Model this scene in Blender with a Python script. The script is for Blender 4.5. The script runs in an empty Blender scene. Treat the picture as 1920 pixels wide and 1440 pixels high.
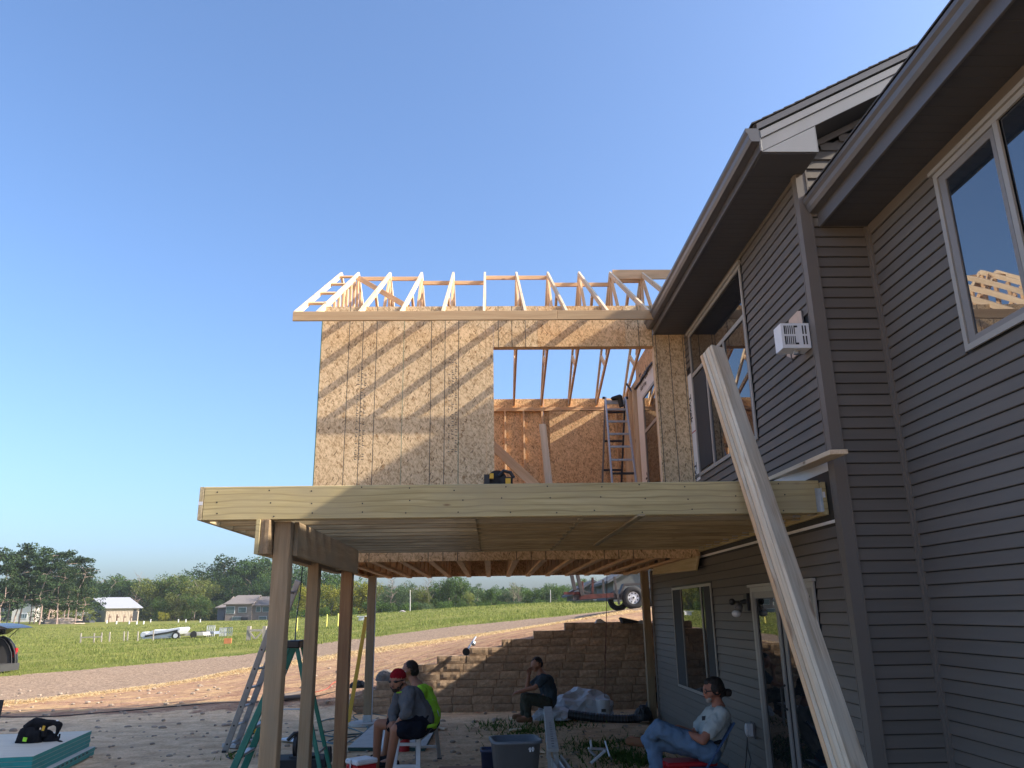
import bpy, bmesh, math, random
import numpy as np
from mathutils import Vector, Matrix

random.seed(11)
rng = np.random.default_rng(5)
scene = bpy.context.scene
COL = scene.collection
H = 1.88                       # eye height above the patio

# ------------------------------------------------------------------ camera
F = 1460.0
P_, Y_, R_ = [math.radians(a) for a in (16.36, -1.74, -0.885)]
FW = Vector((-math.sin(Y_) * math.cos(P_), math.cos(Y_) * math.cos(P_), math.sin(P_)))
_rt = Vector((math.cos(Y_), math.sin(Y_), 0)); _up = _rt.cross(FW)
RT = _rt * math.cos(R_) + _up * math.sin(R_)
UP = -_rt * math.sin(R_) + _up * math.cos(R_)
cam = bpy.data.cameras.new("camera")
cam.sensor_width = 36; cam.lens = 36 * F / 1920
cam.clip_start = 0.1; cam.clip_end = 5000
camo = bpy.data.objects.new("camera", cam); COL.objects.link(camo)
camo.matrix_world = Matrix(((RT.x, UP.x, -FW.x, 0), (RT.y, UP.y, -FW.y, 0), (RT.z, UP.z, -FW.z, H), (0, 0, 0, 1)))
scene.camera = camo

# ------------------------------------------------------------------ light
SUN = Vector((5.0, -1.0, 3.2)).normalized()
w = bpy.data.worlds.new("World"); scene.world = w; w.use_nodes = True
nt = w.node_tree; nt.nodes.clear()
sky = nt.nodes.new("ShaderNodeTexSky"); sky.sky_type = 'NISHITA'; sky.sun_disc = False
sky.sun_elevation = math.asin(SUN.z)
sky.sun_rotation = math.atan2(SUN.x, SUN.y)
sky.altitude = 200; sky.air_density = 1.0; sky.dust_density = 3.7; sky.ozone_density = 6.0
bg = nt.nodes.new("ShaderNodeBackground"); bg.inputs[1].default_value = 0.15
ow = nt.nodes.new("ShaderNodeOutputWorld")
nt.links.new(sky.outputs[0], bg.inputs[0]); nt.links.new(bg.outputs[0], ow.inputs[0])
sl = bpy.data.lights.new("sun", 'SUN'); sl.energy = 4.6; sl.angle = math.radians(0.55); sl.color = (1.0, 0.90, 0.76)
so = bpy.data.objects.new("sun", sl); COL.objects.link(so)
so.rotation_euler = SUN.to_track_quat('Z', 'Y').to_euler(); so.location = SUN * 60
scene.view_settings.view_transform = 'Standard'; scene.view_settings.look = 'None'
scene.view_settings.exposure = 1.12
scene.view_settings.use_curve_mapping = False
scene.render.engine = 'CYCLES'
try:
    scene.cycles.use_denoising = True
    scene.cycles.max_bounces = 8; scene.cycles.volume_bounces = 0
    scene.cycles.transparent_max_bounces = 12
    scene.cycles.caustics_reflective = False; scene.cycles.caustics_refractive = False
except Exception:
    pass

# ------------------------------------------------------------------ rays: pixel of the photograph -> point of the place
def ray(px, py): return (px - 960) * RT + (720 - py) * UP + F * FW
def atY(px, py, Y): d = ray(px, py); q = d * (Y / d.y); return Vector((q.x, q.y, q.z + H))
def atX(px, py, X): d = ray(px, py); q = d * (X / d.x); return Vector((q.x, q.y, q.z + H))
def atZ(px, py, z): d = ray(px, py); q = d * ((z - H) / d.z); return Vector((q.x, q.y, z))

# ------------------------------------------------------------------ objects
WM = {}
def setm(o, M, parent=None):
    WM[o.name] = M
    if parent is not None:
        o.parent = parent
        o.matrix_basis = WM[parent.name].inverted() @ M
    else:
        o.matrix_basis = M
def tag(o, label=None, cat=None, group=None, kind=None):
    if label: o['label'] = label
    if cat: o['category'] = cat
    if group: o['group'] = group
    if kind: o['kind'] = kind
    return o
def thing(name, loc, label, cat, group=None, rz=0.0):
    o = bpy.data.objects.new(name, None); COL.objects.link(o); o.empty_display_size = 0.2
    setm(o, Matrix.Translation(Vector(loc)) @ Matrix.Rotation(rz, 4, 'Z'))
    return tag(o, label, cat, group)
def put(name, mesh, M, parent=None, mat=None):
    if mat is not None and len(mesh.materials) == 0: mesh.materials.append(mat)
    o = bpy.data.objects.new(name, mesh); COL.objects.link(o)
    setm(o, M, parent)
    return o
def tree_of(o):
    out = [o]
    for c in o.children: out += tree_of(c)
    return out
def copy_tree(o, parent=None, M=None):
    c = o.copy(); COL.objects.link(c)
    if parent is not None: c.parent = parent
    if M is not None: c.matrix_basis = M; WM[c.name] = M
    for ch in list(o.children): copy_tree(ch, c)
    return c

_cache = {}
def cbox(sx, sy, sz, ch, mat):
    key = (round(sx, 4), round(sy, 4), round(sz, 4), ch, mat.name)
    if key in _cache: return _cache[key]
    bm = bmesh.new(); bmesh.ops.create_cube(bm, size=1)
    bmesh.ops.scale(bm, vec=(sx, sy, sz), verts=bm.verts)
    if ch > 0:
        bmesh.ops.bevel(bm, geom=list(bm.edges), offset=min(ch, sx / 3, sy / 3, sz / 3), segments=1, affect='EDGES', profile=0.5)
    me = bpy.data.meshes.new("box"); bm.to_mesh(me); bm.free(); me.materials.append(mat)
    _cache[key] = me
    return me
def abox(name, x0, x1, y0, y1, z0, z1, mat, parent=None, along='x', ch=0.003):
    c = Vector(((x0 + x1) / 2, (y0 + y1) / 2, (z0 + z1) / 2)); dx, dy, dz = x1 - x0, y1 - y0, z1 - z0
    if along == 'x': R = Matrix.Identity(4); s = (dx, dy, dz)
    elif along == 'y': R = Matrix(((0, -1, 0, 0), (1, 0, 0, 0), (0, 0, 1, 0), (0, 0, 0, 1))); s = (dy, dx, dz)
    else: R = Matrix(((0, 0, -1, 0), (0, 1, 0, 0), (1, 0, 0, 0), (0, 0, 0, 1))); s = (dz, dy, dx)
    return put(name, cbox(*s, ch, mat), Matrix.Translation(c) @ R, parent)
def frame_of(p0, p1, wdir):
    p0, p1 = Vector(p0), Vector(p1); x = (p1 - p0).normalized(); wd = Vector(wdir)
    z = (wd - x * wd.dot(x)).normalized(); y = z.cross(x)
    c = (p0 + p1) / 2
    return Matrix(((x.x, y.x, z.x, c.x), (x.y, y.y, z.y, c.y), (x.z, y.z, z.z, c.z), (0, 0, 0, 1)))
def board(name, p0, p1, w_, t_, wdir, mat, parent=None, ch=0.003):
    L = (Vector(p1) - Vector(p0)).length
    return put(name, cbox(L, t_, w_, ch, mat), frame_of(p0, p1, wdir), parent)

class MB:
    def __init__(s): s.v = []; s.f = []
    def add(s, vs, fs):
        n = len(s.v); s.v += [tuple(v) for v in vs]; s.f += [tuple(n + i for i in f) for f in fs]; return s
    def box(s, x0, x1, y0, y1, z0, z1):
        return s.add([(x0, y0, z0), (x1, y0, z0), (x1, y1, z0), (x0, y1, z0), (x0, y0, z1), (x1, y0, z1), (x1, y1, z1), (x0, y1, z1)],
              [(0, 3, 2, 1), (4, 5, 6, 7), (0, 1, 5, 4), (1, 2, 6, 5), (2, 3, 7, 6), (3, 0, 4, 7)])
    def bar(s, p0, p1, w_, t_, wdir):
        M = frame_of(p0, p1, wdir); L = (Vector(p1) - Vector(p0)).length / 2
        vs = [M @ Vector((sx * L, sy * t_ / 2, sz * w_ / 2)) for sz in (-1, 1) for sx, sy in ((-1, -1), (1, -1), (1, 1), (-1, 1))]
        return s.add(vs, [(0, 3, 2, 1), (4, 5, 6, 7), (0, 1, 5, 4), (1, 2, 6, 5), (2, 3, 7, 6), (3, 0, 4, 7)])
    def cyl(s, p0, p1, r0, r1=None, n=10, cap=True):
        r1 = r0 if r1 is None else r1
        p0, p1 = Vector(p0), Vector(p1); d = (p1 - p0).normalized()
        a = d.orthogonal().normalized(); b = d.cross(a)
        vs = []
        for p, r in ((p0, r0), (p1, r1)):
            for k in range(n):
                t = 2 * math.pi * k / n; vs.append(p + a * (r * math.cos(t)) + b * (r * math.sin(t)))
        fs = [(k, (k + 1) % n, n + (k + 1) % n, n + k) for k in range(n)]
        if cap: fs += [tuple(reversed(range(n))), tuple(range(n, 2 * n))]
        return s.add(vs, fs)
    def tube(s, pts, r, n=6):
        pts = [Vector(p) for p in pts]; vs = []; a = None
        for i, p in enumerate(pts):
            d = (pts[min(i + 1, len(pts) - 1)] - pts[max(i - 1, 0)])
            d = d.normalized() if d.length > 1e-9 else Vector((1, 0, 0))
            a = d.orthogonal().normalized() if a is None else (a - d * a.dot(d)).normalized()
            b = d.cross(a); rr = r[i] if isinstance(r, (list, tuple)) else r
            for k in range(n):
                t = 2 * math.pi * k / n; vs.append(p + a * (rr * math.cos(t)) + b * (rr * math.sin(t)))
        fs = [(i * n + k, i * n + (k + 1) % n, (i + 1) * n + (k + 1) % n, (i + 1) * n + k) for i in range(len(pts) - 1) for k in range(n)]
        fs += [tuple(reversed(range(n))), tuple(range((len(pts) - 1) * n, len(pts) * n))]
        return s.add(vs, fs)
    def ball(s, c, r, sx=1, sy=1, sz=1, n=10, m=7):
        c = Vector(c); vs = [c + Vector((0, 0, r * sz))]
        for j in range(1, m):
            ph = math.pi * j / m
            for k in range(n):
                t = 2 * math.pi * k / n
                vs.append(c + Vector((r * sx * math.sin(ph) * math.cos(t), r * sy * math.sin(ph) * math.sin(t), r * sz * math.cos(ph))))
        vs.append(c - Vector((0, 0, r * sz)))
        fs = [(0, 1 + k, 1 + (k + 1) % n) for k in range(n)]
        for j in range(m - 2):
            a = 1 + j * n; fs += [(a + k, a + n + k, a + n + (k + 1) % n, a + (k + 1) % n) for k in range(n)]
        a = 1 + (m - 2) * n; fs += [(a + k, len(vs) - 1, a + (k + 1) % n) for k in range(n)]
        return s.add(vs, fs)
    def prism(s, poly, off):
        """poly: list of 3-D points (planar), off: vector"""
        n = len(poly); off = Vector(off)
        vs = [Vector(p) for p in poly] + [Vector(p) + off for p in poly]
        fs = [tuple(reversed(range(n))), tuple(range(n, 2 * n))] + [(k, (k + 1) % n, n + (k + 1) % n, n + k) for k in range(n)]
        return s.add(vs, fs)
    def mesh(s, mat, smooth=False, centre=True, fix=True):
        v = np.array(s.v, float); c = (v.min(0) + v.max(0)) / 2 if centre else np.zeros(3)
        me = bpy.data.meshes.new("m"); me.from_pydata([tuple(x) for x in v - c], [], s.f)
        if fix:
            bm = bmesh.new(); bm.from_mesh(me); bmesh.ops.recalc_face_normals(bm, faces=bm.faces); bm.to_mesh(me); bm.free()
        if smooth:
            me.polygons.foreach_set("use_smooth", [True] * len(me.polygons))
        for m in (mat if isinstance(mat, (list, tuple)) else [mat]): me.materials.append(m)
        me.update()
        return me, Vector(c)
    def build(s, name, mat, parent=None, smooth=False):
        me, c = s.mesh(mat, smooth)
        return put(name, me, Matrix.Translation(c), parent)

# ------------------------------------------------------------------ materials
def _lnk(nt, a, b): nt.links.new(a, b)
def newmat(name):
    m = bpy.data.materials.new(name); m.use_nodes = True; nt = m.node_tree
    return m, nt, nt.nodes["Principled BSDF"]
def N(nt, t, **kw):
    n = nt.nodes.new("ShaderNode" + t)
    for k, v in kw.items(): setattr(n, k, v)
    return n
def ramp(nt, fac, stops):
    r = N(nt, "ValToRGB"); e = r.color_ramp.elements
    while len(e) < len(stops): e.new(0.5)
    for el, (p, c) in zip(e, stops): el.position = p; el.color = (*c, 1)
    _lnk(nt, fac, r.inputs[0]); return r.outputs[0]
def coords(nt, scale=(1, 1, 1), kind="Object", rnd=True, rot=(0, 0, 0)):
    tc = N(nt, "TexCoord"); mp = N(nt, "Mapping"); mp.inputs['Scale'].default_value = scale; mp.inputs['Rotation'].default_value = rot
    src = tc.outputs[kind]
    if rnd:
        oi = N(nt, "ObjectInfo"); mu = N(nt, "Math", operation='MULTIPLY'); mu.inputs[1].default_value = 37.0
        _lnk(nt, oi.outputs['Random'], mu.inputs[0])
        ad = N(nt, "VectorMath", operation='ADD'); _lnk(nt, src, ad.inputs[0]); _lnk(nt, mu.outputs[0], ad.inputs[1]); src = ad.outputs[0]
    _lnk(nt, src, mp.inputs[0]); return mp.outputs[0]
def noise(nt, vec, scale=5, detail=3, rough=0.55, dist=0.0):
    n = N(nt, "TexNoise"); n.inputs['Scale'].default_value = scale; n.inputs['Detail'].default_value = detail
    n.inputs['Roughness'].default_value = rough; n.inputs['Distortion'].default_value = dist
    _lnk(nt, vec, n.inputs['Vector']); return n.outputs[0]
def mixc(nt, fac, a, b, mode='MIX'):
    m = N(nt, "Mix", data_type='RGBA', blend_type=mode)
    for i, v in ((0, fac), (6, a), (7, b)):
        if isinstance(v, (int, float)): m.inputs[i].default_value = v
        elif isinstance(v, (tuple, list)): m.inputs[i].default_value = (*v[:3], 1)
        else: _lnk(nt, v, m.inputs[i])
    return m.outputs[2]
def math_(nt, op, a, b=None, clamp=False):
    m = N(nt, "Math", operation=op, use_clamp=clamp)
    for i, v in ((0, a), (1, b)):
        if v is None: continue
        if isinstance(v, (int, float)): m.inputs[i].default_value = v
        else: _lnk(nt, v, m.inputs[i])
    return m.outputs[0]
def bump(nt, b, h, strength=0.3, dist=0.01):
    n = N(nt, "Bump"); n.inputs['Strength'].default_value = strength; n.inputs['Distance'].default_value = dist
    _lnk(nt, h, n.inputs['Height']); _lnk(nt, n.outputs[0], b.inputs['Normal'])
def plain(name, col, rough=0.6, metal=0.0, var=0.12, scale=6.0, bmp=0.0, spec=0.5, bscale=None):
    m, nt, b = newmat(name)
    v = coords(nt, (1, 1, 1)); n = noise(nt, v, scale, 4)
    c = ramp(nt, n, [(0.25, tuple(x * (1 - var) for x in col)), (0.75, tuple(min(1, x * (1 + var)) for x in col))])
    _lnk(nt, c, b.inputs['Base Color'])
    b.inputs['Roughness'].default_value = rough; b.inputs['Metallic'].default_value = metal; b.inputs['Specular IOR Level'].default_value = spec
    if bmp: bump(nt, b, noise(nt, v, bscale or scale * 4, 4), bmp, 0.01)
    return m
def wood(name, light, dark, knot=(0.16, 0.08, 0.04), grain=1.0, rough=0.7, weather=None, tint=0.10, knots=0.05, cathedral=0.0):
    m, nt, b = newmat(name)
    v = coords(nt, (0.55, 9, 9)); n1 = noise(nt, v, 2.2 * grain, 4, 0.6, 0.6)
    v2 = coords(nt, (1.2, 60, 60)); n2 = noise(nt, v2, 2.5, 3, 0.6)
    n = math_(nt, 'ADD', math_(nt, 'MULTIPLY', n1, 0.62), math_(nt, 'MULTIPLY', n2, 0.38))
    c = ramp(nt, n, [(0.36, dark), (0.5, tuple((a + d) / 2 for a, d in zip(light, dark))), (0.62, light)])
    if cathedral:
        wv = N(nt, "TexWave", wave_type='BANDS', bands_direction='Z'); wv.inputs['Scale'].default_value = 5.5
        wv.inputs['Distortion'].default_value = 5.0; wv.inputs['Detail'].default_value = 1.5; wv.inputs['Detail Scale'].default_value = 0.9
        _lnk(nt, coords(nt, (0.32, 1, 1)), wv.inputs['Vector'])
        wf = ramp(nt, wv.outputs['Fac'], [(0.0, (1, 1, 1)), (0.12, (0.25, 0.25, 0.25)), (0.3, (0, 0, 0))])
        c = mixc(nt, math_(nt, 'MULTIPLY', wf, cathedral), c, tuple(x * 0.72 for x in dark))
    vo = N(nt, "TexVoronoi"); vo.inputs['Scale'].default_value = 1.0; _lnk(nt, coords(nt, (1.7, 5.5, 5.5)), vo.inputs['Vector'])
    kf = ramp(nt, vo.outputs['Distance'], [(0.0, (1, 1, 1)), (knots, (0.9, 0.9, 0.9)), (knots * 2.1 + 0.01, (0, 0, 0))])
    c = mixc(nt, math_(nt, 'MULTIPLY', kf, 0.75), c, knot)
    oi = N(nt, "ObjectInfo")
    hv = N(nt, "HueSaturation"); _lnk(nt, c, hv.inputs['Color'])
    mr = N(nt, "MapRange"); mr.inputs[3].default_value = 1 - tint; mr.inputs[4].default_value = 1 + tint; _lnk(nt, oi.outputs['Random'], mr.inputs[0])
    _lnk(nt, mr.outputs[0], hv.inputs['Value'])
    c = hv.outputs[0]
    if weather:
        wn = noise(nt, coords(nt, (1, 3, 3)), 1.6, 4)
        c = mixc(nt, ramp(nt, wn, [(0.42, (0, 0, 0)), (0.68, (0.85, 0.85, 0.85))]), c, weather)
    _lnk(nt, c, b.inputs['Base Color']); b.inputs['Roughness'].default_value = rough; b.inputs['Specular IOR Level'].default_value = 0.25
    bump(nt, b, n, 0.35, 0.004)
    return m
def osb(name, a, mid, d, lines=True, dirt=0.0):
    m, nt, b = newmat(name)
    outs = []
    for i, (ang, sc) in enumerate(((0.5, (66, 66, 19)), (-0.45, (74, 74, 21)), (1.25, (56, 56, 17)))):
        v = coords(nt, (1, 1, 1), rot=(0, ang, 0)); nn = N(nt, "TexNoise"); nn.inputs['Scale'].default_value = 6
        _lnk(nt, v, nn.inputs['Vector'])
        vm = N(nt, "VectorMath", operation='SCALE'); vm.inputs['Scale'].default_value = 0.05; _lnk(nt, nn.outputs['Color'], vm.inputs[0])
        va = N(nt, "VectorMath", operation='ADD'); _lnk(nt, v, va.inputs[0]); _lnk(nt, vm.outputs[0], va.inputs[1])
        mp = N(nt, "Mapping"); mp.inputs['Scale'].default_value = sc; _lnk(nt, va.outputs[0], mp.inputs[0])
        vo = N(nt, "TexVoronoi"); vo.inputs['Scale'].default_value = 1.0; _lnk(nt, mp.outputs[0], vo.inputs['Vector'])
        sp = N(nt, "SeparateColor"); _lnk(nt, vo.outputs['Color'], sp.inputs[0]); outs.append((sp.outputs[0], vo.outputs['Distance'], sp.outputs[1]))
    f = math_(nt, 'ADD', math_(nt, 'MULTIPLY', outs[0][0], 0.4), math_(nt, 'ADD', math_(nt, 'MULTIPLY', outs[1][0], 0.33), math_(nt, 'MULTIPLY', outs[2][0], 0.27)))
    c = ramp(nt, f, [(0.10, d), (0.22, tuple((x + y) / 2 for x, y in zip(mid, d))), (0.40, mid), (0.62, a), (0.9, tuple(min(1, x * 1.12) for x in a))])
    dk = ramp(nt, outs[1][2], [(0.0, (0.8, 0.8, 0.8)), (0.018, (0.7, 0.7, 0.7)), (0.026, (0, 0, 0))])
    c = mixc(nt, dk, c, tuple(x * 0.45 for x in d))
    oi = N(nt, "ObjectInfo"); hv = N(nt, "HueSaturation"); _lnk(nt, c, hv.inputs['Color']); mr = N(nt, "MapRange"); mr.inputs[3].default_value = 0.92; mr.inputs[4].default_value = 1.07; _lnk(nt, oi.outputs['Random'], mr.inputs[0]); _lnk(nt, mr.outputs[0], hv.inputs['Value']); c = hv.outputs[0]
    big = noise(nt, coords(nt, (1, 1, 0.6)), 1.3, 3)
    c = mixc(nt, 0.5, c, ramp(nt, big, [(0.3, (0.74, 0.72, 0.70)), (0.7, (1.1, 1.1, 1.1))]), 'MULTIPLY')
    if lines:
        tc = N(nt, "TexCoord"); sx = N(nt, "SeparateXYZ"); _lnk(nt, tc.outputs['Object'], sx.inputs[0])
        acc = None
        for k in (0.406, 0.61, 0.813):
            dd = math_(nt, 'ABSOLUTE', math_(nt, 'SUBTRACT', sx.outputs[0], k))
            ff = math_(nt, 'LESS_THAN', dd, 0.0055)
            acc = ff if acc is None else math_(nt, 'MAXIMUM', acc, ff)
        c = mixc(nt, math_(nt, 'MULTIPLY', acc, 0.9), c, (0.05, 0.055, 0.05))
    _lnk(nt, c, b.inputs['Base Color']); b.inputs['Roughness'].default_value = 0.72; b.inputs['Specular IOR Level'].default_value = 0.25
    bump(nt, b, math_(nt, 'ADD', outs[0][1], f), 0.25, 0.004)
    return m
def glass(name, ior=1.9, tint=(0.012, 0.014, 0.016), rough=0.012, wav=0.0):
    m, nt, b = newmat(name)
    b.inputs['Base Color'].default_value = (*tint, 1); b.inputs['Roughness'].default_value = rough; b.inputs['IOR'].default_value = ior
    if wav: bump(nt, b, noise(nt, coords(nt, (1, 1, 1)), 1.6, 1), wav, 0.02)
    return m
def emis(name, col, s):
    m, nt, b = newmat(name); b.inputs['Emission Color'].default_value = (*col, 1); b.inputs['Emission Strength'].default_value = s; return m

M = {}
def siding_mat():
    m, nt, b = newmat('vinyl_siding'); v = coords(nt, (0.5, 1, 6)); n = noise(nt, v, 2.2, 4)
    c = ramp(nt, n, [(0.25, (0.136, 0.119, 0.102)), (0.75, (0.158, 0.139, 0.119))])
    oi = N(nt, "ObjectInfo"); hv = N(nt, "HueSaturation"); _lnk(nt, c, hv.inputs['Color'])
    mr = N(nt, "MapRange"); mr.inputs[3].default_value = 0.93; mr.inputs[4].default_value = 1.06; _lnk(nt, oi.outputs['Random'], mr.inputs[0]); _lnk(nt, mr.outputs[0], hv.inputs['Value'])
    _lnk(nt, hv.outputs[0], b.inputs['Base Color']); b.inputs['Roughness'].default_value = 0.58; b.inputs['Specular IOR Level'].default_value = 0.25
    bump(nt, b, math_(nt, 'ADD', noise(nt, coords(nt, (0.35, 1, 1)), 1.7, 2), math_(nt, 'MULTIPLY', noise(nt, coords(nt, (3, 40, 40)), 4, 3), 0.12)), 0.25, 0.012); return m
M['siding'] = siding_mat()
M['trim'] = plain('vinyl_corner_trim', (0.160, 0.140, 0.121), 0.5, var=0.04, scale=3, spec=0.3)
M['soffit'] = plain('soffit_metal', (0.080, 0.078, 0.08), 0.55, var=0.05, spec=0.25)
M['gutter'] = plain('gutter_metal', (0.105, 0.098, 0.094), 0.38, var=0.06, spec=0.5)
M['fascia'] = plain('fascia_metal', (0.235, 0.23, 0.222), 0.4, var=0.05, spec=0.5)
M['shingle'] = plain('asphalt_shingle', (0.075, 0.07, 0.066), 0.95, var=0.35, scale=40, bmp=0.4)
M['winframe'] = plain('tan_window_vinyl', (0.34, 0.32, 0.285), 0.45, var=0.05)
M['winframe2'] = plain('grey_window_vinyl', (0.22, 0.205, 0.19), 0.45, var=0.05)
M['glass'] = glass('window_glass', 1.75, wav=0.02)
M['glass2'] = glass('coated_glass', 2.6, tint=(0.02, 0.026, 0.034), wav=0.05)
M['screen'] = plain('insect_screen', (0.035, 0.037, 0.04), 0.8, var=0.05)
M['black'] = plain('black_membrane', (0.012, 0.012, 0.013), 0.55, var=0.3, bmp=0.1)
M['treated'] = wood('treated_pine', (0.52, 0.43, 0.225), (0.38, 0.30, 0.14), grain=0.8, tint=0.07, knots=0.03, cathedral=0.75, weather=(0.40, 0.33, 0.19))
M['joist'] = wood('treated_joist', (0.46, 0.385, 0.24), (0.24, 0.185, 0.105), grain=0.8, tint=0.16, knots=0.03)
M['post'] = wood('treated_post', (0.38, 0.27, 0.16), (0.25, 0.17, 0.095), grain=1.1, tint=0.06, knots=0.06, weather=(0.26, 0.21, 0.14))
M['spruce'] = wood('spruce_lumber', (0.72, 0.48, 0.28), (0.58, 0.35, 0.18), tint=0.08, knots=0.04)
M['spruce_pale'] = wood('pale_spruce_lumber', (0.72, 0.57, 0.40), (0.56, 0.41, 0.26), tint=0.07, knots=0.045)
M['leanwood'] = wood('planed_spruce', (0.78, 0.65, 0.48), (0.50, 0.365, 0.23), knot=(0.26, 0.14, 0.07), tint=0.10, knots=0.085, cathedral=0.35, weather=(0.66, 0.58, 0.45))
M['fasciawood'] = wood('fascia_lumber', (0.50, 0.35, 0.20), (0.40, 0.26, 0.14), tint=0.05, knots=0.04)
M['osb'] = osb('osb_sheathing', (0.76, 0.56, 0.335), (0.61, 0.425, 0.235), (0.33, 0.19, 0.085))
M['osb_in'] = osb('osb_sheathing_back', (0.78, 0.52, 0.28), (0.62, 0.385, 0.19), (0.36, 0.19, 0.08), lines=False)
M['greenedge'] = plain('green_edge_sealer', (0.09, 0.19, 0.12), 0.7)
M['print'] = plain('ink_print', (0.09, 0.08, 0.065), 0.8)
M['ink'] = plain('black_ink', (0.03, 0.03, 0.035), 0.7)
M['redink'] = plain('red_ink', (0.45, 0.04, 0.04), 0.7)
M['wrap'] = plain('house_wrap', (0.72, 0.70, 0.68), 0.6, var=0.04, bmp=0.12, bscale=9)
M['alu'] = plain('aluminium', (0.42, 0.43, 0.45), 0.42, metal=0.75, var=0.12, scale=14)
M['steel'] = plain('galvanised_steel', (0.45, 0.48, 0.50), 0.4, metal=0.7, var=0.15, scale=25)
M['greenfib'] = plain('green_fibreglass', (0.012, 0.15, 0.105), 0.5, var=0.12, scale=9)
M['blackpl'] = plain('black_plastic', (0.015, 0.015, 0.016), 0.5, var=0.2)
M['darkrub'] = plain('dark_rubber', (0.022, 0.022, 0.023), 0.85, var=0.2)
M['white'] = plain('white_enamel', (0.74, 0.75, 0.76), 0.4, var=0.04)
M['whitepl'] = plain('white_plastic', (0.60, 0.61, 0.63), 0.45, var=0.06)
M['red'] = plain('red_plastic', (0.42, 0.010, 0.016), 0.4, var=0.06)
M['blue'] = plain('blue_plastic', (0.03, 0.075, 0.17), 0.45, var=0.06)
M['yellow'] = plain('yellow_plastic', (0.62, 0.36, 0.02), 0.45, var=0.06)
M['orange'] = plain('orange_board', (0.55, 0.20, 0.08), 0.8, var=0.15)
M['teal'] = plain('teal_foam_edge', (0.008, 0.215, 0.205), 0.55, var=0.12, scale=12)
M['concrete'] = plain('concrete', (0.42, 0.40, 0.37), 0.9, var=0.15, scale=9, bmp=0.15)
M['board_grey'] = plain('weathered_sheet', (0.44, 0.42, 0.39), 0.85, var=0.14, scale=5, bmp=0.08)
M['ply'] = wood('plywood_face', (0.58, 0.52, 0.42), (0.48, 0.42, 0.33), tint=0.04, knots=0.03)

def block_mat():
    m, nt, b = newmat('split_face_block')
    v = coords(nt); n = noise(nt, v, 14, 6, 0.7); n2 = noise(nt, v, 2.2, 2)
    c = ramp(nt, n, [(0.3, (0.25, 0.17, 0.11)), (0.55, (0.40, 0.285, 0.19)), (0.75, (0.54, 0.41, 0.285))])
    oi = N(nt, "ObjectInfo"); hv = N(nt, "HueSaturation"); _lnk(nt, c, hv.inputs['Color'])
    mr = N(nt, "MapRange"); mr.inputs[3].default_value = 0.82; mr.inputs[4].default_value = 1.14; _lnk(nt, oi.outputs['Random'], mr.inputs[0]); _lnk(nt, mr.outputs[0], hv.inputs['Value'])
    _lnk(nt, hv.outputs[0], b.inputs['Base Color']); b.inputs['Roughness'].default_value = 0.95; b.inputs['Specular IOR Level'].default_value = 0.15
    bump(nt, b, n, 0.5, 0.012); return m
M['block'] = block_mat()

# ------------------------------------------------------------------ terrain
WY = 17.20                                            # front face of the block wall
def roadlo(x):
    return np.interp(x, [-30, -11.5, -9.5, -8.6, -7.2, -5.2, -1.2, 2.2, 12, 60], [10, 20.6, 25.5, 28, 29, 29.5, 29, 27, 24.5, 12])
def roadhi(x):
    return np.interp(x, [-40, -17, -14.5, -11.5, -9.5, -7, -1.6, 2.9, 12, 60], [17, 28.5, 33, 36, 37, 37.5, 37, 34, 31, 16])
_ctl = []
for X in (-30, -20, -14, -10, -7.5):
    for Y in (0, 6, 11, 15): _ctl.append((X, Y, 0.0))
for X in (-5, -3): _ctl += [(X, 6, 0.0), (X, 12, 0.0)]
_ctl += [(-5.0, 15.8, 0.0), (-3.6, 16.4, 0.02)]
_tops = [(640, 1318), (657, 1303), (680, 1288), (706, 1272.5), (731, 1258), (757, 1243), (819, 1226.5), (879, 1212), (940.6, 1197.7), (1001, 1183.3), (1060, 1168)]
for i, (a, b) in enumerate(_tops):
    q = atY(a, b, WY)
    if i in (1, 3, 5, 6, 7, 8, 9, 10): _ctl.append((q.x + 0.15, WY + 0.5, q.z - 0.11))
_ctl += [(3.5, 17.8, 1.66), (6, 18, 1.7), (10, 17, 1.8)]
for a, b, Y in [(0, 1317, 20.6), (0, 1270, 28.5), (320, 1281, 25.5), (320, 1245, 33), (497, 1252, 28), (499, 1225, 36), (597, 1235, 29), (595, 1208, 37),
                (480, 1308, 18.2), (600, 1300, 18.0), (170, 1335, 17.9), (700, 1217, 29.5), (700, 1194, 37.5), (908, 1188, 29), (908, 1167, 37), (1096, 1161, 27), (1096, 1150, 34),
                (700, 1154.6, 75), (908, 1142, 62), (1000, 1138.5, 58), (1096, 1136, 55), (1190, 1135, 52), (1180, 1141.5, 27.7), (560, 1160, 95), (200, 1200, 62), (60, 1205, 60), (400, 1196, 66),
                (300, 1170, 120), (100, 1171, 115), (10, 1173, 110), (480, 1166, 125)]:
    q = atY(a, b, Y); _ctl.append((q.x, q.y, q.z))
for X, Y, z in [(-150, 60, 0.8), (-150, 150, 1.6), (-80, 160, 1.4), (-40, 175, 1.5), (0, 160, 2.0), (60, 150, 2.2), (60, 60, 2.3), (30, 30, 2.0), (-80, 20, 0.2), (-80, 60, .6), (0, 260, 1.8), (-160, 260, 1.8), (160, 260, 2.2), (160, 60, 2.4), (60, 0, 0.5), (-160, 0, 0.2), (160, -30, 1), (-160, -60, 0), (0, -60, 0.0)]:
    _ctl.append((X, Y, z))
_c = np.array(_ctl, float)
def _phi(d2): return 0.5 * d2 * np.log(d2 + 1e-9)
_n = len(_c); _d2 = ((_c[:, None, :2] - _c[None, :, :2]) ** 2).sum(-1)
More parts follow.
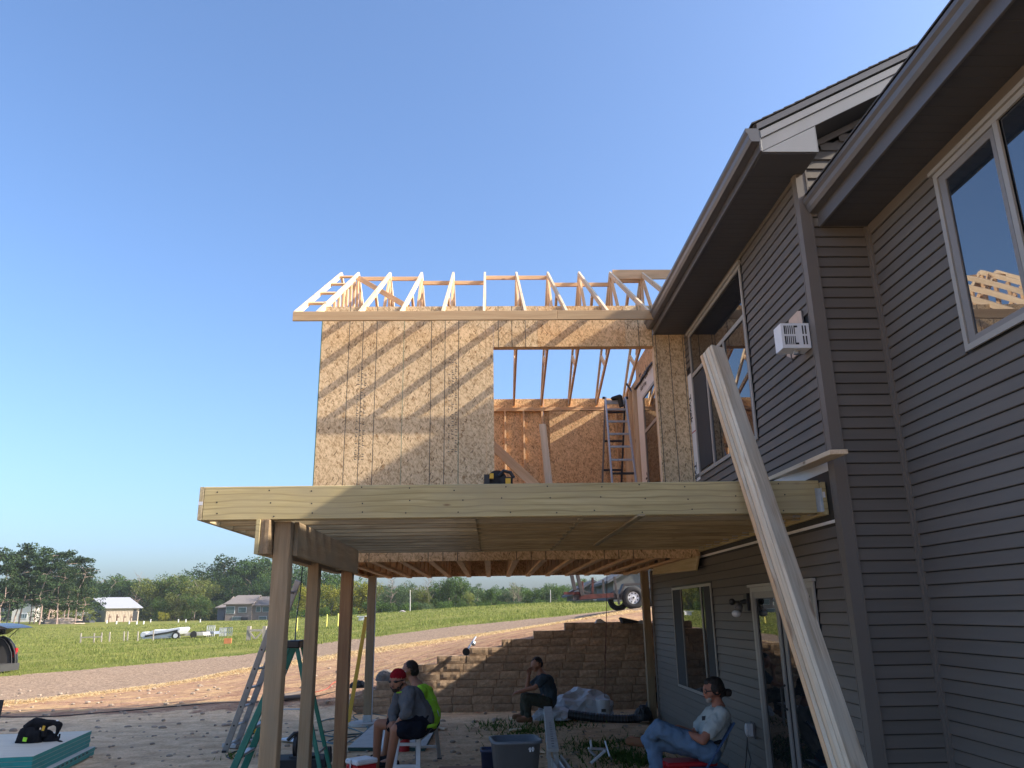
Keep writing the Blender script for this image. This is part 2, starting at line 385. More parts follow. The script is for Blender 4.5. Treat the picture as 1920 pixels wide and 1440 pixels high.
_A = np.zeros((_n + 3, _n + 3)); _A[:_n, :_n] = _phi(_d2) + np.eye(_n) * 2.0
_A[:_n, _n] = 1; _A[:_n, _n + 1:] = _c[:, :2]; _A[_n, :_n] = 1; _A[_n + 1:, :_n] = _c[:, :2].T
_w = np.linalg.solve(_A, np.concatenate([_c[:, 2], np.zeros(3)]))
def _ss(a, b, x): t = np.clip((x - a) / (b - a), 0, 1); return t * t * (3 - 2 * t)
def height(x, y):
    x = np.atleast_1d(np.asarray(x, float)); y = np.atleast_1d(np.asarray(y, float)); sh = np.broadcast(x, y).shape
    x = np.broadcast_to(x, sh).ravel(); y = np.broadcast_to(y, sh).ravel()
    xc, yc = np.clip(x, -160, 160), np.clip(y, -60, 260)
    out = np.empty(len(x))
    for k in range(0, len(x), 20000):
        s = slice(k, k + 20000); d2 = (xc[s, None] - _c[None, :, 0]) ** 2 + (yc[s, None] - _c[None, :, 1]) ** 2
        out[s] = _phi(d2) @ _w[:_n] + _w[_n] + xc[s] * _w[_n + 1] + yc[s] * _w[_n + 2]
    near = 1 - _ss(13.5, 17.3, y)                      # flat work yard in front of the slope
    out = out * (1 - near)
    infront = (y < WY + 0.12) & (x > -3.0)
    f = _ss(-3.0, -2.7, x)
    out = np.where(y < WY + 0.12, out * (1 - f), out)
    out = out - 0.06 * _ss(14.0, 17.0, y) * (y < WY + 0.12) * (x > -4)
    return out.reshape(sh)
def hz(x, y): return float(height(x, y)[0])

def axis_vals(lo, hi, step, far0, far1, extra=()):
    v = list(np.arange(lo, hi + 1e-6, step)); s = step; x = hi
    while x < far1: s *= 1.13; x += s; v.append(x)
    s = step; x = lo
    while x > far0: s *= 1.13; x -= s; v.append(x)
    return np.array(sorted(set(np.round(list(v) + list(extra), 4))))
xs = axis_vals(-24, 8, 0.25, -1500, 1500); ys = axis_vals(4, 44, 0.25, -400, 2500, (WY + 0.10, WY + 0.14))
GX, GY = np.meshgrid(xs, ys); GZ = height(GX, GY)
GZ += 0.012 * np.sin(GX * 2.3 + 1.3 * np.sin(GY * 1.7)) * np.cos(GY * 1.9) * (GY > 4) * (GY < 60)
nx, ny = len(xs), len(ys)
verts = np.stack([GX.ravel(), GY.ravel(), GZ.ravel()], 1)
idx = np.arange(nx * ny).reshape(ny, nx)
quads = np.stack([idx[:-1, :-1].ravel(), idx[:-1, 1:].ravel(), idx[1:, 1:].ravel(), idx[1:, :-1].ravel()], 1)
me = bpy.data.meshes.new("ground"); me.from_pydata(verts.tolist(), [], quads.tolist())
me.polygons.foreach_set("use_smooth", [True] * len(me.polygons))
lo = roadlo(verts[:, 0]); hi = roadhi(verts[:, 0]); yy = verts[:, 1]; xx = verts[:, 0]
at = me.color_attributes.new("zone", 'FLOAT_COLOR', 'POINT')
def sm(a, b, x): return _ss(a, b, x)
g = sm(-0.45, 0.45, yy - hi); r_ = sm(-0.35, 0.35, yy - lo) * (1 - g); st = np.exp(-((yy - (lo - 1.0)) / 1.1) ** 2) * (1 - g)
red = sm(16.0, 18.5, yy) * (1 - g) * (1 - r_)
cols = np.stack([g, r_, st, red], 1).astype(np.float32); at.data.foreach_set("color", cols.ravel())
m, nt, b = newmat('earth_and_turf')
geo = N(nt, "NewGeometry"); pos = geo.outputs['Position']
za = N(nt, "Attribute", attribute_name="zone"); sp = N(nt, "SeparateColor"); _lnk(nt, za.outputs['Color'], sp.inputs[0])
def nz(sc, d=4, r=0.6, s3=(1, 1, 1)):
    mp = N(nt, "Mapping"); mp.inputs['Scale'].default_value = s3; _lnk(nt, pos, mp.inputs[0]); return noise(nt, mp.outputs[0], sc, d, r)
fine, mid, big = nz(22, 5, 0.7), nz(3.2, 5, 0.65, (0.85, 1.15, 1)), nz(0.45, 4)
sand = mixc(nt, ramp(nt, mid, [(0.36, (0, 0, 0)), (0.62, (1, 1, 1))]), (0.56, 0.37, 0.215), (0.78, 0.555, 0.345))
sand = mixc(nt, 0.75, sand, ramp(nt, fine, [(0.32, (0.62, 0.60, 0.58)), (0.62, (1.12, 1.12, 1.12))]), 'MULTIPLY')
sand = mixc(nt, ramp(nt, nz(1.1, 3), [(0.5, (0, 0, 0)), (0.72, (0.6, 0.6, 0.6))]), sand, (0.38, 0.255, 0.16))
clay = mixc(nt, ramp(nt, mid, [(0.38, (0, 0, 0)), (0.6, (1, 1, 1))]), (0.26, 0.14, 0.09), (0.42, 0.26, 0.165))
clay = mixc(nt, 0.7, clay, ramp(nt, fine, [(0.3, (0.6, 0.58, 0.55)), (0.65, (1.15, 1.15, 1.15))]), 'MULTIPLY')
strawc = mixc(nt, ramp(nt, nz(9, 5, 0.75, (0.6, 2.2, 1)), [(0.4, (0, 0, 0)), (0.62, (1, 1, 1))]), (0.38, 0.225, 0.11), (0.62, 0.44, 0.22))
grav = mixc(nt, ramp(nt, nz(11, 6, 0.85), [(0.40, (0, 0, 0)), (0.6, (1, 1, 1))]), (0.15, 0.098, 0.065), (0.39, 0.285, 0.20))
gr1 = mixc(nt, ramp(nt, nz(0.16, 5, 0.65, (1, 2.5, 1)), [(0.35, (0, 0, 0)), (0.62, (1, 1, 1))]), (0.11, 0.135, 0.026), (0.22, 0.21, 0.06))
gr1 = mixc(nt, 0.6, gr1, ramp(nt, nz(5, 6, 0.8, (1, 1.6, 1)), [(0.3, (0.5, 0.55, 0.45)), (0.66, (1.25, 1.2, 1.1))]), 'MULTIPLY')
edge = math_(nt, 'MULTIPLY', math_(nt, 'SUBTRACT', nz(1.8, 5, 0.75), 0.5), 1.3)
def msk(ch, k=1.0):
    s = math_(nt, 'ADD', ch, math_(nt, 'MULTIPLY', edge, k)); return ramp(nt, s, [(0.42, (0, 0, 0)), (0.56, (1, 1, 1))])
c = mixc(nt, msk(za.outputs['Alpha'], 0.9), sand, clay)
c = mixc(nt, msk(math_(nt, 'MULTIPLY', sp.outputs[2], 0.86), 1.2), c, strawc)
sg = ramp(nt, math_(nt, 'ADD', math_(nt, 'MULTIPLY', za.outputs['Alpha'], 0.3), math_(nt, 'MULTIPLY', nz(1.3, 5, 0.8, (0.5, 1.8, 1)), 0.7)), [(0.62, (0, 0, 0)), (0.72, (0.8, 0.8, 0.8))])
c = mixc(nt, sg, c, strawc)
c = mixc(nt, msk(sp.outputs[1], 0.6), c, grav)
c = mixc(nt, msk(sp.outputs[0], 0.7), c, gr1)
_lnk(nt, c, b.inputs['Base Color']); b.inputs['Roughness'].default_value = 0.97; b.inputs['Specular IOR Level'].default_value = 0.1
bump(nt, b, math_(nt, 'ADD', math_(nt, 'MULTIPLY', fine, 0.35), math_(nt, 'ADD', mid, math_(nt, 'MULTIPLY', nz(7, 4), 0.5))), 0.9, 0.07)
me.materials.append(m); M['earth'] = m
ground = put("ground", me, Matrix.Identity(4)); ground['kind'] = 'structure'

# ---- blades, straw and weeds
def stripes_mesh(P, D, hgt, wid, mat, name, lab):
    n = len(P); v = np.empty((n * 3, 3)); side = np.stack([-D[:, 1], D[:, 0], np.zeros(n)], 1)
    v[0::3] = P - side * wid[:, None] / 2; v[1::3] = P + side * wid[:, None] / 2; v[2::3] = P + hgt
    me = bpy.data.meshes.new(name); me.from_pydata(v.tolist(), [], np.arange(n * 3).reshape(n, 3).tolist())
    me.materials.append(mat); o = put(name, me, Matrix.Identity(4)); tag(o, lab, name.replace('_', ' '), kind='stuff'); return o
def leafmat(name, c1, c2, trans=0.35, scale=2.0):
    m, nt, b = newmat(name); geo = N(nt, "NewGeometry")
    n = noise(nt, geo.outputs['Position'], scale, 3)
    r = N(nt, "Math", operation='ADD'); _lnk(nt, math_(nt, 'MULTIPLY', n, 0.6), r.inputs[0]); _lnk(nt, math_(nt, 'MULTIPLY', geo.outputs['Random Per Island'], 0.45), r.inputs[1])
    c = ramp(nt, r.outputs[0], [(0.3, c1), (0.75, c2)])
    oi = N(nt, "ObjectInfo"); hv = N(nt, "HueSaturation"); _lnk(nt, c, hv.inputs['Color'])
    mr = N(nt, "MapRange"); mr.inputs[3].default_value = 0.8; mr.inputs[4].default_value = 1.22; _lnk(nt, oi.outputs['Random'], mr.inputs[0]); _lnk(nt, mr.outputs[0], hv.inputs['Value'])
    _lnk(nt, hv.outputs[0], b.inputs['Base Color']); b.inputs['Roughness'].default_value = 0.8; b.inputs['Specular IOR Level'].default_value = 0.15
    t = N(nt, "BsdfTranslucent"); _lnk(nt, hv.outputs[0], t.inputs[0]); ms = N(nt, "MixShader"); ms.inputs[0].default_value = trans
    out = nt.nodes["Material Output"]; _lnk(nt, b.outputs[0], ms.inputs[1]); _lnk(nt, t.outputs[0], ms.inputs[2]); _lnk(nt, ms.outputs[0], out.inputs[0]); return m
M['blade'] = leafmat('grass_blade', (0.10, 0.145, 0.028), (0.27, 0.275, 0.08), 0.4, 0.5)
M['strawblade'] = leafmat('straw', (0.52, 0.34, 0.16), (0.80, 0.64, 0.36), 0.3, 2)
M['weed'] = leafmat('weed', (0.045, 0.085, 0.018), (0.11, 0.17, 0.035), 0.35, 5)
nb = 90000
Yb = np.exp(rng.uniform(math.log(24), math.log(100), nb)); Xb = rng.uniform(-0.68, 0.26, nb) * Yb
ok = (Yb > roadhi(Xb) + rng.uniform(-0.9, 0.6, nb)) & ~((Xb > 3) & (Yb < 30)); Xb, Yb = Xb[ok], Yb[ok]; n = len(Xb)
P = np.stack([Xb, Yb, height(Xb, Yb) - 0.01], 1); a = rng.uniform(0, 6.28, n); D = np.stack([np.cos(a), np.sin(a)], 1)
hh = rng.uniform(0.05, 0.15, n) * (1 + 0.5 * np.sin(Xb * 0.7) * np.cos(Yb * 0.5)); lean = rng.normal(0, 0.05, (n, 2))
stripes_mesh(P, D, np.stack([lean[:, 0], lean[:, 1], hh], 1), rng.uniform(0.02, 0.05, n) * (Yb / 40).clip(0.6, 2), M['blade'], "grass", "sunlit green grass covering the field beyond the gravel road")
n = 26000
Ys = rng.uniform(0, 1, n); Xs = rng.uniform(-17, 4.5, n); base = roadlo(Xs); Yv = base - rng.gamma(1.6, 0.75, n) + 0.4
keep = (Yv > WY + 0.6); Xs, Yv = Xs[keep], Yv[keep]; n = len(Xs)
P = np.stack([Xs, Yv, height(Xs, Yv) + 0.02], 1); a = rng.uniform(0, 6.28, n); D = np.stack([np.cos(a), np.sin(a)], 1); L = rng.uniform(0.06, 0.2, n)
stripes_mesh(P, D, np.stack([D[:, 0] * L, D[:, 1] * L, rng.uniform(0.0, 0.05, n)], 1), rng.uniform(0.012, 0.03, n), M['strawblade'], "straw", "loose golden straw scattered along the near edge of the gravel road")
wp = []
for px, py, rx, k in [(985, 1372, 1.0, 700), (925, 1362, 0.7, 260), (1050, 1360, 0.9, 260), (1160, 1420, 0.9, 1500), (1190, 1395, 0.5, 500), (1110, 1400, 0.6, 500), (1205, 1430, 0.5, 700), (1375, 1436, 0.25, 260), (1250, 1350, 0.35, 160), (433, 1420, 0.25, 60), (700, 1320, 0.4, 60), (625, 1300, 0.5, 90)]:
    q = atZ(px, py, 0.0)
    k = int(k * .62); a = rng.uniform(0, 6.28, k); rr = rng.normal(0, 0.5, k) * rx; wp.append(np.stack([q.x + rr * np.cos(a), q.y + 1.3 * rr * np.sin(a)], 1))
wp = np.concatenate(wp); wp = wp[(wp[:, 0] < 2.9) & (wp[:, 1] < WY - 0.05)]; n = len(wp)
P = np.stack([wp[:, 0], wp[:, 1], np.zeros(n) - 0.01], 1); a = rng.uniform(0, 6.28, n); D = np.stack([np.cos(a), np.sin(a)], 1)
stripes_mesh(P, D, np.concatenate([rng.normal(0, 0.05, (n, 2)), rng.uniform(0.03, 0.11, (n, 1))], 1), rng.uniform(0.015, 0.035, n), M['weed'], "weeds", "low green weeds growing in patches on the shaded dirt yard")
# clods and stones of the yard
mb = MB(); k = 0
while k < 420:
    px, py = rng.uniform(0, 1230), rng.uniform(1290, 1439); q = atZ(px, py, 0.0)
    if q.y > 26 or q.x > 2.8 or (q.y > WY - 0.1 and q.x > -2.8): continue
    r = rng.uniform(0.012, 0.035) * (1.6 if q.y > 15 else 1); mb.ball((q.x, q.y, hz(q.x, q.y) + r * 0.2), r, rng.uniform(0.8, 1.5), rng.uniform(0.8, 1.4), rng.uniform(0.5, 0.8), 6, 4); k += 1
o = mb.build("dirt_clods", plain('dry_clod', (0.30, 0.235, 0.175), 0.95, var=0.3, scale=3)); tag(o, "small dry clods and stones strewn over the dirt yard", "clods", kind='stuff')

# ------------------------------------------------------------------ retaining wall
rw = thing("retaining_wall", (0.3, WY + 0.12, 0), "stepped tan split face block retaining wall rising towards the house", "retaining wall")
CH = 0.1572
def block_mesh(seed, L=0.41):
    rr = random.Random(seed); bm = bmesh.new(); nxg, nzg = 6, 3; g = {}
    for j in range(nzg + 1):
        for i in range(nxg + 1):
            x = -L / 2 + L * i / nxg; z = CH * 0.955 * j / nzg - CH / 2; e = i in (0, nxg) or j in (0, nzg)
            y = (-0.004 if e else -0.007 - rr.random() * 0.012); g[i, j] = bm.verts.new((x * (0.984 if e else 1), y, z))
    for j in range(nzg):
        for i in range(nxg): bm.faces.new((g[i, j], g[i + 1, j], g[i + 1, j + 1], g[i, j + 1]))
    bk = {}
    ring = [(i, 0) for i in range(nxg + 1)] + [(nxg, j) for j in range(1, nzg + 1)] + [(i, nzg) for i in range(nxg - 1, -1, -1)] + [(0, j) for j in range(nzg - 1, 0, -1)]
    for k in ring: v = g[k].co; bk[k] = bm.verts.new((v.x, 0.24, v.z))
    for a, b_ in zip(ring, ring[1:] + ring[:1]): bm.faces.new((g[a], bk[a], bk[b_], g[b_]))
    bm.faces.new([bk[k] for k in ring]); bmesh.ops.recalc_face_normals(bm, faces=bm.faces)
    me = bpy.data.meshes.new("block"); bm.to_mesh(me); bm.free(); me.materials.append(M['block']); return me
bmesh_v = [block_mesh(i) for i in range(7)]; half_v = [block_mesh(20 + i, 0.205) for i in range(3)]
for k, (px, py) in enumerate(_tops):
    x0 = atY(px, py, WY).x; z = CH * (k + 0.5) - 0.066; y = WY + 0.012 * k
    x = x0
    if k % 2 == 0:
        o = put("block", half_v[k % 3], Matrix.Translation((x + 0.1025, y, z)), rw); x += 0.208
    while x < 3.15:
        jit = Matrix.Rotation(random.uniform(-0.012, 0.012), 4, 'Z')
        put("block", random.choice(bmesh_v), Matrix.Translation((x + 0.205, y + random.uniform(-0.004, 0.004), z)) @ jit, rw); x += 0.4135

# ================================================================== HOUSE
XL, XR, YC, YE = 2.947, 3.557, 6.5, 14.65
house = thing("house", (3.2, 10.0, 0), "dark grey house with vinyl siding, overhanging eaves and large windows on the right", "house")
EXPO = 0.1016
C0 = atY(1640, 1028, YC).z % EXPO
_sid = {}
def siding_mesh(L):
    key = round(L, 3)
    if key in _sid: return _sid[key]
    prof = [(0.0, 0.005), (-0.015, 0.005), (-0.017, 0.010), (-0.0155, 0.016), (-0.0025, EXPO - 0.004), (0.0, EXPO - 0.003)]   # (outwards = -y, z)
    vs = [(-L / 2, y, z) for y, z in prof] + [(L / 2, y, z) for y, z in prof]; n = len(prof)
    fs = [(k, (k + 1) % n, n + (k + 1) % n, n + k) for k in range(n)] + [tuple(range(n)), tuple(range(2 * n - 1, n - 1, -1))]
    me = bpy.data.meshes.new("siding_board"); me.from_pydata(vs, [], fs)
    bm = bmesh.new(); bm.from_mesh(me); bmesh.ops.recalc_face_normals(bm, faces=bm.faces); bm.to_mesh(me); bm.free()
    me.materials.append(M['siding']); _sid[key] = me; return me
def course(a0, a1, z, wall):
    """a0..a1 along the wall"""
    if a1 - a0 < 0.03: return
    me = siding_mesh(a1 - a0); c = (a0 + a1) / 2
    j = random.uniform(-0.0012, 0.0012)
    if wall == 'L': Mx = Matrix(((0, 1, 0, XL + j), (-1, 0, 0, c), (0, 0, 1, z), (0, 0, 0, 1)))
    elif wall == 'R': Mx = Matrix(((0, 1, 0, XR + j), (-1, 0, 0, c), (0, 0, 1, z), (0, 0, 0, 1)))
    else: Mx = Matrix(((1, 0, 0, c), (0, 1, 0, YC + j), (0, 0, 1, z), (0, 0, 0, 1)))
    put("siding_board", me, Mx, house)
def cut(iv, holes, z):
    for (h0, h1, za, zb) in holes:
        if z + EXPO * 0.5 > za and z + EXPO * 0.5 < zb:
            out = []
            for a, b in iv:
                if h1 <= a or h0 >= b: out.append((a, b)); continue
                if h0 > a: out.append((a, h0))
                if h1 < b: out.append((h1, b))
            iv = out
    return iv
LW = (10.60, 12.95, 0.72, 2.24); DR = (7.18, 9.02, 0.0, 2.13); UW = (8.22, 10.72, 3.64, 5.76); BX = (6.60, 7.02, 4.16, 4.53)
z = C0 + EXPO * 0
while z < 5.84:
    if z + EXPO < 2.585:
        for a, b in cut([(6.585, 14.56)], [LW, DR], z):
            if z > 1.9 and b - a > 3:  # visible butt joints between lengths
                mid = a + (b - a) * (0.42 if int(z / EXPO) % 2 else 0.55); course(a, mid - 0.001, z, 'L'); course(mid + 0.001, b, z, 'L')
            else: course(a, b, z, 'L')
    elif z > 3.09:
        for a, b in cut([(6.585, 11.0 if z > 5.2 or z < 3.7 else 8.5)], [UW, BX], z):
            course(a, b, z, 'L')
    if z + EXPO < 5.31:
        course(3.03, 3.515, z, 'F'); course(-3.0, 6.455, z, 'R') if not (z + EXPO / 2 > 3.62 and z < 5.15) else (course(5.40, 6.455, z, 'R'), course(-3.0, 2.9, z, 'R'))
    z += EXPO
z = C0 + EXPO * int((5.30 - C0) / EXPO)
while z < 7.4:
    x0 = max(3.03, 2.95 + (z + 0.05 - 6.02) / 0.52)
    course(x0, 5.7, z, 'F'); z += EXPO
# solid walls behind the boards
MB().box(XL + 0.002, 9.0, YC + 0.002, YE, 0.0, 5.9).build("wall", M['black'], house)
MB().box(XR + 0.002, 9.0, -3.0, YC - 0.0, 0.0, 5.4).build("wall", M['black'], house)
MB().box(XL + 0.004, 9.0, YC + 0.004, YE - 0.01, 5.9, 6.0).build("wall", M['black'], house)
MB().prism([(XL + .004, YC + .004, 6.0), (9.4, YC + .004, 6.0), (9.4, YC + .004, 7.7), (6.2, YC + .004, 7.7)], (0, 0.1, 0)).build("gable_wall", M['siding'], house)
abox("foundation", XL + 0.02, XL + 0.2, YC + .02, YE - .02, -0.05, 0.06, M['concrete'], house, 'y')
# corner posts
t = MB(); t.box(2.925, 2.9475, 6.4785, 6.585, 0.02, 5.86); t.box(2.9475, 3.03, 6.4785, 6.4995, 0.02, 6.0); t.box(2.921, 2.9255, 6.575, 6.588, 0.02, 5.86); t.box(3.02, 3.034, 6.473, 6.479, 0.02, 6.02)
t.build("corner_trim", M['trim'], house)
t = MB(); t.box(3.512, 3.556, 6.478, 6.4995, 0.02, 5.29); t.box(3.532, 3.5565, 6.45, 6.478, 0.02, 5.29); t.build("corner_trim", M['trim'], house)
t = MB(); t.box(2.922, 2.947, 14.56, 14.66, 0.02, 2.58); t.box(2.917, 2.923, 14.555, 14.572, 0.02, 2.58); o = t.build("corner_trim", M['winframe2'], house)
# exposed band behind the deck: black membrane, white wrap
abox("membrane", 2.932, 2.946, 6.587, 14.64, 2.602, 3.02, M['black'], house, 'y', 0.002)
abox("house_wrap_strip", 2.936, 2.9455, 6.587, 8.2, 3.022, 3.15, M['wrap'], house, 'y', 0.001)
abox("house_wrap_strip", 2.931, 2.9455, 6.587, 14.56, 2.575, 2.601, M['wrap'], house, 'y', 0.001)

# --- eave of the projecting wing
for k in range(46):
    y0 = 6.13 + k * 0.1055
    abox("soffit_panel", 2.485, 2.945, y0, y0 + 0.1035, 5.862, 5.874, M['soffit'], house, 'x', 0.002)
abox("fascia_board", 2.462, 2.484, 6.10, 10.97, 5.852, 6.07, M['gutter'], house, 'y')
def gutter(y0, y1, xo, z0, parent):
    prof = [(0.12, 0.0), (0.045, 0.0), (0.028, 0.035), (0.02, 0.075), (0.0, 0.10), (0.0, 0.135), (0.012, 0.135), (0.012, 0.105), (0.03, 0.08), (0.05, 0.012), (0.12, 0.012)]
    g = MB(); n = len(prof); vs = [(xo + a, y0, z0 + b) for a, b in prof] + [(xo + a, y1, z0 + b) for a, b in prof]
    g.add(vs, [(k, k + 1, n + k + 1, n + k) for k in range(n - 1)])
    for y in (y0, y1): g.prism([(xo + a, y, z0 + b) for a, b in prof[:6]] + [(xo + 0.12, y, z0 + 0.135)], (0, 0.002 if y == y0 else -0.002, 0))
    return g.build("gutter", M['gutter'], parent)
gutter(6.075, 10.95, 2.34, 5.935, house)
sl_ = 0.52
def roof_slab(name, xe, ze, xr, y0, y1, parent, th=0.05, mat='shingle'):
    zr = ze + (xr - xe) * sl_
    MB().prism([(xe, y0, ze), (xr, y0, zr), (xr, y0, zr + th), (xe, y0, ze + th)], (0, y1 - y0, 0)).build(name, M[mat], parent)
roof_slab("roof_deck", 2.43, 6.075, 6.2, 6.10, 10.95, house); roof_slab("roof_deck", 2.96, 6.35, 6.2, 10.955, 15.0, house)
MB().prism([(6.2, 6.1, 8.03), (10.2, 6.1, 6.0), (10.2, 6.1, 6.06), (6.2, 6.1, 8.10)], (0, 8.9, 0)).build("roof_deck", M['shingle'], house)
for k in range(36):       # shingle courses, thickness seen at the rake
    a = 2.40 + k * 0.106; za = 6.075 + (a - 2.43) * sl_ + 0.052
    MB().prism([(a, 6.065, za), (a + 0.135, 6.065, za + 0.135 * sl_ - 0.004), (a + 0.135, 6.065, za + 0.135 * sl_ + 0.004), (a, 6.065, za + 0.013)], (0, 4.89, 0)).build("shingle_course", M['shingle'], house)
# rake trim (light metal): upper step, main face, boxed return
def rake(name, dz0, dz1, y0, y1, mat='fascia', x0=2.484, x1=6.2):
    MB().prism([(x0, y0, 5.862 + dz0), (x1, y0, 5.862 + dz0 + (x1 - x0) * sl_), (x1, y0, 5.862 + dz1 + (x1 - x0) * sl_), (x0, y0, 5.862 + dz1)], (0, y1 - y0, 0)).build(name, M[mat], house)
rake("rake_board", 0.0, 0.125, 6.118, 6.135); rake("rake_board", 0.127, 0.20, 6.098, 6.125); rake("rake_drip_edge", 0.2005, 0.262, 6.080, 6.135, 'gutter', 2.45)
MB().prism([(2.486, 6.121, 5.858), (3.0, 6.121, 5.858), (3.0, 6.121, 5.858 + 0.51 * sl_), ], (0, 0.016, 0)).build("eave_return", M['fascia'], house)
MB().prism([(3.002, 6.121, 5.858), (3.002, 6.5, 5.858), (3.002, 6.5, 5.862 + 0.51 * sl_), (3.002, 6.121, 5.862 + 0.51 * sl_)], (0.006, 0, 0)).build("eave_return", M['fascia'], house)
MB().prism([(3.01, 6.137, 5.87 + 0.52 * sl_), (6.2, 6.137, 5.87 + 3.71 * sl_), (6.2, 6.137, 5.885 + 3.71 * sl_), (3.01, 6.137, 5.885 + 0.52 * sl_)], (0, 0.36, 0)).build("rake_soffit", M['soffit'], house)
MB().prism([(3.05, 6.468, 5.80 + 0.55 * sl_), (6.2, 6.468, 5.80 + 3.7 * sl_), (6.2, 6.468, 5.865 + 3.7 * sl_), (3.05, 6.468, 5.865 + 0.55 * sl_)], (0, 0.03, 0)).build("frieze_trim", M['trim'], house)
abox("soffit_panel", 2.486, 3.0, 6.137, 6.499, 5.845, 5.857, M['soffit'], house)

# --- lower eave on the right
for k in range(62):
    y0 = 6.38 - k * 0.1055
    abox("soffit_panel", 3.105, 3.555, y0, y0 + 0.1035, 5.302, 5.314, M['soffit'], house, 'x', 0.002)
abox("fascia_board", 3.08, 3.103, -0.2, 6.472, 5.28, 5.55, M['gutter'], house, 'y')
gutter(-0.2, 6.472, 2.962, 5.425, house)
MB().prism([(3.0, -0.25, 5.555), (9.0, -0.25, 5.555 + 6 * sl_), (9.0, -0.25, 5.61 + 6 * sl_), (3.0, -0.25, 5.61)], (0, 6.72, 0)).build("roof_deck", M['shingle'], house)
MB().prism([(2.985, -0.27, 5.611), (8.9, -0.27, 5.612 + 5.9 * sl_), (8.9, -0.27, 5.63 + 5.9 * sl_), (2.985, -0.27, 5.625)], (0, 6.74, 0)).build("shingle_course", M['shingle'], house)
abox("frieze_trim", 3.537, 3.5555, -0.2, 6.449, 5.20, 5.30, M['trim'], house, 'y')
# unseen masses, invented and shaped to cast the house's shade over the yard
MB().box(7.2, 12.0, 6.4, 14.3, 5.0, 9.0).build("shade_caster_wall", M['siding'], house)
MB().prism([(7.0, 6.3, 9.0), (8.4, 6.3, 10.25), (12.4, 6.3, 9.0)], (0, 8.0, 0)).build("shade_caster_roof", M['shingle'], house)
MB().prism([(8.0, 10.2, 9.2), (8.05, 10.2, 11.7), (8.9, 10.2, 11.7), (9.4, 10.2, 9.2)], (0, 4.1, 0)).build("shade_caster_tower", M['siding'], house)  # tall unseen block added for the far part of the ground shadow

MB().box(3.62, 8.0, 14.67, 17.35, 0.0, 3.35).build("shade_caster_wing", M['siding'], house)  # unseen block added to keep sun off the right of the block wall
# --- windows and sliding door
def wbars(bars, name, mat, parent): 
    g = MB()
    for b in bars: g.box(*b)
    return g.build(name, mat, parent)
def wall_window(X, y0, y1, z0, z1, fw, mull=(), trans=None, frame='winframe', proud=0.03, name="window"):
    t = thing(name, (X, (y0 + y1) / 2, z0), None, None); t.parent = house; t.matrix_basis = WM[house.name].inverted() @ WM[t.name]
    a, b = X - proud, X - 0.0155
    bars = [(a, b, y0, y1, z0, z0 + fw), (a, b, y0, y1, z1 - fw, z1), (a, b, y0, y0 + fw, z0 + fw, z1 - fw), (a, b, y1 - fw, y1, z0 + fw, z1 - fw)]
    if trans: bars.append((a + .003, b, y0 + fw, y1 - fw, trans - fw * 0.6, trans + fw * 0.6))
    zt = trans if trans else z1
    for mpos in mull: bars.append((a + .002, b, mpos - fw * 0.55, mpos + fw * 0.55, z0 + fw, (zt - fw * .6) if trans else z1 - fw))
    wbars(bars, "frame", M[frame], t); return t
# ground-floor window
t = wall_window(XL, 10.62, 12.93, 0.74, 2.22, 0.035, (11.17,))
abox("pane", XL - .012, XL - .008, 11.19, 12.35, 0.775, 2.185, M['glass'], t, 'y', 0)
abox("screen", XL - .022, XL - .012, 12.36, 12.895, 0.775, 2.185, M['screen'], t, 'y', 0)
abox("sash_bar", XL - .026, XL - .009, 12.35, 12.375, 0.775, 2.185, M['winframe2'], t, 'y')
abox("pane", XL - .012, XL - .008, 10.655, 11.15, 0.775, 2.185, M['glass'], t, 'y', 0)
abox("screen", XL - .0225, XL - .0125, 10.655, 11.02, 0.775, 2.185, M['screen'], t, 'y', 0)
# sliding door
t = wall_window(XL, 7.20, 9.0, 0.03, 2.11, 0.05, (), frame='winframe', name="sliding_door")
wbars([(XL - .028, XL - .015, 8.86, 8.95, 0.08, 2.06), (XL - .028, XL - .015, 8.16, 8.24, 0.08, 2.06), (XL - .027, XL - .0155, 8.24, 8.86, 1.99, 2.06), (XL - .027, XL - .0155, 8.24, 8.86, 0.08, 0.17)], "door_panel", M['winframe2'], t)
wbars([(XL - .022, XL - .010, 8.03, 8.11, 0.08, 2.06), (XL - .022, XL - .010, 7.25, 7.33, 0.08, 2.06), (XL - .021, XL - .011, 7.33, 8.03, 1.99, 2.06), (XL - .021, XL - .011, 7.33, 8.03, 0.08, 0.17)], "door_panel", M['winframe2'], t)
abox("pane", XL - .012, XL - .008, 8.24, 8.86, 0.17, 1.99, M['glass'], t, 'y', 0)
abox("pane", XL - .012, XL - .008, 7.33, 8.03, 0.17, 1.99, M['glass'], t, 'y', 0)
g = MB(); g.tube([(XL - .03, 8.19, .92), (XL - .075, 8.19, .95), (XL - .075, 8.19, 1.12), (XL - .03, 8.19, 1.15)], 0.011); g.build("handle", M['blackpl'], t)
g = MB(); g.box(XL - .05, XL - .016, 7.17, 9.03, 2.112, 2.14); g.build("head_flashing", M['winframe'], t)
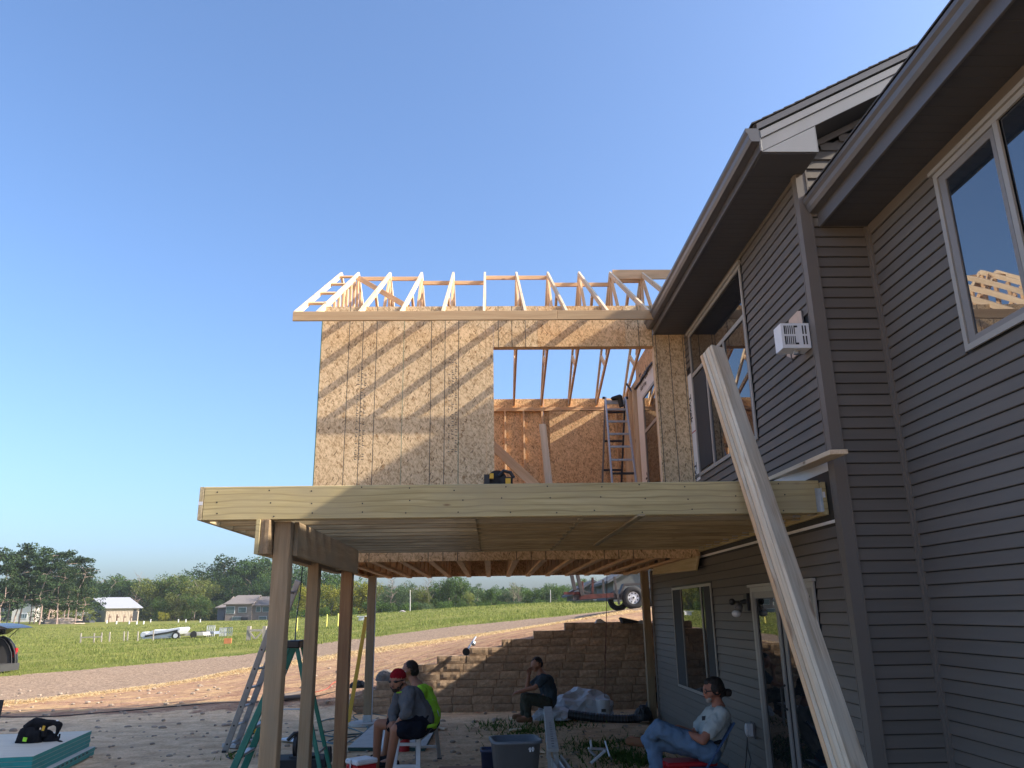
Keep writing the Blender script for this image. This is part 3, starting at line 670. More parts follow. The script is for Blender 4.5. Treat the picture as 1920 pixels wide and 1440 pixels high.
# big upper window with transoms
t = wall_window(XL, 8.25, 10.70, 3.66, 5.74, 0.045, (9.12, 9.95), 5.11, 'winframe')
for a, b in ((8.30, 9.09), (9.15, 9.92), (9.98, 10.65)):
    abox("pane", XL - .0125, XL - .008, a, b, 3.71, 5.08, M['glass'], t, 'y', 0)
abox("pane", XL - .0125, XL - .008, 8.30, 10.65, 5.14, 5.69, M['glass'], t, 'y', 0)
abox("screen", XL - .024, XL - .013, 10.02, 10.62, 3.74, 5.05, M['screen'], t, 'y', 0)
wbars([(XL - .027, XL - .013, 9.90, 9.925, 3.71, 5.08)], "sash_bar", M['winframe2'], t); wbars([(XL - .027, XL - .013, 8.30, 8.33, 3.71, 5.08)], "sash_bar", M['winframe2'], t)
g = MB(); g.box(XL - .05, XL - .016, 8.22, 10.73, 5.742, 5.78); g.build("head_flashing", M['winframe'], t)
# right window
t = wall_window(XR, 3.0, 5.37, 3.68, 5.15, 0.045, (4.60,), frame='winframe', proud=0.035)
abox("pane", XR - .0125, XR - .008, 4.65, 5.32, 3.73, 5.10, M['glass2'], t, 'y', 0)
wbars([(XR - .024, XR - .0135, 5.24, 5.32, 3.73, 5.10), (XR - .024, XR - .0135, 4.64, 4.68, 3.73, 5.10), (XR - .023, XR - .014, 4.68, 5.24, 3.73, 3.77), (XR - .023, XR - .014, 4.68, 5.24, 5.04, 5.10)], "sash", M['winframe2'], t)
abox("pane", XR - .0125, XR - .008, 3.05, 4.56, 3.73, 5.10, M['glass2'], t, 'y', 0)
g = MB(); g.box(XR - .055, XR - .016, 2.97, 5.40, 5.152, 5.185); g.build("head_flashing", M['winframe'], t)

# wrap showing where siding was cut away left of the upper window
abox("house_wrap_strip", 2.938, 2.9455, 10.735, 10.985, 3.3, 5.2, M['wrap'], house, 'y', 0.001)

def text_mesh(s, size, mat, bold=0.0):
    cu = bpy.data.curves.new("t", 'FONT'); cu.body = s; cu.size = size; cu.offset = bold; cu.extrude = 0.0006; cu.align_x = 'LEFT'
    o = bpy.data.objects.new("t", cu); COL.objects.link(o); dg = bpy.context.evaluated_depsgraph_get(); dg.update()
    me = bpy.data.meshes.new_from_object(o.evaluated_get(dg)); bpy.data.objects.remove(o); bpy.data.curves.remove(cu)
    me.materials.clear(); me.materials.append(mat); return me
def wall_text(s, size, X, y, z, mat, parent, rot=0.0, bold=0.004, name="lettering"):
    me = text_mesh(s, size, mat, bold)
    B = Matrix(((0, 0, -1, X), (-1, 0, 0, y), (0, 1, 0, z), (0, 0, 0, 1)))   # reads towards -Y, faces -X
    return put(name, me, B @ Matrix.Rotation(rot, 4, 'Z'), parent)
wall_text("Tyvek", 0.17, 2.9365, 10.99, 4.9, M['ink'], house, math.radians(-90))
wall_text("Tyvek", 0.17, 2.9365, 10.99, 3.9, M['ink'], house, math.radians(-90))
abox("print_line", 2.9362, 2.9378, 10.74, 10.98, 4.33, 4.345, M['redink'], house, 'y', 0)

# --- things fixed to the house
q0 = atY(1463, 606, 6.62); q1 = atY(1504, 652, 6.62)
bt = thing("vent_hood", (q1.x, 6.7, q1.z), "white louvred metal box hanging from a hole cut in the grey siding", "vent box")
x0, x1, z0, z1 = q0.x, 2.93, q1.z, q0.z
MB().box(x0, x1, 6.622, 6.80, z0, z1).build("housing", M['white'], bt)
g = MB(); wdt = x1 - x0; hgt = z1 - z0
for zr_ in (0.14, 0.56):
    for k, f in enumerate((0.10, 0.17, 0.24, 0.31, 0.38, 0.45, 0.74, 0.84)):
        g.box(x0 + f * wdt, x0 + (f + (0.045 if k > 5 or k == 0 else 0.028)) * wdt, 6.6185, 6.6225, z0 + zr_ * hgt, z0 + (zr_ + 0.34) * hgt)
    g.box(x0 + 0.48 * wdt, x0 + 0.58 * wdt, 6.6187, 6.6225, z0 + (zr_ + (0.27 if zr_ > .3 else 0.0)) * hgt, z0 + (zr_ + (0.34 if zr_ > .3 else 0.07)) * hgt)
o = g.build("louvre_slot", M['blackpl'], bt); o['kind'] = 'stuff'
g = MB(); g.cyl(((x0 + x1) / 2 + .03, 6.72, z0), ((x0 + x1) / 2 + .03, 6.72, z0 - 0.03), 0.03); g.cyl(((x0 + x1) / 2 - .01, 6.68, z0), ((x0 + x1) / 2 - .01, 6.68, z0 - 0.035), 0.007); g.build("conduit_fitting", M['alu'], bt)
pts = [atX(a, b, 2.929) for a, b in ((1495, 583), (1479, 600), (1475, 668), (1485, 672), (1513, 655), (1503, 583))]
MB().prism(pts, (0.01, 0, 0)).build("backing_patch", plain('bare_plywood', (0.62, 0.45, 0.34), 0.8), bt)
g = MB(); g.bar(atX(1503, 582, 2.925), atX(1514, 655, 2.925), 0.014, 0.012, (1, 0, 0)); g.bar(atX(1483, 664, 2.925), atX(1486, 680, 2.925), 0.012, 0.010, (1, 0, 0)); g.build("bracket", M['gutter'], bt)["kind"] = "stuff"

fl = thing("flood_light", (XL, 9.25, 1.9), "twin head motion flood light on the siding beside the sliding door", "flood light")
c = atX(1400, 1128, XL - 0.03)
g = MB(); g.box(XL - .045, XL - .016, c.y - .06, c.y + .06, c.z - .10, c.z + .09); g.cyl((XL - .04, c.y, c.z), (XL - .11, c.y, c.z - .01), 0.03, 0.022); g.build("mount", M['blackpl'], fl)
g = MB(); g.tube([(XL - .09, c.y + .01, c.z), (XL - .15, c.y + .05, c.z + .0)], 0.014); g.ball((XL - .18, c.y + .06, c.z + 0.0), 0.038); g.build("sensor", M['blackpl'], fl, True)
g = MB(); g.cyl((XL - .10, c.y, c.z - .03), (XL - .14, c.y - .0, c.z - .09), 0.028, 0.05, 12); g.build("lamp_holder", M['gutter'], fl, True)
lc = Vector((XL - .145, c.y, c.z - .10)); g = MB(); g.ball(lc + Vector((-.02, -.01, -.03)), 0.052, 1, 1, 0.75, 14, 9); g.build("lamp", M['whitepl'], fl, True)

oc = thing("outlet_cover", (XL, 8.98, 0.3), "white bubble cover over an outdoor socket low on the siding", "outlet cover")
c = atX(1408, 1369, XL - 0.04)
g = MB(); g.box(XL - .03, XL - .016, c.y - .09, c.y + .05, c.z - .08, c.z + .085); g.build("base_plate", M['gutter'], oc)
g = MB(); g.box(XL - .075, XL - .03, c.y - .045, c.y + .045, c.z - .06, c.z + .07); g.build("box", M['whitepl'], oc)
g = MB(); g.ball((XL - .085, c.y, c.z + .005), 0.042, .55, 1, 1.7, 12, 8); g.build("bubble", M['whitepl'], oc, True)
g = MB(); s = (XL - .09, c.y, c.z - .07)
g.tube([s, (s[0] - .01, s[1] + .01, s[2] - .1), (s[0] - .02, s[1] + .03, max(.05, s[2] - .2)), (s[0] - .08, s[1] + .02, 0.03), (s[0] - .2, s[1] - .2, 0.012), (s[0] - .35, s[1] - .1, 0.012)], 0.006)
g.tube([s, (s[0] - .01, s[1] - .02, s[2] - .12), (s[0] - .0, s[1] - .06, max(.05, s[2] - .22)), (s[0] - .1, s[1] - .12, 0.02)], 0.006)
tag(g.build("power_cord", M['blackpl'], None), "black cords hanging from the outdoor socket to the ground by the house", "cord")

# ================================================================== ROOM ADDITION ON POSTS
add = thing("room_addition", (0.2, 13.7, 3.0), "unfinished raised room of bare OSB walls with open roof trusses, standing on posts", "building addition")
AX0, AX1, AYF, AYB = -2.487, 2.93, 11.0, 16.372
TOP = 6.343
def sheet(x0, x1, z0, z1, y=AYF, ox=None, mat='osb', t=0.012, name="osb_sheet"):
    ox = x0 if ox is None else ox
    g = MB().box(x0 - ox, x1 - ox, 0, t, 0, z1 - z0)
    me, _ = g.mesh(M[mat], centre=False)
    return put(name, me, Matrix.Translation((ox, y, z0)), add)
G = 0.002
sheet(AX0, -1.268 - G, 3.30, TOP); sheet(-1.268 + G, -0.049 - G, 3.302, TOP)
sheet(-0.049 + G, 0.064, 3.30, TOP - .001, ox=-0.266); sheet(0.0665, 0.731, 5.69, TOP, ox=-0.266)
sheet(0.735, 2.055, 5.69, TOP - .002, mat='osb_in'); sheet(2.059, 2.468, 5.69, TOP, ox=1.85)
sheet(2.472, 2.944, 3.30, TOP - .001, ox=2.10)
for i, x in enumerate((AX0, -1.268, -0.049, 1.17)): sheet(x + G, min(x + 1.219 - G, 2.92) if i < 3 else 2.92, 2.575, 3.297)
for x, z0, z1 in ((-1.268, 3.3, TOP), (-0.455, 3.3, 4.4)):
    abox("edge_sealer", x - .003, x + .003, AYF - .0012, AYF + .001, z0, z1, M['greenedge'], add, 'z', 0)
abox("edge_sealer", AX0 - .0135, AX0 - .001, AYF - .0, AYF + .0125, 2.6, TOP, M['greenedge'], add, 'z', 0)
# illegible mill stamps on the sheathing (rows of small dashes)
r2 = random.Random(4)
for x, z0, z1 in ((-1.93, 4.0, 5.35), (-0.60, 4.1, 5.5)):
    g = MB()
    for row in range(3):
        z = z0
        while z < z1:
            h = r2.uniform(0.03, 0.07); xx = x + row * 0.05
            if r2.random() < 0.78: g.box(xx, xx + r2.uniform(0.018, 0.034), AYF - .0011, AYF - .0002, z, z + 0.011)
            if r2.random() < 0.6: g.box(xx, xx + 0.007, AYF - .0011, AYF - .0002, z + .013, z + h * .7)
            z += h
    o = g.build("mill_stamp", M['print'], add); o['kind'] = 'stuff'
# side, back and right walls
for i in range(5):
    y0 = AYF + 0.013 + i * 1.07; MB().box(AX0 - 0.0125, AX0 - 0.001, y0, min(y0 + 1.067, AYB), 2.6, TOP).build("osb_sheet", M['osb_in'], add)
for i in range(5):
    x0 = AX0 + i * 1.22
    for z0, z1 in ((2.6, 3.8), (3.803, TOP)):
        MB().box(x0, min(x0 + 1.217, 3.02), AYB - 0.012, AYB, z0, z1).build("osb_sheet", M['osb_in'], add)
MB().box(2.944, 2.956, 14.87, AYB - .013, 2.6, TOP).build("osb_sheet", M['osb_in'], add)
MB().box(1.285, 2.485, 16.245, 16.257, 3.05, 6.03).build("osb_sheet", M['osb_in'], add)
for k in range(14):
    x = AX0 + 0.02 + 0.4 * k
    if x > 2.9: break
    abox("stud", x - .019, x + .019, 16.27, 16.359, 3.062, 6.05, M['spruce'], add, 'z')
for k in range(12):
    y = 11.03 + 0.43 * k; abox("stud", AX0, AX0 + .089, y, y + .038, 3.062, 6.05, M['spruce'], add, 'z')
for k in range(4):
    y = 14.9 + 0.4 * k; abox("stud", 2.85, 2.942, y, y + .038, 3.062, 6.2, M['spruce_pale'], add, 'z')
for z0 in (6.052, 6.092):
    abox("top_plate", AX0, 2.93, 16.27, 16.359, z0, z0 + .038, M['spruce'], add, 'x'); abox("top_plate", AX0, 2.93, 11.013, 11.10, z0, z0 + .038, M['spruce'], add, 'x')
    abox("top_plate", AX0, AX0 + .089, 11.103, 16.267, z0, z0 + .038, M['spruce'], add, 'y')
abox("bottom_plate", AX0, 2.93, 16.27, 16.359, 3.022, 3.06, M['spruce'], add, 'x')
for z0 in (2.47,):
    for x0 in (2.4695, 2.509): abox("stud", x0, x0 + .038, 11.013, 11.15, 3.022, 5.69, M['spruce_pale'], add, 'z')
abox("header", 0.066, 2.468, 11.013, 11.15, 5.691, 6.05, M['spruce'], add, 'x')
for x in (-2.4, -2.0, -1.6, -1.2, -.8, -.4, 0.02): abox("stud", x, x + .038, 11.013, 11.10, 3.022, 6.05, M['spruce'], add, 'z')
abox("subfloor", AX0, 2.91, 11.013, 16.359, 3.0, 3.019, M['osb_in'], add)
# house side inside the room: white wrap with print, window, bare sheathing on top
abox("house_wrap_sheet", 2.932, 2.944, 11.02, 14.85, 3.02, 6.10, M['wrap'], add, 'y', 0)
abox("wall_sheathing", 2.936, 2.945, 11.02, 14.85, 6.10, 6.60, M['osb_in'], add, 'y', 0)
a = atX(1207, 744, 2.93); b_ = atX(1215, 905, 2.93)
wt = thing("window", (2.93, 12.6, 3.3), None, None); wt.parent = add; wt.matrix_basis = WM[add.name].inverted() @ WM[wt.name]
wy1 = a.y; wz1 = a.z; wy0 = 11.35
g = MB()
for bb in ((2.9, 2.931, wy0, wy1, wz1 - .05, wz1), (2.9, 2.931, wy1 - .05, wy1, 3.1, wz1 - .05), (2.9, 2.931, wy0, wy0 + .05, 3.1, wz1 - .05), (2.902, 2.931, wy0 + .05, wy1 - .05, wz1 - .72, wz1 - .66), (2.904, 2.931, wy0 + 1.1, wy0 + 1.16, 3.1, wz1 - .72)): g.box(*bb)
g.build("frame", M['winframe'], wt)
abox("pane", 2.915, 2.922, wy0 + .05, wy1 - .05, 3.1, wz1 - .05, M['glass'], wt, 'y', 0)
wall_text("Tyvek", 0.34, 2.9312, atX(1199, 726, 2.93).y, atX(1199, 726, 2.93).z, M['ink'], add, 0.0)
wall_text("HomeWrap", 0.12, 2.9312, atX(1201, 735, 2.93).y, atX(1201, 735, 2.93).z, M['ink'], add, 0.0)
wall_text("Tyvek", 0.34, 2.9312, 14.25, 3.55, M['ink'], add, math.radians(90))
g = MB(); rr = random.Random(3); p = Vector((2.925, 14.95, 6.14)); pts = [p + Vector((-.10, .35, .22)), p + Vector((-.04, .18, .02))]
for k in range(16): pts.append(Vector((2.92 - rr.random() * .02, 14.8 - k * .25, 6.12 + rr.uniform(-.02, .03))))
g.tube(pts, 0.022, 5); g.build("torn_flashing", M['black'], add)
# fascia, overhang ladder
abox("fascia_board", -2.81, 0.99, 10.510, 10.547, 5.935, 6.075, M['fasciawood'], add, 'x'); abox("fascia_board", 0.993, 2.40, 10.510, 10.547, 5.935, 6.075, M['fasciawood'], add, 'x')
SL = 0.651; YR = 13.685
def chordz(y): return 6.10 + SL * ((y if y < YR else 2 * YR - y) - 10.55)      # top edge of the rafters
def truss(x, gable=False, name="roof_truss", parent=add, pale='spruce_pale'):
    t = thing(name, (x, YR, 6.1), None, None); t.parent = parent; t.matrix_basis = WM[parent.name].inverted() @ WM[t.name]
    o = 0.089 / 2 * math.sqrt(1 + SL * SL)
    def mem(nm, y0, z0, y1, z1, w_=0.089, m_='spruce_pale', dx=0.0):
        board(nm, (x + dx, y0, z0), (x + dx, y1, z1), w_, 0.038, (0, -(z1 - z0), (y1 - y0)), M[m_], t, 0.002)
    for s in (1, -1):
        def yy(y): return y if s > 0 else 2 * YR - y
        mem("top_chord", yy(10.552), chordz(10.55) - o, yy(YR - 0.002), chordz(YR) - o, m_=pale)
        if not gable:
            mem("bottom_chord", yy(11.02), 6.20, yy(YR - 0.012), 6.93, m_='spruce', dx=0.0 if s > 0 else 0.0)
            mem("web", yy(12.05), chordz(12.05) - .13, yy(12.45), 6.66, m_='spruce', dx=0.001)
            mem("web", yy(13.55), chordz(13.5) - .15, yy(12.75), 6.75, m_='spruce', dx=0.0)
            g = MB(); g.box(x - .021, x - .0195, *(sorted((yy(10.98), yy(11.22)))), 6.17, 6.30); g.build("truss_plate", M['steel'], t)
    if gable:
        mem("bottom_chord", 11.0, 6.39, 16.37, 6.39)
        k = 0; y = 11.35
        while y < 16.1:
            mem("web", y, 6.44, y, chordz(y) - .115, 0.089, 'spruce', 0.0); y += 0.33
    else:
        mem("web", YR, 6.99, YR, chordz(YR) - .12, m_='spruce', dx=-0.001)
    return t
proto_t = None
for k in range(10):
    x = -2.47 + 0.6 * k
    if k == 0: truss(x, True); continue
    if proto_t is None: proto_t = truss(x)
    else:
        c = copy_tree(proto_t); c.parent = add; c.matrix_basis = WM[add.name].inverted() @ Matrix.Translation((x, YR, 6.1))
# overhang on the left end
o = 0.089 / 2 * math.sqrt(1 + SL * SL)
for s in (1, -1):
    def yy(y): return y if s > 0 else 2 * YR - y
    y0, y1 = yy(10.552), yy(YR - .002)
    board("fly_rafter", (-2.79, y0, chordz(10.55) - o), (-2.79, y1, chordz(YR) - o), 0.089, 0.038, (0, -(chordz(YR) - 6.1), y1 - y0), M['spruce_pale'], add)
    for y in (11.25, 12.0, 12.75, 13.45):
        z = chordz(y) - 0.055; board("lookout", (-2.77, yy(y), z), (-2.49, yy(y), z), 0.089, 0.038, (0, 1 * s, SL), M['spruce'], add)
abox("fascia_board", -2.81, 2.9, 16.823, 16.86, 5.935, 6.075, M['fasciawood'], add, 'x')
for k0, k1, z in ((0, 2, 8.035), (2, 4, 7.945), (4, 6, 8.05), (6, 8, 7.90), (8, 9, 7.975)):
    abox("spacer_board", -2.47 + .6 * k0 + .02, -2.47 + .6 * k1 - .02, YR + .08, YR + .118, z - .03, z + .045, M['spruce'], add, 'x')
abox("ridge_board", 2.36, 3.5, YR - .12, YR - .082, 7.93, 8.12, M['spruce'], add, 'x')
board("diagonal_brace", atY(672, 521, 13.4), atY(765, 576, 12.2), 0.089, 0.038, (0, .3, 1), M['spruce'], add)
# floor trusses seen from below
def floor_truss(x):
    t = thing("floor_truss", (x, 13.7, 2.6), None, None); t.parent = add; t.matrix_basis = WM[add.name].inverted() @ WM[t.name]
    abox("bottom_chord", x - .0445, x + .0445, 11.02, 16.35, 2.58, 2.618, M['spruce'], t, 'y'); abox("top_chord", x - .0445, x + .0445, 11.02, 16.35, 2.961, 2.999, M['spruce'], t, 'y')
    y = 11.1; up = True
    while y < 16.2:
        board("web", (x, y, 2.62 if up else 2.958), (x, y + .42, 2.958 if up else 2.62), 0.038, 0.087, (0, -1, 1) if up else (0, 1, 1), M['spruce'], t, 0); y += .43; up = not up
    return t
ft = floor_truss(-2.44)
for k in range(1, 14):
    c = copy_tree(ft); c.parent = add; c.matrix_basis = WM[add.name].inverted() @ Matrix.Translation((-2.44 + .4 * k, 13.7, 2.6))
# posts of the addition
p4 = atZ(688, 1351, 0.06)
abox("post", p4.x - .07, p4.x + .07, p4.y, p4.y + .14, 0.10, 2.578, M['post'], add, 'z')
abox("post_trim_strip", p4.x + .072, p4.x + .09, p4.y + .01, p4.y + .03, 0.10, 2.57, M['whitepl'], add, 'z')
abox("post_base", p4.x - .076, p4.x + .076, p4.y - .006, p4.y + .146, 0.035, 0.15, M['steel'], add)
abox("post", 2.775, 2.905, 14.68, 14.82, 0.0, 2.578, M['post'], add, 'z')
pad = MB(); pad.cyl((p4.x, p4.y + .05, -.02), (p4.x, p4.y + .05, 0.035), 0.32, 0.32, 20)
tag(pad.build("footing_pad", M['concrete']), "round pale concrete footing under the far left post", "concrete footing")

# ================================================================== DECK FRAME
deck = thing("deck_frame", (0.2, 8.8, 2.67), "greenish treated deck frame of joists and beam on posts in front of the new room", "deck")
JZ0, JZ1 = 2.672, 2.957
abox("rim_board", -2.451, 2.888, 6.742, 6.780, JZ0, JZ1, M['treated'], deck, 'x', 0.004)
abox("end_joist", -2.492, -2.454, 6.742, 10.98, JZ0, JZ1, M['joist'], deck, 'y', 0.003)
for k in range(11):
    y = 6.785 + .04 + .381 * k
    abox("joist", -2.452, -0.13, y, y + .038, JZ0, JZ1, M['joist'], deck, 'x'); abox("joist", -0.32, 2.888, y + .039, y + .077, JZ0, JZ1 - .001, M['joist'], deck, 'x')
for k in range(10):
    y = 6.785 + .04 + .381 * k; abox("blocking", 0.80, 0.838, y + .079, y + .379, JZ0 + .006, JZ1 - .01, M['joist'], deck, 'y')
abox("ledger_board", 2.891, 2.929, 6.70, 10.98, JZ0 - .02, JZ1 - .02, M['treated'], deck, 'y')
for k in range(11):
    y = 6.785 + .079 + .381 * k; g = MB(); g.box(2.82, 2.89, y - .003, y - .0005, JZ0 + .02, JZ1 - .06); g.box(2.82, 2.89, y + .0385, y + .041, JZ0 + .02, JZ1 - .06); g.box(2.82, 2.89, y - .003, y + .041, JZ0 - .003, JZ0 - .0005); g.build("joist_hanger", M['steel'], deck)
g = MB(); g.box(2.845, 2.889, 6.7395, 6.7415, JZ0 + .01, JZ1 - .07); g.box(2.8895, 2.8915, 6.70, 6.742, JZ0 + .01, JZ1 - .07); g.build("joist_hanger", M['steel'], deck)
board("diagonal_brace", atZ(1203, 966, 2.650), atZ(1116, 1022, 2.650), 0.06, 0.02, (1, .3, 0), M['joist'], deck)
for i, x in enumerate((-1.98, -1.942, -1.904)):
    abox("beam_ply", x, x + .0372, 6.70 + .012 * (i == 1), 10.15, 2.382, 2.669, M['post'] if i else M['treated'], deck, 'y', 0.003)
abox("beam_ply", -1.712, -1.675, 6.93, 10.15, 2.378, 2.669, M['post'], deck, 'y', 0.003)
for y in (6.86, 8.2, 9.5): abox("beam_block", -1.864, -1.714, y + .16, y + .20, 2.40, 2.66, M['joist'], deck, 'x')
abox("post", -1.858, -1.716, 6.83, 6.97, 0.02, 2.665, M['post'], deck, 'z', 0.006)
abox("post", -1.90, -1.785, 8.36, 8.50, 0.02, 2.665, M['post'], deck, 'z', 0.006)
abox("post", -1.855, -1.715, 9.98, 10.12, 0.02, 2.665, wood('reddish_post', (0.40, 0.245, 0.13), (0.28, 0.155, 0.085), grain=1.1, tint=0.04), deck, 'z', 0.006)
abox("post_cap", -1.865, -1.708, 6.935, 6.9775, 2.385, 2.50, M['post'], deck)
g = MB(); rr = random.Random(8)
for k in range(14):
    for zf in (0.13, 0.5, 0.87):
        x = -2.3 + .405 * k + rr.uniform(-.05, .05); z = JZ0 + (JZ1 - JZ0) * zf + rr.uniform(-.02, .02)
        if x < 2.8: g.cyl((x, 6.7425, z), (x, 6.7405, z), 0.0065, n=7)
o = g.build("screw_heads", M['blackpl'], deck); o['kind'] = 'stuff'
g = MB(); g.box(-2.4925, -2.455, 6.7405, 6.7415, 2.80, 2.83); g.build("lumber_tag", M['whitepl'], deck)
g = MB(); g.box(2.893, 2.915, 6.6985, 6.6998, 2.80, 2.85); g.build("lumber_tag", M['whitepl'], deck)
sub = MB().box(-0.3, 2.88, 7.05, 10.9, 2.959, 2.977); tag(sub.build("plywood_sheet", M['ply']), "plywood laid over the right part of the deck joists, seen only from below", "plywood sheet")

# short plank poking out beside the corner, leaning stack of planks
p0 = atY(1573, 847, 5.95); p1 = atY(1452, 898, 8.1)
tag(board("plank", p0, p1, 0.038, 0.14, (0, 0, 1), M['spruce_pale'], None), "short plank lying flat on the joists and poking out past the house corner", "plank")
B0 = atY(1592, 1440, 5.6); Cc = atY(1415, 900, 6.60); d = (Cc - B0).normalized()
base = B0 - d * (B0.z / d.z); tops = None
for k in range(400):
    q = Cc + d * (k * 0.01)
    yy_ = 720 - F * ((q - Vector((0, 0, H))).dot(UP)) / ((q - Vector((0, 0, H))).dot(FW))
    if yy_ < 661: break
topq = q
e0 = Vector((-d.y, d.x, 0.0)).normalized()
if e0.x > 0: e0 = -e0
n0 = e0.cross(d)
if n0.y > 0: n0 = -n0
ph = math.radians(17); n_ = n0 * math.cos(ph) - e0 * math.sin(ph); e_ = e0 * math.cos(ph) + n0 * math.sin(ph)   # e_ : across the boards, towards the left
specs = [(0.0, 0.0, 'leanwood'), (0.005, 0.004, 'leanwood'), (-0.003, 0.010, 'spruce_pale'), (0.004, 0.004, 'leanwood'), (0.008, 0.006, 'spruce')]
for i, (de, dl, mt) in enumerate(specs):
    off = -n_ * (0.0385 * i) + e_ * de + n_ * 0.07
    o = board("plank", base + off, topq + d * dl + off, 0.150, 0.0375, e_, M[mt], None, 0.003)
    tag(o, ["frontmost pale plank of the stack leaning on the deck rim by the house", "second plank from the front in the stack leaning on the deck rim", "middle plank of the stack leaning on the deck rim", "fourth plank from the front in the stack leaning on the deck rim", "rearmost plank of the stack leaning on the deck rim"][i], "plank", "planks in the leaning stack")

NTH = ['first', 'second', 'third', 'fourth', 'fifth', 'sixth', 'seventh', 'eighth', 'ninth', 'tenth', 'eleventh', 'twelfth', 'thirteenth', 'fourteenth', 'fifteenth', 'sixteenth', 'seventeenth', 'eighteenth', 'nineteenth', 'twentieth'] + ['twenty-' + w_ for w_ in ('first', 'second', 'third', 'fourth', 'fifth', 'sixth', 'seventh', 'eighth', 'ninth')] + ['thirtieth'] + ['thirty-' + w_ for w_ in ('first', 'second', 'third', 'fourth', 'fifth', 'sixth')]
def onG(px, py, y0=6.0, y1=400.0):
    d = ray(px, py); Y = y0; prev = None
    while Y < y1:
        z = H + d.z * Y / d.y; h = hz(d.x * Y / d.y, Y)
        if z <= h: return Vector((d.x * Y / d.y, Y, h))
        Y *= 1.01
    return Vector((d.x * y1 / d.y, y1, hz(d.x * y1 / d.y, y1)))

# ================================================================== PEOPLE
_tex = bpy.data.textures.new('folds', 'CLOUDS'); _tex.noise_scale = 0.085; _tex.noise_depth = 2
_tex2 = bpy.data.textures.new('tufts', 'CLOUDS'); _tex2.noise_scale = 0.02; _tex2.noise_depth = 2
def remeshed(g, voxel, smooth, amp=0.0, tex=None):
    me, c = g.mesh(M['white']); o = bpy.data.objects.new("tmp", me); COL.objects.link(o)
    md = o.modifiers.new("r", 'REMESH'); md.mode = 'VOXEL'; md.voxel_size = voxel; md.use_smooth_shade = True
    ms = o.modifiers.new("s", 'SMOOTH'); ms.factor = 0.5; ms.iterations = smooth
    if amp: mp_ = o.modifiers.new('d', 'DISPLACE'); mp_.texture = tex; mp_.strength = amp; mp_.mid_level = 0.5; mp_.texture_coords = 'LOCAL'
    dg = bpy.context.evaluated_depsgraph_get(); dg.update()
    out = bpy.data.meshes.new_from_object(o.evaluated_get(dg)); bpy.data.objects.remove(o)
    out.polygons.foreach_set("use_smooth", [True] * len(out.polygons)); out.materials.clear(); return out, c
def limb(g, pts, rs, n=12):
    for (a, ra), (b, rb) in zip(zip(pts, rs), zip(pts[1:], rs[1:])):
        g.cyl(a, b, ra, rb, n)
    for p, r in zip(pts, rs): g.ball(p, r, 1, 1, 1, n, 8)
CRUMPLE = {'sweatshirt': .016, 'shorts': .014, 'shirt': .012, 'tee_shirt': .015, 'trousers': .015, 'jeans': .014, 'hair': .006, 'pouch': .018, 'waist_belt': .01, 'plastic_bag': .03, 'headband': .003}
def blob(name, chains, balls, mat, parent, voxel=0.014, smooth=3):
    g = MB()
    for pts, rs in chains: limb(g, [Vector(p) for p in pts], rs)
    for c, r, s in balls: g.ball(c, r, s[0], s[1], s[2], 14, 9)
    me, c = remeshed(g, voxel, smooth, CRUMPLE.get(name, 0) * 2.6, _tex2 if name in ('hair', 'headband') else _tex); me.materials.append(mat)
    return put(name, me, Matrix.Translation(c), parent)
def cloth(name, col, var=0.12, bmp=0.35): return plain(name, col, 0.9, var=var, scale=7, bmp=bmp, bscale=13, spec=0.1)
SKIN = plain('skin', (0.34, 0.165, 0.105), 0.55, var=0.10, scale=9, spec=0.3)
SKIN2 = plain('skin_flushed', (0.36, 0.15, 0.095), 0.55, var=0.10, scale=9, spec=0.3)
HAIR = plain('dark_hair', (0.018, 0.012, 0.009), 0.7, var=0.3, scale=30, bmp=0.4)
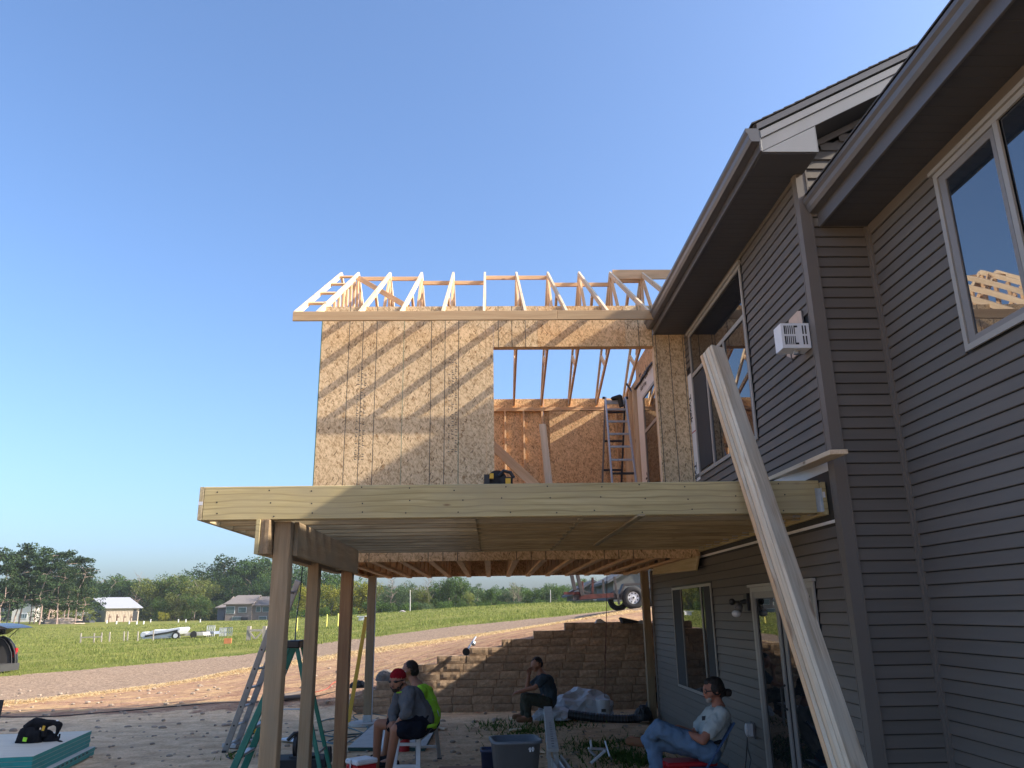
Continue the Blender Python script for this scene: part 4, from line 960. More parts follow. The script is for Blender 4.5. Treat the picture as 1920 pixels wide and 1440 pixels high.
def person(label, loc, skin, head, face, up, head_r, spine, arms, legs, wear, extras=None):
    """head: centre; face: unit vector of the gaze; spine: neck->pelvis points; arms/legs: joint chains"""
    t = thing("person", loc, label, "person", None)
    f = Vector(face).normalized(); u = Vector(up).normalized(); u = (u - f * u.dot(f)).normalized(); s = f.cross(u); hc = Vector(head); r = head_r
    g = MB()
    def hb(a, b, c, rad, sx=1, sy=1, sz=1):  # a right, b forward, c up (head radii); ellipsoid roughly along axes
        p = hc + s * (a * r) + f * (b * r) + u * (c * r); g.ball(p, rad * r, sx, sy, sz, 12, 8)
    hb(0, -.12, .22, .93); hb(0, .18, .05, .82); hb(0, .30, -.45, .56); hb(0, .52, -.78, .30); hb(0, .84, -.16, .17); hb(0, .95, -.28, .14)
    hb(.34, .66, .14, .22); hb(-.34, .66, .14, .22); hb(.86, -.02, -.08, .20); hb(-.86, -.02, -.08, .20); hb(0, .80, -.55, .17); hb(.42, .5, -.3, .3); hb(-.42, .5, -.3, .3)
    neck = spine[0]
    limb(g, [hc - u * (.6 * r) - f * (.15 * r), Vector(neck)], [.50 * r, .56 * r])
    sp = [Vector(p) for p in spine]; rr_ = [0.075, 0.135, 0.14, 0.145][:len(sp)]
    limb(g, sp, rr_)
    for ch, rs in arms: limb(g, [Vector(p) for p in ch], rs)
    for ch, rs in legs: limb(g, [Vector(p) for p in ch], rs)
    # hands: palm, four fingers and a thumb
    for ch, rs in arms:
        w_, e_ = Vector(ch[-1]), Vector(ch[-2]); dd = (w_ - e_).normalized(); sd = dd.cross(Vector((0, 0, 1))); sd = sd.normalized() if sd.length > .1 else Vector((1, 0, 0)); dn = sd.cross(dd)
        g.bar(w_, w_ + dd * .09, .03, .08, dn); g.ball(w_ + dd * .05, .035, 1, 1, .8)
        for k in range(4):
            a = w_ + dd * .085 + sd * (.027 - .018 * k); L = (.062, .072, .068, .052)[k]; c2 = a + dd * (L * .55) - dn * .008; c3 = c2 + dd * (L * .3) - dn * L * .45
            limb(g, [a, c2, c3], [.0092, .0085, .0075], 8)
        a = w_ + dd * .03 + sd * .035; limb(g, [a, a + dd * .03 + sd * .025, a + dd * .06 + sd * .025 - dn * .01], [.012, .0105, .009], 8)
    me, c = remeshed(g, 0.0085, 3); me.materials.append(skin); put("body", me, Matrix.Translation(c), t)
    # face details
    e = MB()
    for a in (.34, -.34): e.ball(hc + s * (a * r) + f * (.80 * r) + u * (.02 * r), .10 * r)
    e.build("eye", M['blackpl'], t, True) if 'glasses' not in (extras or {}) else None
    mo = MB(); mo.ball(hc + f * (.93 * r) - u * (.52 * r), .12 * r, 1.3, 1, .5); mo.build("mouth", plain('lips', (0.25, .08, .07), .5), t, True)
    for nm, chains, balls, mat in wear: blob(nm, chains, balls, mat, t, 0.012, 2)
    return t, hc, f, u, s, r

def head_pts(hc, f, u, s, r, lst): return [(hc + s * (a * r) + f * (b * r) + u * (c * r), q * r, (1, 1, 1)) for a, b, c, q in lst]

# ---- work platform with two men
WP = 0.50
pl = thing("work_platform", atZ(785, 1362, 0.0), "folding aluminium work platform that two men sit on near the posts", "work platform")
c_nl, c_nr, c_fr = atZ(747, 1377.5, WP), atZ(785, 1377, WP), atZ(817, 1352, WP); c_fl = c_nl + (c_fr - c_nr)
dirp = (c_fr - c_nr).normalized(); wid = (c_nr - c_nl)
MB().prism([c_nl, c_nr, c_fr, c_fl], (0, 0, -0.022)).build("deck_board", M['board_grey'], pl)
for a, b in ((c_nl, c_fl), (c_nr, c_fr)):
    board("side_rail", a + Vector((0, 0, -.05)), b + Vector((0, 0, -.05)), 0.07, 0.02, (0, 0, 1), M['alu'], pl)
for e, sgn in ((0.0, -1), (1.0, 1)):
    L0 = c_nl.lerp(c_fl, e); R0 = c_nr.lerp(c_fr, e); ft = []
    for p, sd in ((L0, -1), (R0, 1)):
        q = p + dirp * (sgn * 0.16) + wid.normalized() * (sd * 0.03); q.z = 0.0; p2 = p + Vector((0, 0, -.05)); ft.append((p2, q))
        board("leg", p2, q, 0.05, 0.025, wid, M['white'] if e == 0 else M['alu'], pl)
        g = MB(); g.box(q.x - .03, q.x + .03, q.y - .03, q.y + .03, 0, .025); g.build("foot_cap", M['blackpl'], pl)
    for h in (0.12, 0.62):
        board("rung", ft[0][0].lerp(ft[0][1], h), ft[1][0].lerp(ft[1][1], h), 0.035, 0.025, (0, 0, 1), M['white'] if e == 0 else M['alu'], pl)

GREY = cloth('grey_knit', (0.12, 0.125, 0.135)); NAVY = cloth('navy_shorts', (0.012, 0.014, 0.022)); REDC = cloth('red_headband', (0.27, 0.012, 0.02)); HIVIS = cloth('hi_vis_green', (0.36, 0.72, 0.06)); BEARD = plain('beard', (0.035, 0.024, 0.018), .9, var=.3, scale=50)
SHOE = cloth('black_shoe', (0.02, 0.02, 0.024)); DENIM = cloth('pale_denim', (0.13, 0.20, 0.30), 0.22); TEE = cloth('pale_tee', (0.40, 0.43, 0.42), .06); BLUET = cloth('blue_grey_tee', (0.055, 0.075, 0.095)); OLIVE = cloth('olive_trousers', (0.058, 0.06, 0.045)); BOOT = cloth('tan_boot', (0.20, 0.10, 0.055))

def pA(px, py, Y): return atY(px, py, Y)
# man in grey with red headband
hipL, hipR = pA(787, 1366, 9.72), pA(792, 1357, 10.02)
kA, kB = pA(742, 1368, 9.62), pA(710, 1358, 10.05); aA, aB = pA(727, 1428, 9.9), pA(705, 1420, 10.3)
shA, shB = pA(766, 1300, 9.78), pA(752, 1299, 10.15); elA, elB = pA(763, 1334, 9.62), pA(738, 1337, 10.0); wrA, wrB = pA(745, 1357, 9.70), pA(737, 1352, 9.92)
hd = pA(745.5, 1276, 9.93); neck = pA(757, 1293, 9.95); ch_ = pA(772, 1314, 9.92); pel = pA(789, 1354, 9.88)
aA.z = 0.10; aB.z = 0.10
t, hc, f, u, s, r = person("man in a grey sweatshirt and red headband sitting hunched with crossed hands", (hipL.x, hipL.y, 0), SKIN, hd, (-0.50, -0.86, -0.12), (0.0, 0, 1), 0.108,
    [neck, ch_, pA(783, 1336, 9.9), pel], [([shA, elA, wrA], [.055, .043, .030]), ([shB, elB, wrB], [.055, .043, .030])],
    [([hipL, kA, aA], [.085, .060, .040]), ([hipR, kB, aB], [.085, .060, .040]), ([aA, aA + Vector((-.17, -.06, -.05))], [.042, .034]), ([aB, aB + Vector((-.17, -.05, -.05))], [.042, .034])],
    [("sweatshirt", [([neck + Vector((.02, 0, -.03)), ch_, pA(783, 1336, 9.9), pel + Vector((0, 0, .02))], [.085, .158, .168, .165]), ([shA, elA], [.085, .072]), ([elA, elA.lerp(wrA, .25)], [.068, .058]), ([shB, elB, elB.lerp(wrB, .8)], [.082, .068, .05])], [], GREY),
     ("shorts", [([pel, hipL.lerp(kA, .1), hipL.lerp(kA, .72)], [.155, .115, .098]), ([pel, hipR.lerp(kB, .1), hipR.lerp(kB, .66)], [.155, .115, .098])], [], NAVY),
     ("shoe", [([aA + Vector((.03, 0, -.05)), aA + Vector((-.17, -.06, -.055))], [.052, .042])], [], SHOE), ("shoe", [([aB + Vector((.03, 0, -.05)), aB + Vector((-.17, -.05, -.055))], [.052, .042])], [], SHOE)], {'glasses': 1})
blob("headband", [], head_pts(hc, f, u, s, r, [(0, -.12, .36, .93), (0, .12, .42, .78)]), REDC, t, .008, 2)
blob("beard", [], head_pts(hc, f, u, s, r, [(0, .56, -.84, .33), (.4, .38, -.62, .30), (-.4, .38, -.62, .30), (.62, .15, -.35, .2), (-.62, .15, -.35, .2), (0, .92, -.42, .1)]), BEARD, t, .007, 1)
g = MB()
for a in (.36, -.36): g.ball(hc + s * (a * r) + f * (.80 * r) + u * (.04 * r), .24 * r, 1, 1, .62)
g.bar(hc + s * (.9 * r) + f * (.05 * r) + u * (.08 * r), hc + s * (.6 * r) + f * (.75 * r) + u * (.08 * r), .012, .006, u); g.bar(hc - s * (.9 * r) + f * (.05 * r) + u * (.08 * r), hc - s * (.6 * r) + f * (.75 * r) + u * (.08 * r), .012, .006, u)
g.bar(hc - s * (.3 * r) + f * (.92 * r) + u * (.1 * r), hc + s * (.3 * r) + f * (.92 * r) + u * (.1 * r), .01, .006, u)
o = g.build("sunglasses", M['blackpl'], t, True); o['kind'] = 'stuff'
g = MB(); pts = [neck + Vector((.085 * math.cos(a) - .0, .08 * math.sin(a), .0 - .03 * math.cos(a - 3.6))) for a in np.linspace(0, 6.28, 15)]; g.tube(pts, .008); g.build("collar_edge", HIVIS, t, True)
g = MB(); pts = [pel + Vector((.17 * math.cos(a), .17 * math.sin(a), -.03)) for a in np.linspace(-3.0, 1.9, 16)]; g.tube(pts, .022); g.build("shirt_hem", HIVIS, t, True)

# man in the hi-vis shirt behind him
hd = pA(768, 1258, 10.75); neck = pA(782, 1285, 10.68); ch_ = pA(792, 1306, 10.62); mid_ = pA(799, 1330, 10.55); pel = pA(802, 1350, 10.42)
hipL, hipR = pel + Vector((-.05, -.10, 0)), pel + Vector((-.05, .13, 0)); kA, kB = pA(741, 1340, 10.75), pA(735, 1333, 11.1); aA, aB = pA(738, 1405, 10.95), pA(722, 1408, 11.4); aA.z = aB.z = .10
shA, shB = pA(790, 1298, 10.42), pA(778, 1298, 10.86); elA, elB = pA(775, 1330, 10.5), pA(752, 1330, 11.0); wrA, wrB = pA(752, 1335, 10.72), pA(742, 1335, 11.1)
t, hc, f, u, s, r = person("man in a bright green hi-vis shirt seen from behind, looking away to the left", (pel.x, pel.y, 0), SKIN, hd, (-0.93, 0.30, -0.2), (0.05, 0, 1), 0.107,
    [neck, ch_, mid_, pel], [([shA, elA, wrA], [.055, .043, .030]), ([shB, elB, wrB], [.055, .043, .030])],
    [([hipL, kA, aA], [.085, .060, .040]), ([hipR, kB, aB], [.085, .060, .040]), ([aA, aA + Vector((-.17, .0, -.05))], [.042, .034]), ([aB, aB + Vector((-.17, .05, -.05))], [.042, .034])],
    [("shirt", [([neck + Vector((.01, 0, -.04)), ch_, mid_, pel + Vector((0, 0, .03))], [.085, .155, .165, .165]), ([shA, elA], [.085, .07]), ([shB, elB], [.082, .07])], [], HIVIS),
     ("shorts", [([pel, hipL.lerp(kA, .1), hipL.lerp(kA, .6)], [.15, .11, .09]), ([pel, hipR.lerp(kB, .1), hipR.lerp(kB, .6)], [.15, .11, .09])], [], NAVY),
     ("shoe", [([aA + Vector((.03, 0, -.05)), aA + Vector((-.17, 0, -.055))], [.052, .042])], [], SHOE), ("shoe", [([aB + Vector((.03, 0, -.05)), aB + Vector((-.17, .05, -.055))], [.052, .042])], [], SHOE)])
blob("hair", [], head_pts(hc, f, u, s, r, [(0, -.26, .32, .90), (0, -.46, -.10, .72), (0, .10, .56, .56)]), HAIR, t, .008, 1)
g = MB(); tape = cloth('reflective_tape', (.62, .64, .66), .05, .1)
back = [(neck + Vector((.04, -.06, .02)), .0), (ch_, .165), (mid_, .176), (pel + Vector((0, 0, .05)), .176)]
for yo in (-.55, .35):
    pts = [neck + Vector((.05, yo * .14, .01))] + [p + Vector((rad * .80, rad * yo, .02)) for p, rad in back[1:]]
    for a, b in zip(pts, pts[1:]): g.bar(a, b, 0.05, 0.006, (b - a).cross(Vector((.85, yo, 0))))
o = g.build("reflective_tape", tape, t); o['kind'] = 'stuff'
g = MB(); g.bar(hc + s * (-.9 * r) + f * (.02 * r), hc + s * (-.62 * r) + f * (.78 * r), .012, .006, u); g.bar(hc + s * (.9 * r) + f * (.02 * r), hc + s * (.62 * r) + f * (.78 * r), .012, .006, u); g.ball(hc + s * (-.4 * r) + f * (.84 * r), .2 * r); g.ball(hc + s * (.4 * r) + f * (.84 * r), .2 * r)
o = g.build("glasses", M['whitepl'], t, True); o['kind'] = 'stuff'

# man on the plank, hand at his face
bn = thing("plank_bench", (1.0, 12.5, 0), "long narrow grey plank bench seen end on, with a man at its far end", "bench")
SB = 0.33; n0 = atZ(1037, 1407, SB); n1 = atZ(1027, 1327, SB)
board("seat", n0, n1, 0.04, 0.135, (0, 0, 1), M['board_grey'], bn)
for f_ in (0.03, 0.35, 0.66, 0.96):
    p = n0.lerp(n1, f_)
    for sx in (-.045, .045): abox("leg", p.x + sx - .02, p.x + sx + .02, p.y - .02, p.y + .02, 0.0, SB - .022, M['board_grey'], bn, 'z')
g = MB()
for k in range(12):
    p = n0.lerp(n1, .04 + .045 * k); g.box(p.x - .012, p.x + .022, p.y - .02, p.y + .02, SB + .0205, SB + .0215)
o = g.build("printed_mark", M['ink'], bn); o['kind'] = 'stuff'
for i, (dx, col) in enumerate(((-.045, 'board_grey'), (0.0, 'whitepl'), (.045, 'board_grey'))):
    a = atZ(1037 + i * 4, 1412, .22); b = a + Vector((.10 + dx, -1.9, 0)); a.z = .16; b.z = .12
    tag(board("lath", a + Vector((dx, 0, 0)), b, .09, .02, (0, 0, 1), M[col], None), ["left pale lath standing on edge in front of the plank bench", "middle white lath standing on edge in front of the plank bench", "right pale lath standing on edge in front of the plank bench"][i], "lath")
YC_ = 15.1
hd = pA(1006, 1246, YC_); neck = pA(1015, 1264, YC_); ch_ = pA(1024, 1280, YC_); mid_ = pA(1029, 1298, YC_); pel = pA(1027, 1316, YC_)
hipL, hipR = pel + Vector((-.03, -.11, -.0)), pel + Vector((-.03, .11, 0)); kA, kB = pA(986, 1309, YC_ - .15), pA(984, 1306, YC_ + .2); aA, aB = pA(990, 1348, YC_ - .15), pA(982, 1346, YC_ + .25); aA.z = aB.z = .10
shA, shB = pA(1019, 1272, YC_ - .18), pA(1014, 1272, YC_ + .17); elA, elB = pA(1003, 1289, YC_ - .22), pA(988, 1291, YC_ + .1); wrA, wrB = pA(974, 1297, YC_ - .2), pA(992, 1264, YC_ + .02)
t, hc, f, u, s, r = person("man in a dark blue tee on the plank with a hand at his face", (pel.x, pel.y, 0), SKIN, hd, (-0.93, -0.22, -0.28), (0.1, 0, 1), 0.108,
    [neck, ch_, mid_, pel], [([shA, elA, wrA], [.055, .043, .030]), ([shB, elB, wrB], [.055, .043, .030])],
    [([hipL, kA, aA], [.085, .060, .045]), ([hipR, kB, aB], [.085, .060, .045]), ([aA, aA + Vector((-.17, 0, -.05))], [.042, .034]), ([aB, aB + Vector((-.17, .0, -.05))], [.042, .034])],
    [("tee_shirt", [([neck + Vector((.02, 0, -.04)), ch_, mid_, pel + Vector((0.02, 0, .02))], [.085, .15, .155, .15]), ([shA, shA.lerp(elA, .55)], [.088, .072]), ([shB, shB.lerp(elB, .55)], [.085, .07])], [], BLUET),
     ("trousers", [([pel, hipL, kA, aA + Vector((0, 0, .03))], [.145, .115, .085, .068]), ([pel, hipR, kB, aB + Vector((0, 0, .03))], [.145, .115, .085, .068])], [], OLIVE),
     ("boot", [([aA + Vector((.03, 0, -.04)), aA + Vector((-.17, 0, -.05))], [.058, .048])], [], BOOT), ("boot", [([aB + Vector((.03, 0, -.04)), aB + Vector((-.17, .0, -.05))], [.058, .048])], [], BOOT)])
blob("hair", [], head_pts(hc, f, u, s, r, [(0, -.26, .34, .89), (0, -.50, -.05, .68), (0, .12, .60, .52)]), HAIR, t, .008, 1)

# man in the chair by the house
YD = 9.0
hd = pA(1337, 1294, YD); neck = pA(1347, 1325, YD); ch_ = pA(1345, 1350, YD); mid_ = pA(1338, 1380, YD); pel = pA(1328, 1404, YD)
hipL, hipR = pel + Vector((-.02, -.11, -.01)), pel + Vector((-.02, .11, -.01)); kA, kB = pA(1236, 1366, YD - .12), pA(1222, 1388, YD + .12)
aA = pA(1208, 1392, YD + .30); aB = pA(1238, 1438, YD + .1); fB = Vector((aB.x - .02, aB.y, 0.10))
shA, shB = pA(1352, 1340, YD - .18), pA(1332, 1340, YD + .17); elA, elB = pA(1318, 1388, YD - .27), pA(1300, 1377, YD + .22); wrA, wrB = pA(1287, 1374, YD - .12), pA(1276, 1366, YD + .05)
t, hc, f, u, s, r = person("man in glasses, pale tee and jeans in a blue folding chair", (pel.x, pel.y, 0), SKIN2, hd, (-0.97, -0.12, -0.05), (0.08, 0, 1), 0.112,
    [neck, ch_, mid_, pel], [([shA, elA, wrA], [.058, .048, .032]), ([shB, elB, wrB], [.058, .046, .032])],
    [([hipL, kA, aA], [.085, .060, .045]), ([hipR, kB, fB], [.085, .060, .045]), ([aA, aA + Vector((-.14, .05, .03))], [.042, .034]), ([fB, fB + Vector((-.17, .0, -.05))], [.042, .034])],
    [("tee_shirt", [([neck + Vector((.0, 0, -.05)), ch_, mid_, pel + Vector((0.02, 0, .03))], [.088, .155, .155, .15]), ([shA, shA.lerp(elA, .62)], [.088, .080]), ([shB, shB.lerp(elB, .6)], [.085, .078])], [], TEE),
     ("jeans", [([pel + Vector((0, 0, -.01)), hipL, kA, kA.lerp(aA, .85)], [.148, .118, .092, .068]), ([pel, hipR, kB, fB + Vector((0, 0, .04))], [.145, .115, .090, .068])], [], DENIM),
     ("boot", [([aA + Vector((.0, 0, .0)), aA + Vector((-.16, .05, .01))], [.056, .046])], [], BOOT), ("boot", [([fB + Vector((.03, 0, -.04)), fB + Vector((-.17, .0, -.05))], [.058, .048])], [], BOOT)], {'glasses': 1})
blob("hair", [([hc - f * (.85 * r) - u * (.25 * r), hc - f * (1.15 * r) - u * (.42 * r), hc - f * (1.5 * r) - u * (.35 * r)], [.035, .028, .042])], head_pts(hc, f, u, s, r, [(0, -.22, .34, .93), (0, -.58, -.12, .66), (0, .30, .66, .50), (.5, -.1, .2, .62), (-.5, -.1, .2, .62)]), HAIR, t, .008, 1)
blob("beard", [], head_pts(hc, f, u, s, r, [(0, .58, -.84, .30), (.28, .52, -.72, .22), (-.28, .52, -.72, .22), (0, .92, -.42, .1)]), plain('grey_beard', (.30, .26, .23), .9, var=.2, scale=60), t, .007, 1)
g = MB()
for a in (.38, -.38):
    c = hc + s * (a * r) + f * (.93 * r) + u * (.02 * r); ring = [c + s * (.25 * r * math.cos(k)) + u * (.20 * r * math.sin(k)) for k in np.linspace(0, 6.28, 11)]; g.tube(ring, .0045)
    g.bar(c + s * (.25 * r * (1 if a > 0 else -1)), hc + s * (.92 * r * (1 if a > 0 else -1)) + u * (.04 * r), .012, .006, u)
o = g.build("eyeglasses", M['blackpl'], t, True); o['kind'] = 'stuff'
g = MB(); g.prism([pA(1316, 1343, YD - .17), pA(1323, 1342, YD - .172), pA(1322, 1350, YD - .174), pA(1316, 1351, YD - .172)], (0, -.004, 0)); g.build("shirt_print", M['ink'], t)
blob("belt", [([pel + Vector((.10, -.14, .09)), pel + Vector((-.02, -.165, .06)), pel + Vector((-.12, -.13, .06))], [.022, .022, .022])], [], SHOE, t, .008, 1)

# folding chair
fc = thing("folding_chair", (pel.x, YD, 0), "blue metal folding chair with the seated man by the house wall", "chair")
sz = pel.z - .17
for yo in (-.21, .21):
    board("back_post", atY(1366, 1350, YD).xyz + Vector((0, yo, 0)), Vector((pel.x - .32, YD + yo, 0.0)), .03, .02, (0, 1, 0), M['blue'], fc)
    board("leg", Vector((pel.x - .12, YD + yo * .92, sz - .01)), Vector((pel.x + .30, YD + yo * .92, 0.0)), .03, .02, (0, 1, 0), M['blue'], fc)
MB().box(pel.x - .24, pel.x + .16, YD - .19, YD + .19, sz - .02, sz + .015).build("seat", M['blue'], fc)
tp = atY(1366, 1350, YD); bp = Vector((pel.x - .32, YD, 0)); dd = (bp - tp).normalized()
g = MB(); a, b = tp + dd * .03, tp + dd * .26
g.prism([a + Vector((0, -.20, 0)), a + Vector((0, .20, 0)), b + Vector((0, .20, 0)), b + Vector((0, -.20, 0))], (.015, 0, .008)); g.build("backrest", M['blue'], fc)

# coolers
def cooler(name, c, w_, d_, h_, rz, label, lid='whitepl'):
    t = thing(name, (c.x, c.y, 0), label, "cooler", None, rz); Rm = WM[t.name]
    def tb(nm, x0, x1, y0, y1, z0, z1, mt, ch=.012): 
        cc = Vector(((x0 + x1) / 2, (y0 + y1) / 2, (z0 + z1) / 2)); put(nm, cbox(x1 - x0, y1 - y0, z1 - z0, ch, M[mt]), Rm @ Matrix.Translation(cc), t)
    tb("body", -w_ / 2, w_ / 2, -d_ / 2, d_ / 2, 0.0, h_ * .87, 'red'); tb("lid", -w_ / 2 - .008, w_ / 2 + .008, -d_ / 2 - .008, d_ / 2 + .008, h_ * .872, h_, lid, .012)
    g = MB(); hh = h_ * .62
    for sx in (-1, 1): g.bar(Rm @ Vector((sx * (w_ / 2 + .012), 0, hh * .5)), Rm @ Vector((sx * (w_ / 2 + .012), 0, h_ * 1.0)), .03, .012, (0, 1, 0))
    g.build("handle", M[lid], t)
cooler("cooler", atZ(677.5, 1422, .40) + Vector((0, .02, 0)), .25, .22, .40, math.radians(42), "small red cooler with a white lid at the foot of the posts")
cc = atZ(1297, 1424, .36); cooler("cooler", Vector((cc.x - .02, 9.05, 0)), .52, .30, .345, 0.05, "wide red cooler tucked under the blue folding chair", 'red')
jg = thing("drink_jug", atZ(756, 1409, 0), "round red drink jug standing under the work platform", "jug")
p = atZ(756, 1411, 0) + Vector((0, .1, 0)); g = MB(); g.cyl(p, p + Vector((0, 0, .22)), .085, .078, 16); g.cyl(p + Vector((0, 0, .22)), p + Vector((0, 0, .28)), .078, .05, 16); g.build("body", M['red'], jg, False)
g = MB(); g.cyl(p + Vector((0, 0, .28)), p + Vector((0, 0, .31)), .052, .045, 16); g.build("lid", M['whitepl'], jg)
blob_bag = blob("plastic_bag", [([p + Vector((-.30, .05, .03)), p + Vector((-.27, .05, .14)), p + Vector((-.25, .03, .26))], [.06, .045, .03])], [], M['whitepl'], None, .014, 1); tag(blob_bag, "crumpled white bag on the ground beside the red drink jug", "plastic bag")

# bins
def tub(name, cx, cy, wt_, dt_, wb, db, h, mat, label, cat, rim=.02, rz=0.0):
    t = thing(name, (cx, cy, 0), label, cat, None, rz)
    def loop(w_, d_, z, rr=.22):
        pts = []; rad = min(w_, d_) * rr
        for qx, qy, a0 in ((1, 1, 0), (-1, 1, 90), (-1, -1, 180), (1, -1, 270)):
            for k in range(5):
                a = math.radians(a0 + 22.5 * k); pts.append((qx * (w_ / 2 - rad) + rad * math.cos(a), qy * (d_ / 2 - rad) + rad * math.sin(a), z))
        return pts
    L = [loop(wb, db, .005), loop(wt_, dt_, h - .03), loop(wt_ + rim * 2, dt_ + rim * 2, h - .028), loop(wt_ + rim * 2, dt_ + rim * 2, h), loop(wt_ - .012, dt_ - .012, h), loop(wb - .014, db - .014, .02)]
    n = len(L[0]); vs = sum(L, []); fs = [(i * n + k, i * n + (k + 1) % n, (i + 1) * n + (k + 1) % n, (i + 1) * n + k) for i in range(len(L) - 1) for k in range(n)] + [tuple(range(n)), tuple(range((len(L) - 1) * n, len(L) * n))]
    me, c = MB().add(vs, fs).mesh(M[mat], True, centre=False); 
    put("body", me, WM[t.name], t); return t
M['greybin'] = plain('grey_bin_plastic', (0.115, 0.13, 0.15), .55, var=.12, scale=5, bmp=.1)
M['navybin'] = plain('navy_bin_plastic', (0.02, 0.03, 0.075), .5, var=.1)
q = atY(966, 1384, 8.75); tt = tub("trash_bin", q.x, 8.75, .48, .46, .36, .34, q.z, 'greybin', "large open grey plastic bin with a scuffed side and white mark", "bin", rz=0.12)
g = MB()
for k, (a, b) in enumerate(((994, 1402), (999, 1401))): p = atY(a, b, 8.5); g.box(p.x - .008, p.x + .008, 8.505, 8.512, p.z - .04, p.z)
p = atY(996.5, 1404, 8.5); g.box(p.x - .03, p.x + .03, 8.505, 8.511, p.z - .008, p.z); o = g.build("printed_logo", M['whitepl'], tt); o['kind'] = 'stuff'
q = atY(918, 1403, 9.4); tub("waste_basket", q.x, 9.4, .19, .22, .15, .17, q.z, 'navybin', "small dark blue waste basket beside the large grey bin", "bin", .01)
q = atZ(868, 1436, .16); cb = MB()
cb.box(q.x - .28, q.x + .28, q.y - .5, q.y, 0, .16); tag(cb.build("cardboard_box", plain('cardboard', (.30, .17, .11), .85, var=.08)), "low flat brown cardboard box at the bottom edge beside the waste basket", "cardboard box")

# leftovers in front of the wall: white sheeting, pail, black pipe
rr = random.Random(2)
def heap(name, c, sx, sy, sz, mat, label, cat, seed=0, amp=.35):
    rr = random.Random(seed); bm = bmesh.new(); bmesh.ops.create_icosphere(bm, subdivisions=4, radius=1)
    from mathutils import noise as nz_
    for v in bm.verts:
        n1 = nz_.ridged_multi_fractal(v.co * 1.7 + Vector((seed, 0, 0)), 1.0, 2.1, 4, 1.0, 2.0); v.co *= (1 - amp * .6 + amp * .45 * n1)
        v.co = Vector((v.co.x * sx, v.co.y * sy, max(v.co.z, -.12) * sz))
    me = bpy.data.meshes.new(name); bm.to_mesh(me); bm.free(); me.materials.append(M[mat] if isinstance(mat, str) else mat)
    return tag(put(name, me, Matrix.Translation(c)), label, cat)
M['sheeting'] = plain('white_sheeting', (.52, .54, .58), .45, var=.10, scale=3, bmp=.5, bscale=5)
c = atZ(1085, 1338, 0); heap("plastic_sheeting", Vector((c.x, 15.6, .10)), .62, .42, .42, 'sheeting', "crumpled heap of white plastic sheeting at the foot of the block wall", "plastic sheeting", 3, .5)
c = atZ(1035, 1345, 0); heap("plastic_sheeting", Vector((c.x, 15.2, .05)), .40, .32, .20, 'sheeting', "low folded white sheeting left of the large white heap", "plastic sheeting", 8, .5)
pb = thing("bucket", (0, 0, 0), "white plastic pail with dark print standing on the black pipe", "bucket"); WM[pb.name] = Matrix.Translation(atY(1131, 1340, 15.2)); pb.matrix_basis = WM[pb.name]
p = atY(1131.5, 1339, 15.2); g = MB(); g.cyl(p, p + Vector((0, 0, .25)), .118, .13, 20); g.cyl(p + Vector((0, 0, .225)), p + Vector((0, 0, .245)), .136, .136, 20); g.build("body", M['whitepl'], pb)
g = MB(); g.box(p.x - .05, p.x + .03, p.y - .127, p.y - .12, p.z + .05, p.z + .10); g.build("print", M['print'], pb)
g = MB(); g.tube([p + Vector((.13 * math.cos(a), -.02, .25 + .10 * math.sin(a))) for a in np.linspace(0, 3.14, 9)], .005); g.build("handle", M['steel'], pb)
pts = [atY(a, b, Y) for a, b, Y in ((1066, 1339, 15.0), (1100, 1344, 14.9), (1140, 1348, 14.8), (1180, 1349, 14.7), (1203, 1343, 14.75), (1215, 1330, 14.9), (1224, 1312, 15.1), (1227, 1303, 15.2))]
def smooth_pts(pts, k=8):
    out = []
    for i in range(len(pts) - 1):
        p0, p1, p2, p3 = pts[max(i - 1, 0)], pts[i], pts[i + 1], pts[min(i + 2, len(pts) - 1)]
        for j in range(k):
            t_ = j / k; out.append(0.5 * ((2 * p1) + (-p0 + p2) * t_ + (2 * p0 - 5 * p1 + 4 * p2 - p3) * t_ * t_ + (-p0 + 3 * p1 - 3 * p2 + p3) * t_ ** 3))
    return out + [pts[-1]]
sp_ = smooth_pts(pts, 14); g = MB(); g.tube(sp_, [(.075 + .009 * (i % 2)) for i in range(len(sp_))], 12)
tag(g.build("drain_pipe", M['blackpl']), "black corrugated drain pipe lying along the wall and curling up at its right end", "pipe")
c = atZ(1205, 1352, 0); heap("black_bag", Vector((c.x - .03, 14.6, .08)), .16, .2, .22, 'black', "black bag slumped at the house corner by the end of the drain pipe", "bag", 5)
for i, (a, b, c_, d_, e1, lab) in enumerate(((1107, 1389, 1109, 1404, .05, 0), (1134, 1389, 1143, 1419, .05, 0), (1103, 1403, 1136, 1405, .03, 0), (1105, 1406, 1116, 1417, .03, 0), (1135, 1407, 1108, 1431, .045, 0), (1141, 1412, 1147, 1424, .03, 0))):
    if i == 0: ft_ = thing("folding_stand", atZ(1120, 1432, 0), "small folding metal stand lying open on the weedy ground", "stand")
    board("arm", atY(a, b, 10.7 + .1 * (i % 2)), atY(c_, d_, 10.62 + .12 * (i % 3)), e1, .022, (0, 1, 0.3), M['alu'] if i % 2 else M['whitepl'], ft_)

